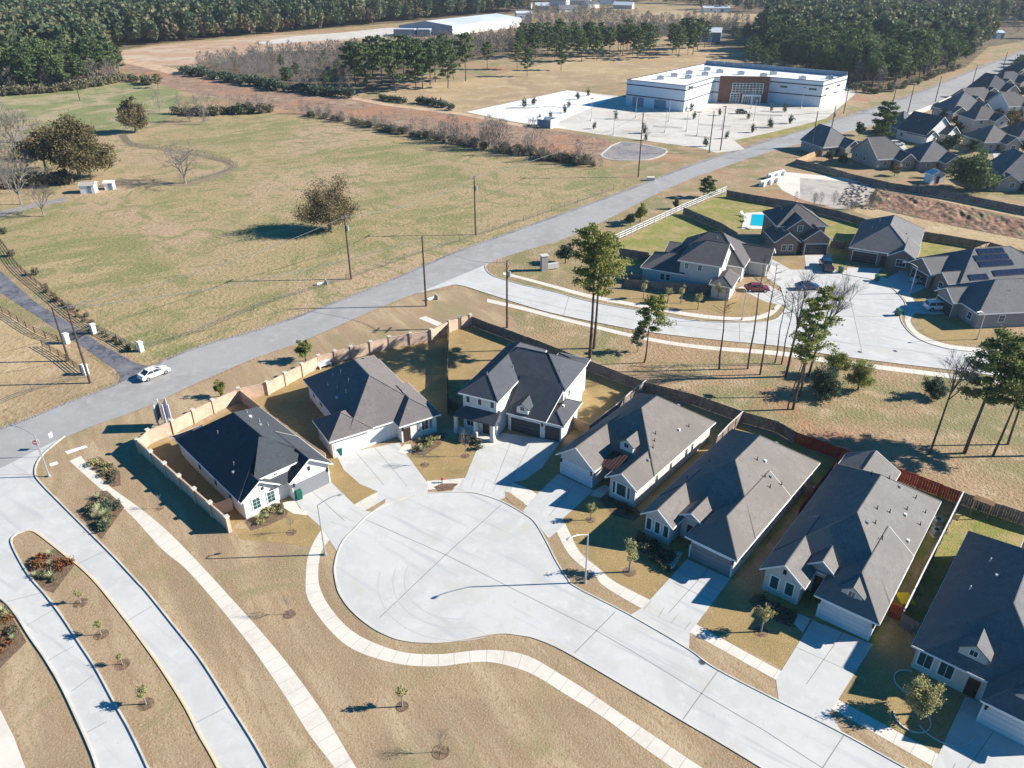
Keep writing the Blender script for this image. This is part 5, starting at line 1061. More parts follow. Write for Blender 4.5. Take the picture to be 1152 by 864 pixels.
for i, (px, py) in enumerate([(1030, 152), (1060, 136), (1075, 142), (1098, 128), (1118, 160), (1108, 110), (1128, 102), (1145, 135), (1148, 110), (1098, 188), (1006, 198), (1048, 200), (1030, 176), (1075, 150), (1120, 135), (1140, 150), (1150, 172), (1088, 118), (1108, 140), (1052, 148), (1128, 182), (1148, 205), (980, 172), (1018, 148)]): tree_at(px, py, py-15, (BC+BT)[i % 4], (7, 7, 9, 9)[i % 4], 'small garden tree among the far houses', 'evergreen_tree', group='garden trees of the far houses')
# young evergreens in the parking area
YE = [shrub_mesh(.8, 2.6, 260, .14, s, 'cedar') for s in (51, 52)]
for i, (px, py) in enumerate([(589.6, 121), (606.5, 136), (619, 133), (636, 127), (640, 121), (650, 112), (662, 108), (668, 145), (693, 134), (725.5, 150), (726, 158), (780, 134), (778, 125), (816.6, 156), (842, 134), (794, 165), (867, 144), (847, 149), (882, 126), (889, 139), (865, 143), (810, 130), (868, 125), (600, 118)]):
    plant('young_evergreen', 'small dark young evergreen planted in the parking area', 'tree', YE[i % 2], G(px, py), r.uniform(.8, 1.25), r.uniform(0, 6), 'young evergreens in the parking area', ('stems', 'foliage'))
# ---- pasture trees
tree_at(371, 259, 199, broad_mesh(10, 5.6, .2, 22000, .09, 61, 'russet', 26, 'greybark', 3), 10, 'lone russet tree with its shadow in the middle of the pasture', 'oak_tree', w=1.0)
tree_at(90, 200, 124, broad_mesh(13, 5.6, .22, 18000, .13, 62, 'oak', 28, 'greybark', 1), 13, 'big live oak above the white sheds', 'oak_tree'); tree_at(103, 202, 138, broad_mesh(12, 6.2, .2, 15000, .13, 63, 'oak', 24, 'bark'), 12, 'spreading oak to the right of the big live oak', 'oak_tree')
tree_at(53, 194, 138, broad_mesh(11, 5, .25, 3200, .2, 64, 'oak', 20, 'greybark'), 11, 'thin crowned oak left of the big live oak', 'oak_tree'); tree_at(153, 149, 103, broad_mesh(12, 4.4, .12, 12000, .16, 65, 'russet', 26, 'greybark'), 12, 'russet brown oval tree at the edge of the green meadow', 'oak_tree')
B1 = bare_mesh(12, 5, .14, 71, 5, spread=1.15, up=.05, tr=.35); B2 = bare_mesh(12, 5, .2, 72, 5, spread=1.0, up=.08, tr=.3); B3 = bare_mesh(14, 4, .22, 73, 5, spread=.85, up=.1, tr=.28)
tree_at(208.5, 206, 150, B1, 12.5, 'wide leafless tree alone in the pasture right of the sheds', 'bare_tree'); tree_at(49.6, 243.5, 200, B2, 12.5, 'leafless tree in front of the white sheds', 'bare_tree'); tree_at(24, 230, 172, B3, 14, 'leaning leafless tree left of the sheds', 'bare_tree')
tree_at(230, 137, 98, B3, 14, 'white stemmed leafless tree at the upper pasture edge', 'bare_tree'); tree_at(178, 99, 83, FP[0], 16, 'small pine alone beside the dirt track', 'pine_tree', w=1.6)
for i, (px, py, ty) in enumerate([(18, 165, 118), (-6, 175, 120), (34, 178, 140), (5, 200, 150), (28, 205, 165), (-10, 225, 165), (60, 208, 180), (12, 218, 180), (-18, 240, 190), (8, 150, 108), (26, 158, 118), (-12, 150, 112), (44, 160, 128), (20, 190, 148), (0, 185, 140)]): tree_at(px, py, ty, (B1, FT[0], B2, FT[1], B3, FT[2])[i % 6], (13, 9)[i % 2], 'grey leafless tree in the tangle left of the live oak', 'bare_tree', group='bare trees left of the live oak')
shrubs([(0, 212), (30, 210), (62, 206), (80, 206)], 'dark tangled bush below the bare trees', 'tangled bushes left of the sheds', SH, 1.2, 2.0, 14, 1.5)
for px, py, l in ((6, 263, 'small grey bush at the left edge by the rail fence'), (15, 288, 'dark green bush beside the rail fence'), (42, 309, 'grey bush beside the rail fence half way down')): plant('shrub', l, 'shrub', SH[0], G(px, py), .7, 0, None, ('stems', 'foliage'))
shrubs([(46, 322), (80, 350), (110, 372), (150, 394)], 'weedy tuft along the drive fence', 'weedy tufts along the drive fence', SH, .18, .4, 26, .8)
tree_at(344, 406, 379, broad_mesh(6, 2.0, .25, 3500, .11, 66, 'brightpine', 14), 6, 'small yellow green tree outside the masonry fence behind the grey brown house', 'young_tree'); tree_at(248.5, 446, 426, broad_mesh(6, 2.1, .25, 2500, .11, 67, 'brightpine', 12), 6, 'small thin green tree beside the masonry fence and the main road', 'young_tree')
tree_at(720, 250, 227, broad_mesh(6, 2.2, .2, 3500, .12, 68, 'brightpine', 14), 6, 'yellow green tree beside the white rail fence', 'young_tree'); tree_at(709, 254, 238, BC[0], 7, 'small dark tree left of the yellow green one by the rail fence', 'young_tree'); tree_at(760, 235, 222, BC[1], 7, 'tiny dark tree outside the rail fence', 'young_tree', w=.7)
tree_at(795, 222, 199, P1, 17, 'small pine outside the upper end of the rail fence', 'pine_tree', w=1.2); tree_at(636, 296, 272, BC[0], 7, 'dark blue green cedar beside the entrance monument', 'cedar_tree', w=1.1)
# ---- tall pines of the middle distance
tree_at(663.5, 402.5, 252, pine_mesh(24, .50, 3.9, 34, 15000, .115, 81, 'brightpine', (-.3, 0), .15), 24, 'tallest yellow green pine behind the two storey house', 'pine_tree', rz=0)
tree_at(668, 392, 262, pine_mesh(22, .62, 3.2, 22, 7000, .15, 82, 'brightpine'), 22, 'slimmer pine standing just behind the tallest one', 'pine_tree', rz=1)
tree_at(725, 408, 334, pine_mesh(12, .5, 2.6, 20, 4500, .11, 83, 'brightpine', (.6, 0), .2), 12, 'small open pine between the side street and the back fence', 'pine_tree', rz=0); tree_at(717, 396, 368, pine_mesh(5, .25, 1.2, 14, 1500, .11, 84, 'cedar'), 5, 'short dark pine beside the small open pine', 'pine_tree')
def snag(bx, by, tx, ty, label, seed, green=0, r0=.16):
    h = ht(bx, by, ty); x1 = 0
    p = G(bx, by); hh = h
    # lean so that the top matches
    zc = None; q = G(tx, ty, h); lean = (max(-2.5, min(2.5, q.x-p.x)), max(-1.5, min(1.5, q.y-p.y)))
    rr = random.Random(seed); tm, cm = MB(), MB(); k = 6; pts = [Vector((lean[0]*(i/k)+.1*math.sin(i*1.7+seed)*(i > 0), lean[1]*(i/k), h*i/k)) for i in range(k+1)]
    for i in range(k): tm.tube(pts[i], pts[i+1], r0*(1-.13*i), r0*(1-.13*(i+1)), 7, False)
    t = thing('bare_pine' if not green else 'pine_tree', label, 'tree', p); tm.build('trunk', M['bark'], t)
    for i in range(26):
        f = rr.uniform(.66, 1); z = f*k; j = min(k-1, int(z)); o = pts[j].lerp(pts[j+1], z-j); a = rr.uniform(0, 6.28); L = rr.uniform(.5, 1.7)*(1.3-f)*1.6; e = o+Vector((math.cos(a)*L, math.sin(a)*L, L*.5)); cm.tube(o, e, .035, .015, 3, False)
        for _ in range(3): a2 = a+rr.uniform(-.9, .9); cm.tube(o.lerp(e, rr.uniform(.4, 1)), e+Vector((math.cos(a2), math.sin(a2), .6))*L*.4, .018, .008, 3, False)
    c = cm.build('crown', M['bark'], t)
    return t, pts, h
snag(809, 415.5, 818, 322, 'leafless thin trunk farthest left of the trunk group', 91); snag(841, 415, 861, 288, 'second thin leafless trunk from the left in the trunk group', 92); snag(855, 421.5, 874, 296, 'third thin leafless trunk from the left in the trunk group', 93)
snag(871.7, 408.5, 885, 328, 'thin trunk behind the thick central one', 94, r0=.13); snag(879, 410, 894, 334, 'thin trunk touching the thick central one', 95, r0=.13)
def big_bare(bx, by, ty, label, seed, name='bare_tree', lean=.1, cb=.55, sp=.7, h=22, tr=.26):
    me = bare_mesh(h, 5, cb, seed, 5, 'bark', lean, spread=sp, tr=tr); s = ht(bx, by, ty)/(h*.97); plant(name, label, 'tree', me, G(bx, by), s, 0, None, sz=s)
big_bare(883.7, 423.5, 302, 'thick leafless tree with forked red brown top in the trunk group', 96, lean=.03); big_bare(909, 423.5, 308, 'leafless tree with fanning grey branches over the court', 97, lean=.08, cb=.45, sp=.6)
gp = pine_mesh(19, .42, 2.5, 30, 4200, .12, 98, 'brightpine', (1.2, 0), 0, tr=.2); tree_at(892, 460.5, 322, gp, 19, 'thin green topped pine in front of the fanning bare tree', 'pine_tree', rz=0); tree_at(886, 460.5, 390, pine_mesh(12, .75, 1.0, 8, 260, .15, 99, 'brightpine', (1.0, 0), 0, tr=.14), 12, 'thin trunk with a small green tuft in the trunk group', 'pine_tree', rz=0)
tree_at(899, 446, 338, gp, 19, 'thin green topped pine just right of the forked bare tree', 'pine_tree', rz=2.2)
tree_at(940, 423.5, 390, broad_mesh(7, 3.0, .18, 8000, .085, 101, 'brightpine', 16), 7, 'yellow green young tree left of its twin by the side street', 'young_tree'); tree_at(965, 438.6, 402, broad_mesh(7, 2.8, .18, 8000, .085, 102, 'brightpine', 16), 7, 'yellow green young tree right of its twin by the side street', 'young_tree')
tree_at(926.6, 445, 410, broad_mesh(6, 3.0, .08, 8000, .085, 103, 'cedar', 18), 6, 'dark blue green bushy cedar below the trunk group', 'cedar_tree'); tree_at(1048.9, 447, 419, broad_mesh(6, 2.6, .08, 8000, .085, 104, 'cedar', 18), 6, 'dark blue green bushy cedar on the right grass', 'cedar_tree')
big_bare(1045.5, 511, 392, 'leafless thick trunk leaning over the right grass', 105, lean=.02, cb=.62, h=20, tr=.2)
bp = pine_mesh(21, .45, 4.6, 36, 17000, .115, 106, 'nearpine', (.5, 0), .1, tr=.3); tree_at(1085, 510, 374, bp, 21, 'big green pine in front of the near court house', 'pine_tree', rz=0)
bq = pine_mesh(20, .5, 4.0, 40, 12000, .115, 107, 'nearpine', (.8, 0), 0, tr=.22); tree_at(1117, 513, 395, bq, 20, 'second green pine crossing the right edge', 'pine_tree', rz=0); tree_at(1133.6, 500, 384, bq, 20, 'third green pine at the right edge', 'pine_tree', rz=2); tree_at(1186, 512, 380, bp, 21, 'pine just outside the right edge casting its trunk shadow', 'pine_tree', rz=2)
# ---- young street trees and lawn trees
YT = [broad_mesh(3.2, .75, .4, 1100, .045, s, 'olive', 10, 'greybark') for s in (111, 112)]; YB = [bare_mesh(3.4, 1, .4, s, 4, 'greybark', tr=.04) for s in (113, 114)]
def ring(px, py, rad=.9, label=''):
    p = G(px, py); m = MB(); n = 18; m.add([(p.x+rad*.72*math.cos(6.283*i/n), p.y+rad*.72*math.sin(6.283*i/n), .032 if px > 170 or py < 600 else .07) for i in range(n)], [tuple(range(n))]); tag(m.build('mulch_ring', M['ring']), label or 'round mulch ring', 'mulch ring', kind='structure')
for i, (bx, by, ty, k, lab, rr_) in enumerate([(91, 679, 661, 'o', 'first young tree in the median, nearest the planted bed', 1.0), (114, 714.5, 694, 'o', 'second young tree in the median', 1.0), (138, 748, 732, 'o', 'third young tree in the median', 1.0), (164.5, 792.6, 768, 'o', 'fourth young tree in the median, nearest the camera', 1.0),
    (452.6, 795, 768, 't', 'staked young tree in the open brown lot', .8), (496, 846, 818, 'b', 'leafless sapling in the larger mulch ring of the open lot', 1.05), (326, 691, 668, 'b', 'leafless sapling left of the curving walk', .9),
    (664.5, 585, 562, 'o', 'pale young tree at the top of the lamp lit lawn', .8), (708, 643.5, 604, 'o', 'pale taller young tree in a dark ring on the shaded lawn', 1.0), (856, 710.6, 676, 'o', 'yellowish young tree on the lawn between two shaded driveways', 1.0),
    (523.7, 513, 485, 'b', 'bare shrub like tree by the two storey house porch', .8), (478, 523, 500, 'b', 'bare sapling on the lawn by the grey brown house', .8), (328, 599, 578, 'b', 'bare sapling on the lawn of the dark roofed house', .8), (180, 572, 555, 'b', 'tiny bare sapling on the brown ground beside the masonry fence', .6), (562, 0, 0, '', '', 0)]):
    if not k: continue
    ring(bx, by, rr_, 'round mulch ring under the '+lab); tree_at(bx, by, ty, (YT if k in 'ot' else YB)[i % 2], 3.3, lab, 'young_tree', w=.95 if k == 'o' else .9)
tree_at(1030, 803, 763, broad_mesh(4, 1.5, .3, 7000, .05, 121, 'olive', 16, 'greybark'), 4, 'round yellowish ornamental tree on the lawn beside the lower right house', 'ornamental_tree', w=1.0)
for i, (px, py) in enumerate([(720, 336), (747, 341), (762, 341), (781, 348), (803, 338)]): tree_at(px+4, py, py-22, YT[i % 2], 3.3, 'spindly young tree on the verge below the corner house', 'young_tree', group='spindly verge trees')
for (cx, cy, n, k0, lab, grp) in ((112, 580, 16, ('tuft', 'redleaf', 'tuft'), 'ornamental grass clump in the bed beside the boulevard', 'grasses in the boulevard bed'), (116, 531, 18, ('redleaf', 'olive', 'redleaf'), 'rusty shrub in the bed along the diagonal walk', 'rusty shrubs by the diagonal walk'), (54, 642, 20, ('tuft', 'redleaf', 'redleaf'), 'grass and red leaved clump in the median bed', 'plants in the median bed'), (6, 718, 12, ('tuft', 'redleaf'), 'grass clump in the bed at the left edge', 'plants in the left edge bed')):
    pass
def tuftmesh(seed, mat, h=.8):
    rg = np.random.default_rng(seed); n = 170; a = rg.uniform(0, 6.28, n); q = rg.uniform(0, .18, n); p = np.stack([q*np.cos(a), q*np.sin(a), np.zeros(n)], 1); e = np.stack([np.cos(a)*rg.uniform(.2, .6, n), np.sin(a)*rg.uniform(.2, .6, n), h*rg.uniform(.6, 1, n)], 1); s = np.stack([-np.sin(a), np.cos(a), np.zeros(n)], 1)*.03
    return npmesh('blades', np.stack([p-s, p+s, p+e], 1).reshape(-1, 3), mat, 3)
TF = {k: [tuftmesh(i, k) for i in (1, 2)] for k in ('tuft', 'redleaf')}; SB = {k: [shrub_mesh(.5, .6, 200, .07, i, k) for i in (1, 2)] for k in ('redleaf', 'olive', 'shrub', 'cedar')}
def bed(quad, n, kinds, lab, grp, z=0, s=(.8, 1.5)):
    pts = scatter(quad, math.sqrt(max(1, abs(sum(a[0]*b[1]-b[0]*a[1] for a, b in zip([v.xy for v in W(quad)], [v.xy for v in W(quad)][1:]+[v.xy for v in W(quad)][:1])))/2/n)), n)
    for p in pts:
        k = kinds[r.randrange(len(kinds))]
        if k == 'tuft': o = bpy.data.objects.new('ornamental_grass', TF[k][r.randrange(2)]); col.objects.link(o); tag(o, 'pale green ornamental grass in '+lab, 'grass clump', 'grasses in '+grp)
        else: o = plant('shrub', 'low '+{'redleaf': 'rusty red', 'olive': 'yellowish', 'shrub': 'grey green', 'cedar': 'dark green'}[k]+' shrub in '+lab, 'shrub', SB[k][r.randrange(2)], p, 1, 0, k+' shrubs in '+grp, ('stems', 'foliage')); o['group'] = {'redleaf': 'rusty', 'olive': 'yellowish', 'shrub': 'grey green', 'cedar': 'dark'}[k]+' shrubs in '+grp
        q = r.uniform(*s); o.scale = (q, q, q); o.location = (p[0], p[1], z); o.rotation_euler.z = r.uniform(0, 6)
bed([(92, 578), (110, 556), (128, 560), (134, 570), (114, 602)], 34, ('tuft', 'tuft', 'shrub', 'cedar'), 'the bed beside the boulevard', 'the boulevard bed', s=(.8, 1.5))
bed([(98, 519), (112, 516), (134, 531), (134, 544), (125, 545)], 30, ('redleaf', 'olive', 'shrub'), 'the bed along the diagonal walk', 'the diagonal walk bed', s=(.6, 1.1)); bed([(31, 634), (58, 621), (70, 626), (82, 637), (60, 664), (44, 656)], 34, ('tuft', 'redleaf', 'shrub'), 'the median bed', 'the median bed', .06, s=(.7, 1.2))
bed([(-10, 692), (4, 684), (16, 705), (26, 722), (0, 746)], 18, ('tuft', 'redleaf', 'shrub'), 'the bed at the left edge', 'the left edge bed', s=(.7, 1.2))
ground('foundation_bed', 'mulched bed in front of the dark roofed house', 'planting bed', [(276, 588), (290, 572), (318, 563), (326, 570), (322, 582), (300, 592), (282, 597)], .014, 'mulch')
bed([(278, 588), (292, 574), (318, 566), (322, 580), (300, 590)], 26, ('olive', 'shrub', 'tuft'), 'the bed of the dark roofed house', 'the bed of the dark roofed house', s=(.7, 1.2))
ground('foundation_bed', 'mulched bed in front of the grey brown house', 'planting bed', [(462, 512), (468, 498), (492, 487), (503, 488), (496, 500), (478, 512)], .014, 'mulch'); bed([(462, 508), (468, 499), (492, 489), (500, 490), (494, 498), (476, 508)], 26, ('olive', 'tuft', 'shrub'), 'the bed of the grey brown house', 'the bed of the grey brown house', s=(.8, 1.3))
ground('foundation_bed', 'mulched bed by the two storey house porch', 'planting bed', [(514, 494), (524, 488), (540, 494), (548, 505), (540, 508), (530, 500)], .014, 'mulch'); bed([(516, 494), (524, 490), (538, 495), (546, 505), (538, 506)], 12, ('shrub', 'cedar'), 'the bed by the two storey house porch', 'the porch bed', s=(.9, 1.4))
ground('foundation_bed', 'dark bed below the front windows by the metal porch roof', 'planting bed', [(684, 556), (716, 572), (722, 578), (714, 586), (690, 580), (674, 562)], .014, 'mulch'); bed([(684, 560), (714, 574), (712, 582), (692, 576)], 18, ('cedar', 'redleaf'), 'the bed by the metal porch roof', 'the bed by the metal porch roof', s=(.6, 1.1))
ground('foundation_bed', 'dark hedge bed below the three tall front windows', 'planting bed', [(716, 602), (754, 620), (764, 640), (752, 645), (720, 620), (712, 610)], .014, 'mulch'); bed([(717, 604), (752, 621), (760, 638), (750, 641), (718, 615)], 36, ('cedar', 'cedar', 'shrub'), 'the hedge below the three tall windows', 'the hedge below the tall windows', s=(1, 1.6))
ground('foundation_bed', 'dark bed below the stone gable windows', 'planting bed', [(850, 668), (894, 688), (904, 704), (890, 706), (852, 690), (842, 676)], .014, 'mulch'); bed([(852, 670), (892, 690), (898, 702), (852, 684)], 26, ('cedar', 'shrub'), 'the bed below the stone gable', 'the bed below the stone gable', s=(.9, 1.4))
# edging loops beside the last house
for cx, cy, a0, a1, rad, l in ((1024, 768, 60, 260, 1.4, 'upper left'), (1026, 808, 150, 380, 1.5, 'lower left'), (1062, 812, 190, 330, 2.4, 'right')):
    p = G(cx, cy); m = MB(); pr = None
    for k in range(17):
        a = R(a0+(a1-a0)*k/16); q = (p.x+rad*math.cos(a), p.y+rad*math.sin(a), .07)
        if pr: m.tube(pr, q, .07, n=4)
        pr = q
    tag(m.build('garden_edging', M['kerb']), 'pale curved edging strip, '+l+' of the three beside the lower right house', 'edging')
# ================================================================= FENCES
def fence(name, label, pts, mat='wooddk', h=1.83, bay=2.44, zref=None, capmat=None, posts=False, sm=0, group=None):
    """board fence through photo points of its top edge"""
    zref = h if zref is None else zref
    P = W(pts, zref, sm); o = P[0].copy(); o.z = 0; root = thing(name, label, 'fence', o, 0, group)
    bm, pm = MB(), MB()
    for a, b in zip(P, P[1:]):
        d = b-a; d.z = 0; L = d.length; d.normalize(); n = max(1, round(L/bay))
        for k in range(n):
            s, e = L*k/n, L*(k+1)/n; hh = h+rnd.uniform(-.04, .04); q = Vector((a.x-o.x, a.y-o.y))
            nb = 8; dd = Vector((d.x, d.y)); c0 = q+dd*s
            for j in range(nb):
                w = (e-s)/nb; c = q+dd*(s+w*(j+.5)); bm.obox(c, dd, w-.015, .03+rnd.uniform(0, .02), .03, hh+rnd.uniform(-.02, .02))
            pm.obox(c0+Vector((-dd.y, dd.x))*.07, dd, .1, .1, 0, hh+.03)
        for z in (.4, 1.4):
            q = Vector((a.x-o.x, a.y-o.y))+Vector((d.x, d.y))*L/2+Vector((-d.y, d.x))*.045; pm.obox(q, (d.x, d.y), L, .04, z, z+.09)
    bm.build('boards', M[mat], root); pm.build('rails_and_posts', M[mat], root)
    if capmat:
        m = MB()
        for a, b in zip(P, P[1:]): m.obox(((a.x+b.x)/2-o.x, (a.y+b.y)/2-o.y), (b-a).xy, (b-a).length, .14, h+.045, h+.09)
        m.build('cap_rail', M[capmat], root)
    return root
def masonry_fence(name, label, pts, h=2.0, bay=3.6):
    P = W(pts, h); o = P[0].copy(); o.z = 0; root = thing(name, label, 'fence', o)
    m = MB(); posts = []
    for a, b in zip(P, P[1:]):
        d = b-a; L = d.length; d.normalize(); n = max(1, round(L/bay))
        for k in range(n):
            s, e = L*k/n+.24, L*(k+1)/n-.24; c = Vector((a.x-o.x, a.y-o.y))+d.xy*((s+e)/2); m.obox(c, d.xy, e-s, .12, .02, h); m.obox(c, d.xy, e-s, .2, h+.003, h+.08)
            posts.append((Vector((a.x-o.x, a.y-o.y))+d.xy*(L*k/n), d.xy))
    posts.append((Vector((P[-1].x-o.x, P[-1].y-o.y)), d.xy)); m.build('panels', M['masonry'], root)
    pm = MB(); pm.obox((0, 0), (1, 0), .42, .42, .01, h+.22); me = pm.mesh('column', M['masonry'])
    cm = MB(); cm.obox((0, 0), (1, 0), .56, .56, h+.225, h+.34); ce = cm.mesh('cap', M['kerb'])
    for c, d in posts:
        p = bpy.data.objects.new('column', me); col.objects.link(p); p.parent = root; p.location = (c.x, c.y, 0); p.rotation_euler.z = math.atan2(d.y, d.x)
        q = bpy.data.objects.new('cap', ce); col.objects.link(q); q.parent = p
masonry_fence('masonry_fence', 'long tan masonry fence with capped columns between the main road and the house yards',
    [(255, 583), (154.5, 496), (166, 485), (193, 474), (239, 451), (268, 438), (300, 431), (358, 401), (395, 391), (438, 380), (485, 372), (505, 362)])
masonry_fence('masonry_fence', 'short tan masonry fence stub at the back corner of the two storey house', [(505, 362), (517, 358), (529, 355)])
fence('board_fence', 'long weathered board fence behind the cul-de-sac houses', [(529, 355.6), (607, 384), (664.5, 406.4), (727, 430), (779, 443), (836, 463), (875.5, 474), (896, 486)])
fence('board_fence', 'red stained board fence behind the grey stone fronted house', [(896, 486), (951, 505.5), (992.6, 520), (1084, 553.7)], 'woodred')
fence('board_fence', 'grey board fence running to the right edge behind the last house', [(1084, 553.7), (1152, 576), (1240, 602)])
fence('board_fence', 'red stained side fence catching the sun between two grey roofs', [(951, 505.5), (926, 537), (900, 570)], 'woodred')
fence('board_fence', 'dark side fence throwing a wide shadow between the grey brown and two storey houses', [(504, 361), (503, 400), (503, 455)])
fence('board_fence', 'short board fence joining the two storey house to its side fence', [(503, 447), (520, 452)], 'wood')
fence('board_fence', 'side fence right of the dark roofed house', [(268, 438), (301.5, 464), (333, 487), (366, 510)], 'masonry')
fence('board_fence', 'short fence closing the yard beside the dark roofed house', [(241, 567), (260, 560)], 'masonry')
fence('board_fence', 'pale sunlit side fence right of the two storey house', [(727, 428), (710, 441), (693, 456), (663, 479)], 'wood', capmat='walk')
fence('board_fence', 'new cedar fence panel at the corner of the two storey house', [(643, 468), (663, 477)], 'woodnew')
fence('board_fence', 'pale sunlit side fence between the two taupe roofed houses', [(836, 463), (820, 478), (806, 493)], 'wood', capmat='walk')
fence('board_fence', 'short fence panel between the taupe roof and the red fence', [(900, 542), (915, 546)], 'wood')
fence('board_fence', 'long side fence with pale cap left of the lower right house', [(1084, 553.7), (1068, 586), (1041, 639), (1017, 688)], 'wooddk', capmat='white')
fence('board_fence', 'red stained gate panel beside the yellow tub', [(1003, 678), (1017, 684)], 'woodred')
fence('board_fence', 'grey fence panels left of the lower right house', [(1016, 690), (1035, 700)], 'wooddk')
# upper neighbourhood
fence('board_fence', 'dark board fence between the corner house and the pool yard', [(769, 233), (812, 251), (830, 262)])
fence('board_fence', 'long dark board fence behind the second court', [(818, 214), (852, 220), (896, 227), (943, 237), (990, 251), (1032, 259), (1112, 272), (1152, 283), (1230, 305)])
fence('board_fence', 'weathered fence below the corner house', [(703, 314), (740, 317), (799, 321)])
fence('board_fence', 'dark fence stub left of the corner house', [(697, 279), (730, 284)])
fence('board_fence', 'short fence closing the yard left of the corner house', [(700, 308), (722, 310)])
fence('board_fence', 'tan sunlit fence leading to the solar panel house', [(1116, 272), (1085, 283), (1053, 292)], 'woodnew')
fence('board_fence', 'dark fence between the court houses', [(936, 270), (953, 272)])
fence('board_fence', 'reddish brown board fence above the drainage basin', [(896, 179), (930, 187), (960, 196)], 'wood')
fence('board_fence', 'long grey board fence above the drainage channel', [(960, 196), (1000, 205), (1076, 217), (1152, 232), (1230, 246)])
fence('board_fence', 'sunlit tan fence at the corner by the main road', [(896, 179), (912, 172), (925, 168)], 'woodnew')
fence('board_fence', 'brown fence between the road and the first far houses', [(1012, 140), (1062, 148)], 'wood')
fence('concrete_fence', 'pale concrete panel fence along the main road beside the far houses', [(1000, 136), (1050, 117), (1090, 99), (1128, 80), (1136, 75)], 'walk', h=1.9)
def rail_fence(name, label, pts, mat, h=1.3, rails=4, bay=2.4, sm=0, r=.05, base=True):
    P = W(pts, 0 if base else h, sm); o = P[0].copy(); o.z = 0; root = thing(name, label, 'fence', o); rm = MB(); pm = MB(); L = 0
    n = max(2, int(sum((b-a).length for a, b in zip(P, P[1:]))/bay)); Q = resample(P, n)
    one = MB(); one.obox((0, 0), (1, 0), r*2.2, r*2.2, 0, h+.05); me = one.mesh('post', M[mat])
    for q in Q:
        if len(Q) <= 90: c = bpy.data.objects.new('post', me); col.objects.link(c); c.parent = root; c.location = (q.x-o.x, q.y-o.y, 0)
        else: pm.obox((q.x-o.x, q.y-o.y), (1, 0), r*2.2, r*2.2, 0, h+.05)
    for a, b in zip(Q, Q[1:]):
        for k in range(rails):
            z = h*(k+1)/rails-.08; rm.tube((a.x-o.x, a.y-o.y, z), (b.x-o.x, b.y-o.y, z), r, n=4)
    if pm.v: pm.build('posts', M[mat], root)['kind'] = 'stuff'
    rm.build('rails', M[mat], root); return root
rail_fence('white_rail_fence', 'white rail fence along the back of the corner house yard', [(689, 273), (769, 236), (817, 216)], 'white', 1.6, 3, 2.4, r=.09)
M['railbrown'] = surf('brown_rail', (.14, .095, .06), rough=.9)
rail_fence('board_rail_fence', 'brown four rail fence on the field side of the drive', [(-40, 240), (0, 272), (22, 303), (60, 335), (90, 360), (104, 368)], 'railbrown', 1.3, 4, 3, 6, r=.05)
rail_fence('board_rail_fence', 'brown four rail fence on the near side of the drive', [(-60, 325), (0, 350), (40, 375), (66, 385)], 'railbrown', 1.3, 4, 3, 6, r=.05)
rail_fence('board_rail_fence', 'short brown rail fence fanning out from the near gate pillar', [(48, 390), (72, 404), (92, 420)], 'railbrown', 1.3, 4, 2.4, 0, r=.05)
rail_fence('board_rail_fence', 'dark rail fence between the gate and the road pillar', [(108, 372), (130, 382), (154, 396)], 'wooddk', 1.3, 4, 2.4, 0, r=.05)
rail_fence('wire_fence', 'thin grey wire fence along the pasture edge of the road', [(162, 394), (230, 372), (300, 342), (392, 314), (460, 290), (536, 266), (600, 245), (690, 214)], 'wooddk', 1.2, 3, 5, 0, r=.03)
rail_fence('wire_fence', 'thin wire fence crossing the field below the drive', [(-30, 468), (20, 448), (66, 428), (100, 424)], 'wooddk', 1.2, 3, 5, 0, r=.03)
rail_fence('wire_fence', 'wire fence around the bare tree in the pasture', [(140, 152), (150, 165), (200, 168), (262, 183), (264, 190), (215, 205)], 'wooddk', 1.2, 3, 4, 0, r=.04)
# gate pillars and gate
def pillar(px, py, h, label):
    p = G(px, py); t = thing('gate_pillar', label, 'pillar', p, R(-30)); m = MB(); h *= .72; m.obox((0, 0), (1, 0), .72, .72, 0, h); m.build('shaft', M['white'], t)
    m = MB(); m.obox((0, 0), (1, 0), .92, .92, h+.003, h+.12); m.prism([(-.36, -.36), (.36, -.36), (.36, .36), (-.36, .36)], h+.125, h+.22); m.build('cap', M['white'], t)
pillar(76, 386, 2.3, 'white gate pillar on the near side of the drive'); pillar(106, 375, 2.3, 'white gate pillar on the pasture side of the drive')
pillar(159, 395, 2.2, 'white pillar at the road corner of the pasture fence'); pillar(97, 421, 2.2, 'white pillar beside the leaning utility pole')
a, b2 = G(80, 384), G(102, 375); o = (a+b2)/2; gt = thing('drive_gate', 'dark iron gate between the two white drive pillars', 'gate', o); m = MB(); d = (b2-a)
for k in range(17):
    q = a+d*(k/16)-o; z = 1.4+.5*abs(k/8-1); m.tube((q.x, q.y, .1), (q.x, q.y, z), .035, n=4)
m.build('bars', M['black'], gt); m = MB()
for z in (.25, 1.35): m.tube((a.x-o.x, a.y-o.y, z), (b2.x-o.x, b2.y-o.y, z), .05, n=4)
m.build('gate_frame', M['black'], gt)
# monument sign
p = G(612, 304); t = thing('monument_sign', 'small grey brick entrance monument with pale side beside a cedar', 'monument', p, R(20)); m = MB(); m.box(-.7, -.5, 0, .7, .5, 3.2); m.build('pier', M['w_grey'], t)
m = MB(); m.box(-.85, -.65, 3.2, .85, .65, 3.4); m.build('cap', M['kerb'], t); m = MB(); m.box(.702, -.35, .2, 3.2, .35, 1.3); m.build('low_wall', M['w_pale'], t)
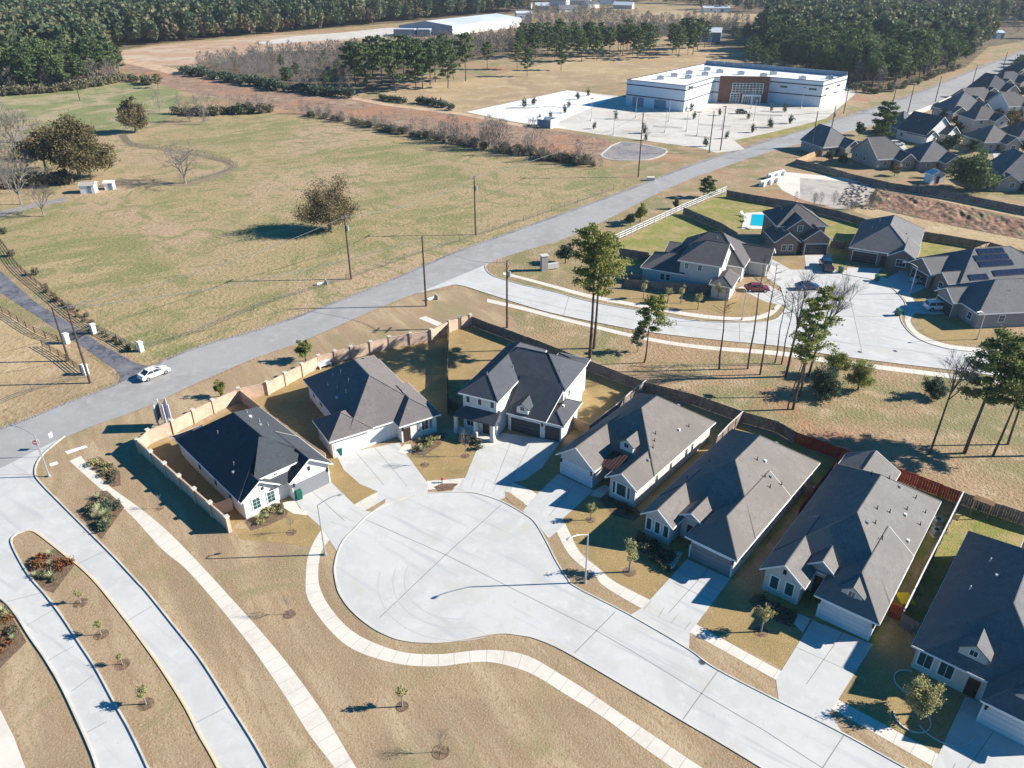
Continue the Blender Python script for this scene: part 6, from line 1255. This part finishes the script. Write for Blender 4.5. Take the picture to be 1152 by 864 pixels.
# ================================================================= POLES, LAMPS, SIGNS
def upole(bx, by, tx, ty, label, arms=1, tr=False):
    h = ht(bx, by, ty); p = G(bx, by); t = thing('utility_pole', label, 'utility pole', p); m = MB(); m.tube((0, 0, 0), (0, 0, h), .2, .13, 8); m.build('shaft', M['pole'], t)
    for k in range(arms):
        z = h-.35-1.1*k; m = MB(); m.obox((0, .12), (.3, .95), 2.4, .12, z-.06, z+.06); a = m.build('crossarm', M['pole'], t); m = MB()
        for s in (-1.05, -.45, .45, 1.05): m.tube((.3*s, .12+.95*s, z+.06), (.3*s, .12+.95*s, z+.3), .05, .03, 6)
        m.build('insulators', M['galv'], a)
    if tr:
        m = MB(); m.tube((.42, 0, h*.76), (.42, 0, h*.84), .26, n=10); m.build('transformer', M['galv'], t)
    return p, h
PL = [(101.5, 431, 75.5, 344.4, 'leaning look utility pole in front of the near gate pillar', 0, False), (77.6, 406, 62, 346, 'thinner utility pole just behind the drive gate', 0, False),
      (395, 314, 390, 242, 'utility pole at the pasture edge nearest the lone russet tree', 1, True), (535, 264, 535.4, 198, 'utility pole with pale transformer standing in the upper pasture', 1, True),
      (479.5, 344.4, 474, 266, 'utility pole between the main road and the masonry fence', 0, False), (570.5, 368.6, 570, 293, 'utility pole at the back fence corner of the two storey house', 2, True),
      (718, 199, 722, 126, 'utility pole left of the road beside the gravel pad', 1, True), (797.6, 172, 804, 125, 'left pole of the pair in front of the parking area', 0, False), (810.4, 169, 819.5, 120, 'right pole of the pair in front of the parking area', 0, False),
      (910.6, 177, 921, 125, 'left pole of the pair beside the near far-side houses', 0, False), (931, 167, 940, 120, 'right pole of the pair above the first far houses', 0, True), (949, 127.6, 953.6, 96, 'pole at the right corner of the office block', 0, False),
      (1001.7, 127.6, 1006, 99, 'pole just right of the tall dark pine across the road', 0, False), (1021, 127.6, 1028, 95, 'pole second after the tall dark pine', 0, False), (1052, 114.6, 1057.7, 86, 'pole third after the tall dark pine', 0, False),
      (1093, 97.7, 1098, 73, 'pole fourth after the tall dark pine', 0, False), (1129, 74, 1132, 58.6, 'farthest utility pole near the road bend', 0, False), (90, 113, 87, 99, 'lone pole in the green meadow before the pine wood', 0, False)]
PT = [upole(*a) for a in PL]
def wire(i, j, label, dz=.3):
    (a, ha), (b, hb) = PT[i], PT[j]; A = Vector((a.x, a.y, ha-dz)); B = Vector((b.x, b.y, hb-dz)); m = MB(); prev = A
    for k in range(1, 15):
        t = k/14; q = A.lerp(B, t); q.z -= 4*t*(1-t)*1.6; m.tube(prev, q, .045, n=3, caps=False); prev = q
    tag(m.build('power_line', M['galv']), label, 'power line')
wire(0, 4, 'thin power line spanning from the drive gate pole over the main road'); wire(1, 2, 'thin power line crossing the lower pasture'); wire(2, 3, 'thin power line crossing the upper pasture')
wire(3, 6, 'thin power line from the transformer pole towards the gravel pad'); wire(6, 7, 'thin power line in front of the parking area'); wire(8, 9, 'thin power line along the road to the far houses'); wire(4, 5, 'thin power line behind the masonry fence')
wire(9, 13, 'thin power line following the road past the tall pine'); wire(13, 15, 'thin power line along the road towards the bend')
def street_lamp(bx, by, ty, label, ax, reach=2.2, mat='galv'):
    h = ht(bx, by, ty); p = G(bx, by); t = thing('street_lamp', label, 'street lamp', p); m = MB(); m.tube((0, 0, 0), (0, 0, h-.8), .10, .07, 8); m.tube((0, 0, 0), (0, 0, .3), .2, .18, 8); m.build('pole', M[mat], t)
    m = MB(); d = Vector((math.cos(R(ax)), math.sin(R(ax)), 0)); pr = Vector((0, 0, h-.8))
    for k in range(1, 8):
        a = k/7; q = d*(reach*a)+Vector((0, 0, h-.8+.8*math.sin(a*math.pi/2))); m.tube(pr, q, .05, .045, 6); pr = q
    arm = m.build('arm', M[mat], t); m = MB(); e = pr+d*.35; m.ell((0, 0, 0), .42, .17, .1, 8, 5); hd = m.build('lamp_head', M['galv'], t); hd.location = (e.x, e.y, h-.02); hd.rotation_euler = (0, 0, R(ax))
street_lamp(366, 624, 562, 'street lamp curving over the driveway beside the dark roofed house', 20)
street_lamp(658.3, 655.5, 595, 'pale street lamp by the walk near the two young lawn trees', 215)
street_lamp(55.5, 536, 484, 'street lamp at the mouth of the boulevard', 160, 3)
street_lamp(1024, 330, 296, 'street lamp on the second court beside the shaded driveway', 165)
street_lamp(1099, 382, 349, 'faint street lamp on the lawn of the near court house', 200, 1.6)
street_lamp(834.5, 360, 322, 'thin street lamp where the side street meets the court lawn', 200, 1.4)
# do not enter sign
p = G(46, 514); t = thing('road_sign', 'square white do not enter sign with red disc at the boulevard mouth', 'sign', p, R(12)); m = MB(); m.tube((0, 0, 0), (0, 0, 2.9), .04, n=6); m.build('post', M['galv'], t)
m = MB(); m.box(-.45, -.06, 1.9, .45, -.042, 2.8); pn = m.build('sign_panel', M['white'], t)
m = MB(); n = 20; m.add([(.38*math.cos(2*math.pi*i/n), -.067, 2.35+.38*math.sin(2*math.pi*i/n)) for i in range(n)], [tuple(range(n))]); m.build('red_disc', M['red'], pn)
m = MB(); m.box(-.28, -.075, 2.29, .28, -.07, 2.41); m.build('white_bar', M['white'], pn)
for s, z in (('DO NOT', 2.47), ('ENTER', 2.14)):
    lettering(s, .15, M['white'], pn, Matrix.Translation((0, -.072, z)) @ Matrix.Rotation(math.pi/2, 4, 'X'), 0, True)
# second blank sign seen from behind near it
p = G(62, 505); t = thing('road_sign', 'small pale sign seen edge on beside the do not enter sign', 'sign', p, R(75)); m = MB(); m.tube((0, 0, 0), (0, 0, 2.6), .035, n=6); m.build('post', M['galv'], t); m = MB(); m.box(-.3, -.06, 1.9, .3, -.04, 2.6); m.build('sign_panel', M['white'], t)
# marketing sign (two angled panels on posts)
p = G(188, 481); t = thing('billboard', 'tall two sided development sign with navy panels behind the masonry fence', 'sign', p, R(6))
for sgn, mt in ((-1, 'signgrey'), (1, 'navy')):
    dx = .5 if sgn > 0 else -.9
    m = MB()
    for y in (-1.0, 1.0): m.box(dx-.08, y-.08, 0, dx+.08, y+.08, 5.0)
    m.build('post', M['white'], t); m = MB(); m.box(dx-.13, -1.4, 1.6, dx-.083, 1.4, 4.9); q = m.build('sign_panel', M[mt], t)
    m = MB(); m.box(dx-.15, -1.2, 3.9 if sgn > 0 else 2.9, dx-.132, 1.2, 4.6 if sgn > 0 else 3.3); m.build('printed_band', M['brown' if sgn > 0 else 'white'], q)
m = MB(); m.prism([(.95, -.1), (1.15, -.1), (1.15, .1), (.95, .1)], 0, 4.4); m.build('end_post', M['white'], t); t.scale = (.8, .8, .85)
# pipes/culverts
for px, py, l in ((486, 337, 'white culvert pipe end beside the utility pole'), (362, 320, 'white culvert pipe end at the pasture fence')):
    p = G(px, py); t = thing('culvert', l, 'culvert', p, R(30)); m = MB(); m.tube((-1, 0, .25), (1, 0, .25), .28, n=10, caps=False); m.build('pipe', M['white'], t); m = MB(); m.box(.9, -.7, 0, 1.05, .7, .8); m.build('headwall', M['kerb'], t)
p = G(596, 201); t = thing('utility_box', 'low pale utility box beside the main road', 'utility box', G(732, 203)); m = MB(); m.box(-1, -.6, 0, 1, .6, .9); m.build('cabinet', M['galv'], t); m = MB(); m.box(-1.1, -.7, .9, 1.1, .7, 1.0); m.build('lid', M['walk'], t)
t = thing('white_bench', 'small white bench against the masonry fence behind the grey brown house', 'bench', G(366, 413), R(38)); m = MB(); m.box(-1.1, -.3, .45, 1.1, .3, .55); m.build('seat', M['white'], t); m = MB(); m.box(-1.1, .25, .56, 1.1, .32, 1.1); m.build('backrest', M['white'], t)
for s in (-1, 1): m = MB(); m.box(s*.95-.06, -.28, 0, s*.95+.06, .28, .45); m.build('leg', M['white'], t)
# headwall structure of the basin
for k, (px, py) in enumerate(((864, 207), (872, 199))):
    p = G(px, py); t = thing('concrete_headwall', ['nearer', 'farther'][k]+' white concrete wing of the basin outfall', 'headwall', p, R(40)); m = MB(); m.box(-4, -.25, 0, 4, .25, 1.5); m.build('wall', M['lotwhite'], t)
    for x in (-3.4, 0, 3.4): m = MB(); m.box(x-.2, -1.0, 0, x+.2, -.253, 1.3); m.build('buttress', M['lotwhite'], t)
# ================================================================= BINS, HYDRANT, TUB, UTILITY
def wheelie():
    t = thing('wheelie_bin', '', 'bin', (0, 0, 0)); m = MB()
    a = [(-.28, -.32), (.28, -.32), (.28, .32), (-.28, .32)]; b = [(-.34, -.4), (.34, -.4), (.34, .4), (-.34, .4)]
    m.add([(x, y, .06) for x, y in a]+[(x, y, 1.0) for x, y in b], [(3, 2, 1, 0), (4, 5, 6, 7), (0, 1, 5, 4), (1, 2, 6, 5), (2, 3, 7, 6), (3, 0, 4, 7)]); m.build('body', M['bin'], t)
    m = MB(); m.add([(-.36, -.44, 1.005), (.36, -.44, 1.005), (.36, .42, 1.005), (-.36, .42, 1.005), (-.3, -.38, 1.1), (.3, -.38, 1.1), (.3, .42, 1.13), (-.3, .42, 1.13)], [(4, 5, 6, 7), (0, 1, 5, 4), (1, 2, 6, 5), (2, 3, 7, 6), (3, 0, 4, 7)]); m.build('lid', M['bin'], t)
    m = MB(); m.tube((-.3, .46, 1.0), (.3, .46, 1.0), .03, n=6); m.build('handle', M['bin'], t)
    for s in (-1, 1): m = MB(); m.tube((s*.3-.04, .36, .13), (s*.3+.04, .36, .13), .13, n=10); m.build('wheel', M['tyre'], t)
    return t
w0 = wheelie()
for i, (px, py, rz, l) in enumerate([(331, 558, 40, 'green wheelie bin left of the grey garage door'), (337, 561, 30, 'second green wheelie bin nearer the driveway of the dark roofed house'), (382, 512, 20, 'green wheelie bin at the grey brown house'),
    (986, 316, 0, 'green wheelie bin on the kerb of the second court'), (1010, 355, 10, 'green wheelie bin farther down the second court kerb'), (945, 307, 0, 'dark green bin in front of the grass gap on the court')]):
    c = w0 if i == 0 else copy_tree(w0); c.location = G(px, py, 0)+Vector((0, 0, .03)); c.rotation_euler.z = R(rz); c['label'] = l; c['group'] = 'green wheelie bins'; c.scale = (1.1, 1.1, 1.15)
p = G(498, 543); t = thing('fire_hydrant', 'small red and white hydrant on the island by the cul-de-sac', 'hydrant', p); m = MB(); m.tube((0, 0, 0), (0, 0, .6), .13, n=10); m.build('barrel', M['white'], t); m = MB(); m.ell((0, 0, .62), .16, .16, .16); m.build('bonnet', M['red'], t); m = MB(); m.tube((-.24, 0, .45), (.24, 0, .45), .07, n=8); m.build('nozzle', M['red'], t)
ground('mulch_island', 'small bare soil island at the top of the cul-de-sac', 'planting bed', [(488, 548), (497, 544), (516, 544), (508, 551), (494, 553)], .028, 'mulch')
for l, q in (('small grass strip between walk and kerb by the leftmost driveways', [(410, 575), (434, 561), (433, 566), (418, 575.5)]), ('small grass strip between walk and kerb below the broad driveway', [(568, 553), (573, 554), (590, 566), (589, 568), (578, 568), (569, 560)])):
    ground('grass_strip', l, 'lawn', q, .027, 'dry')
t = thing('yellow_tub', 'bright yellow tub behind the red stained gate', 'tub', G(1017, 678)); m = MB(); m.add([(x*.5, y*.6, .02) for x, y in ((-1, -1), (1, -1), (1, 1), (-1, 1))]+[(x*.65, y*.8, .6) for x, y in ((-1, -1), (1, -1), (1, 1), (-1, 1))], [(3, 2, 1, 0), (0, 1, 5, 4), (1, 2, 6, 5), (2, 3, 7, 6), (3, 0, 4, 7), (4, 5, 6, 7)]); m.build('body', M['yellow'], t); m = MB(); m.obox((0, 0), (1, 0), 1.36, 1.66, .605, .65); m.build('lid', M['yellow'], t)
for px, py, l in ((1052, 602, 'grey air conditioner beside the long capped fence'), (1054, 590, 'second grey air conditioner behind the stone fronted house'), (912, 556, 'grey air conditioner behind the taupe roofed house')):
    t = thing('air_conditioner', l, 'air conditioner', G(px, py)); m = MB(); m.box(-.4, -.4, .08, .4, .4, .9); m.build('casing', M['galv'], t); m = MB(); m.tube((0, 0, .9), (0, 0, .93), .3, n=12); m.build('fan_grille', M['black'], t); m = MB(); m.box(-.5, -.5, 0, .5, .5, .075); m.build('pad', M['walk'], t)
t = thing('garden_arbour', 'wooden arbour frame in the corner behind the lower right house', 'arbour', G(1102, 578), R(-40))
for x in (-.9, .9):
    for y in (-.5, .5): m = MB(); m.box(x-.05, y-.05, 0, x+.05, y+.05, 2.0); m.build('post', M['woodnew'], t)
m = MB()
for k in range(6): m.box(-1.1, -.55+.2*k, 2.0, 1.1, -.5+.2*k, 2.08)
m.build('slatted_top', M['woodnew'], t)
t = thing('dumpster_enclosure', 'blue sided white enclosure alone in the new parking bay', 'enclosure', G(620, 141), R(-35)); m = MB(); m.box(-3, -.2, 0, 3, .1, 3); m.box(2.7, -5, 0, 3, -.21, 3); m.box(-3, -5, 0, -2.7, -.21, 3); m.build('wall', M['lotwhite'], t); m = MB(); m.box(-2.69, -4.9, .1, 2.69, -4.75, 2.8); m.build('gate', M['bluewall'], t)
# parking area posts, islands and young evergreens
lp = None
for i, (px, py, ty) in enumerate([(665, 136, 122), (715, 133, 118), (752, 137, 122), (772, 148, 126), (784, 153, 131), (845, 122, 108), (848, 136, 118), (901, 122, 106), (690, 152, 128), (812, 146, 128), (745, 116, 104), (748, 149, 136)]):
    h = 8; p = G(px, py)
    if lp is None:
        lp = thing('parking_lamp', 'slim parking light post with a boxy twin head on the pale parking area', 'lamp post', p, 0, 'light posts in the parking area'); m = MB(); m.tube((0, 0, .7), (0, 0, h), .1, .07, 6); m.build('pole', M['galv'], lp)
        m = MB(); m.tube((0, 0, 0), (0, 0, .7), .3, n=10); m.build('footing', M['walk'], lp); m = MB(); m.box(-.7, -.2, h, .7, .2, h+.18); m.build('lamp_head', M['black'], lp)
    else: c = copy_tree(lp); c.location = p
for i, (px, py) in enumerate([(600, 121), (590, 122), (619, 120), (642, 118), (576, 122)]):
    m = MB(); p = G(px, py); m.prism([(p.x-2.5, p.y-1), (p.x+2.5, p.y-1), (p.x+2.5, p.y+1), (p.x-2.5, p.y+1)], .026, .17); tag(m.build('parking_island', M['kerb']), 'low kerbed island in the new parking bay', 'island', kind='structure')
for i, (px, py, rz) in enumerate(((836, 243, 20), (838, 249, -10), (842, 257, 40))):
    t = thing('lounge_chair', ('pale lounge chair at the far end of the pool deck', 'pale lounge chair in the middle of the pool deck edge', 'pale lounge chair at the near corner of the pool deck')[i], 'lounge chair', G(px, py)+Vector((0, 0, .1)), R(rz))
    m = MB(); m.box(-.35, -.9, .3, .35, .5, .4); m.build('seat', M['white'], t); m = MB(); m.add([(-.35, .5, .3), (.35, .5, .3), (.35, 1.1, .85), (-.35, 1.1, .85), (-.35, .5, .4), (.35, .5, .4), (.35, 1.05, .92), (-.35, 1.05, .92)], [(0, 1, 2, 3), (7, 6, 5, 4), (0, 4, 5, 1), (1, 5, 6, 2), (2, 6, 7, 3), (3, 7, 4, 0)]); m.build('backrest', M['white'], t)
    for a, b in ((-.3, -.8), (.3, -.8), (-.3, .4), (.3, .4)): m = MB(); m.box(a-.03, b-.03, 0, a+.03, b+.03, .3); m.build('leg', M['white'], t)
# ================================================================= CARS
def paint(name, c):
    m, nt, b = newmat(name); b.inputs['Base Color'].default_value = (*c, 1); b.inputs['Roughness'].default_value = .25; b.inputs['Coat Weight'].default_value = .7; b.inputs['Specular IOR Level'].default_value = .5; return m
M['pw'] = paint('white_car_paint', (.78, .78, .78)); M['pr'] = paint('dark_red_car_paint', (.20, .01, .02)); M['pk'] = paint('black_car_paint', (.012, .013, .016)); M['pb'] = paint('dark_blue_car_paint', (.02, .05, .16)); M['ps'] = paint('silver_car_paint', (.45, .47, .50))
M['lens'] = surf('lamp_lens', (.75, .75, .72), rough=.1, spec=.6); M['tail'] = surf('tail_lens', (.35, .01, .01), rough=.2)
def car(name, label, cat, px, py, ang, mat, kind='sedan', zo=.02):
    t = thing(name, label, cat, G(px, py)+Vector((0, 0, zo)), R(ang))
    # side profile: (x, z) lower body ; cabin
    if kind == 'sedan': L = 4.8; body = [(-2.35, .35), (-2.4, .75), (-2.2, .98), (-1.3, 1.02), (1.0, .98), (2.1, .80), (2.4, .62), (2.38, .3)]; cab = [(-1.85, 1.0), (-1.05, 1.42), (.25, 1.45), (1.15, .98)]; wd = .9
    if kind == 'suv': L = 4.8; body = [(-2.35, .4), (-2.4, .8), (-2.35, 1.1), (-1.3, 1.12), (1.0, 1.1), (2.15, .98), (2.4, .75), (2.38, .35)]; cab = [(-2.3, 1.1), (-2.05, 1.68), (.3, 1.72), (1.15, 1.08)]; wd = .95
    if kind == 'truck': L = 5.8; body = [(-2.9, .5), (-2.95, 1.15), (-2.9, 1.2), (-.6, 1.2), (1.4, 1.2), (2.7, 1.1), (2.95, .85), (2.9, .45)]; cab = [(-.7, 1.2), (-.55, 1.85), (.9, 1.88), (1.6, 1.2)]; wd = 1.0
    m = MB(); n = len(body)
    for i, (yy, inn) in enumerate(((-wd, 0), (wd, 0))): pass
    secs = [(-wd+.02, .94), (-wd, 1), (wd, 1), (wd-.02, .94)]
    rows = [(-wd, 0.06, .985), (-wd+.07, 0, 1), (wd-.07, 0, 1), (wd, .06, .985)]
    vs = []
    for y, dz, sx in rows: vs += [(x*sx, y, z-dz if z > .6 else z) for x, z in body]
    fs = [tuple(range(n-1, -1, -1)), tuple(range(3*n, 4*n))]
    for r in range(3):
        for i in range(n): j = (i+1) % n; fs.append((r*n+i, r*n+j, (r+1)*n+j, (r+1)*n+i))
    m.add(vs, [f[::-1] for f in fs]); o = m.build('body', M[mat], t); o.data.validate()
    # cabin glass block and roof panel
    m = MB(); c = cab; w1 = wd-.06; w2 = wd-.22
    V = [(c[0][0], -w1, c[0][1]-.03), (c[3][0], -w1, c[3][1]-.03), (c[3][0], w1, c[3][1]-.03), (c[0][0], w1, c[0][1]-.03), (c[1][0], -w2, c[1][1]), (c[2][0], -w2, c[2][1]), (c[2][0], w2, c[2][1]), (c[1][0], w2, c[1][1])]
    m.add(V, [(4, 5, 6, 7), (0, 1, 5, 4), (1, 2, 6, 5), (2, 3, 7, 6), (3, 0, 4, 7)]); m.build('windows', M['glass'], t)
    m = MB(); z = c[1][1]; m.box(c[1][0]-.02, -w2-.01, z-.01, c[2][0]+.05, w2+.01, z+.05)
    for sx in (-1, 1):
        for (x0, z0), (x1, z1) in ((c[0], c[1]), (c[3], c[2])): m.tube((x0, sx*w1, z0), (x1, sx*w2, z1), .045, n=4)
        xm = (c[1][0]+c[2][0])/2; m.tube((xm, sx*(w1+.01), c[0][1]), (xm, sx*(w2+.01), z), .04, n=4)
    m.build('roof', M[mat], t)
    if kind == 'truck': m = MB(); m.box(-2.8, -wd+.12, 1.203, -.8, wd-.12, 1.215); m.build('bed_liner', M['black'], t)
    wx = L*.31; wr = .34 if kind == 'sedan' else .39
    for x in (-wx, wx):
        for s in (-1, 1):
            m = MB(); m.tube((x, s*(wd-.2), wr), (x, s*(wd+.02), wr), wr, n=16); w = m.build('wheel', M['tyre'], t); m = MB(); m.tube((x, s*(wd-.1), wr), (x, s*(wd+.035), wr), wr*.62, n=12); m.build('rim', M['rim'], w)
    fx, bx = body[-2][0], body[1][0]
    for s in (-1, 1):
        m = MB(); m.ell((fx-.08, s*(wd-.25), body[-2][1]+.02), .12, .2, .09, 8, 5); m.build('headlight', M['lens'], t); m = MB(); m.ell((bx+.05, s*(wd-.2), body[1][1]+.05), .09, .16, .1, 8, 5); m.build('tail_light', M['tail'], t)
        m = MB(); m.ell((c[3][0]-.25, s*(wd+.06), c[3][1]+.08), .09, .1, .07, 6, 4); m.build('wing_mirror', M[mat], t)
    return t
car('sedan', 'white sedan driving on the main road past the farm drive', 'car', 174, 423, 52, 'pw')
car('sedan', 'dark red car parked beside the corner house', 'car', 851, 327, -3, 'pr', 'sedan')
car('pickup_truck', 'black pickup truck parked in front of the brown two storey house', 'truck', 929, 302, 82, 'pk', 'truck', .03)
car('sedan', 'dark blue car parked on the second court behind the bare tree', 'car', 908, 325, 5, 'pb')
car('sedan', 'silver car in the shaded driveway of the solar panel house', 'car', 1038, 318, 5, 'ps')
car('suv', 'white car in the driveway of the near court house', 'car', 1054, 348, 2, 'pw', 'suv')
car('suv', 'small white car parked below the tall dark pine', 'car', 1008, 164, 5, 'pw', 'suv', .02)
car('suv', 'small white car between the houses at the right edge', 'car', 1107, 178, 60, 'pw', 'suv')
car('suv', 'black car parked at the brick entrance of the office block', 'car', 834, 128, 0, 'pk', 'suv', .03)
# ================================================================= HAZE, CAMERA, LIGHT
m = MB(); m.box(-4400, -280, -1, 4400, 4400, 66); hz = m.build('haze', bpy.data.materials.new('haze_air')); tag(hz, 'thin pale air fading the far woods', 'haze', kind='stuff')
hm = hz.data.materials[0]; hm.use_nodes = True; nt = hm.node_tree; nt.nodes.clear(); out = nt.nodes.new('ShaderNodeOutputMaterial'); pv = nt.nodes.new('ShaderNodeVolumePrincipled')
pv.inputs['Color'].default_value = (.80, .90, 1, 1); pv.inputs['Density'].default_value = HAZE = .00009; pv.inputs['Anisotropy'].default_value = .2; nt.links.new(pv.outputs[0], out.inputs['Volume'])
cam = bpy.data.cameras.new('camera'); co = bpy.data.objects.new('camera', cam); col.objects.link(co); sc.camera = co
cam.sensor_fit = 'HORIZONTAL'; cam.sensor_width = 36; cam.lens = F/1152*36; cam.clip_end = 9000; cam.clip_start = .5
co.location = (0, 0, H); co.rotation_euler = (math.pi/2-PITCH, 0, 0)
w = bpy.data.worlds.new('World'); sc.world = w; w.use_nodes = True; nt = w.node_tree; sky = nt.nodes.new('ShaderNodeTexSky'); sky.sky_type = 'NISHITA'; sky.sun_disc = False
sky.sun_elevation = SUN_EL; sky.sun_rotation = math.pi/2-SUN_AZ; sky.air_density = .8; sky.dust_density = 0; sky.ozone_density = 10; sky.altitude = 500
hs = nt.nodes.new('ShaderNodeHueSaturation'); hs.inputs['Hue'].default_value = .484; hs.inputs['Saturation'].default_value = 1.8; nt.links.new(sky.outputs[0], hs.inputs['Color']); nt.links.new(hs.outputs[0], nt.nodes['Background'].inputs[0]); nt.nodes['Background'].inputs[1].default_value = .075
s = bpy.data.lights.new('sun', 'SUN'); so = bpy.data.objects.new('sun', s); col.objects.link(so); s.energy = 5; s.angle = R(.5); s.color = (1, .945, .84)
sd = Vector((math.cos(SUN_AZ)*math.cos(SUN_EL), math.sin(SUN_AZ)*math.cos(SUN_EL), math.sin(SUN_EL))); so.rotation_euler = sd.to_track_quat('Z', 'Y').to_euler(); so.location = (0, 0, 100)
sc.view_settings.view_transform = 'Standard'; sc.view_settings.look = 'None'; sc.view_settings.exposure = 1.02; sc.view_settings.gamma = 1
sc.cycles.max_bounces = 6; sc.cycles.diffuse_bounces = 3; sc.cycles.transparent_max_bounces = 6; sc.cycles.volume_bounces = 0
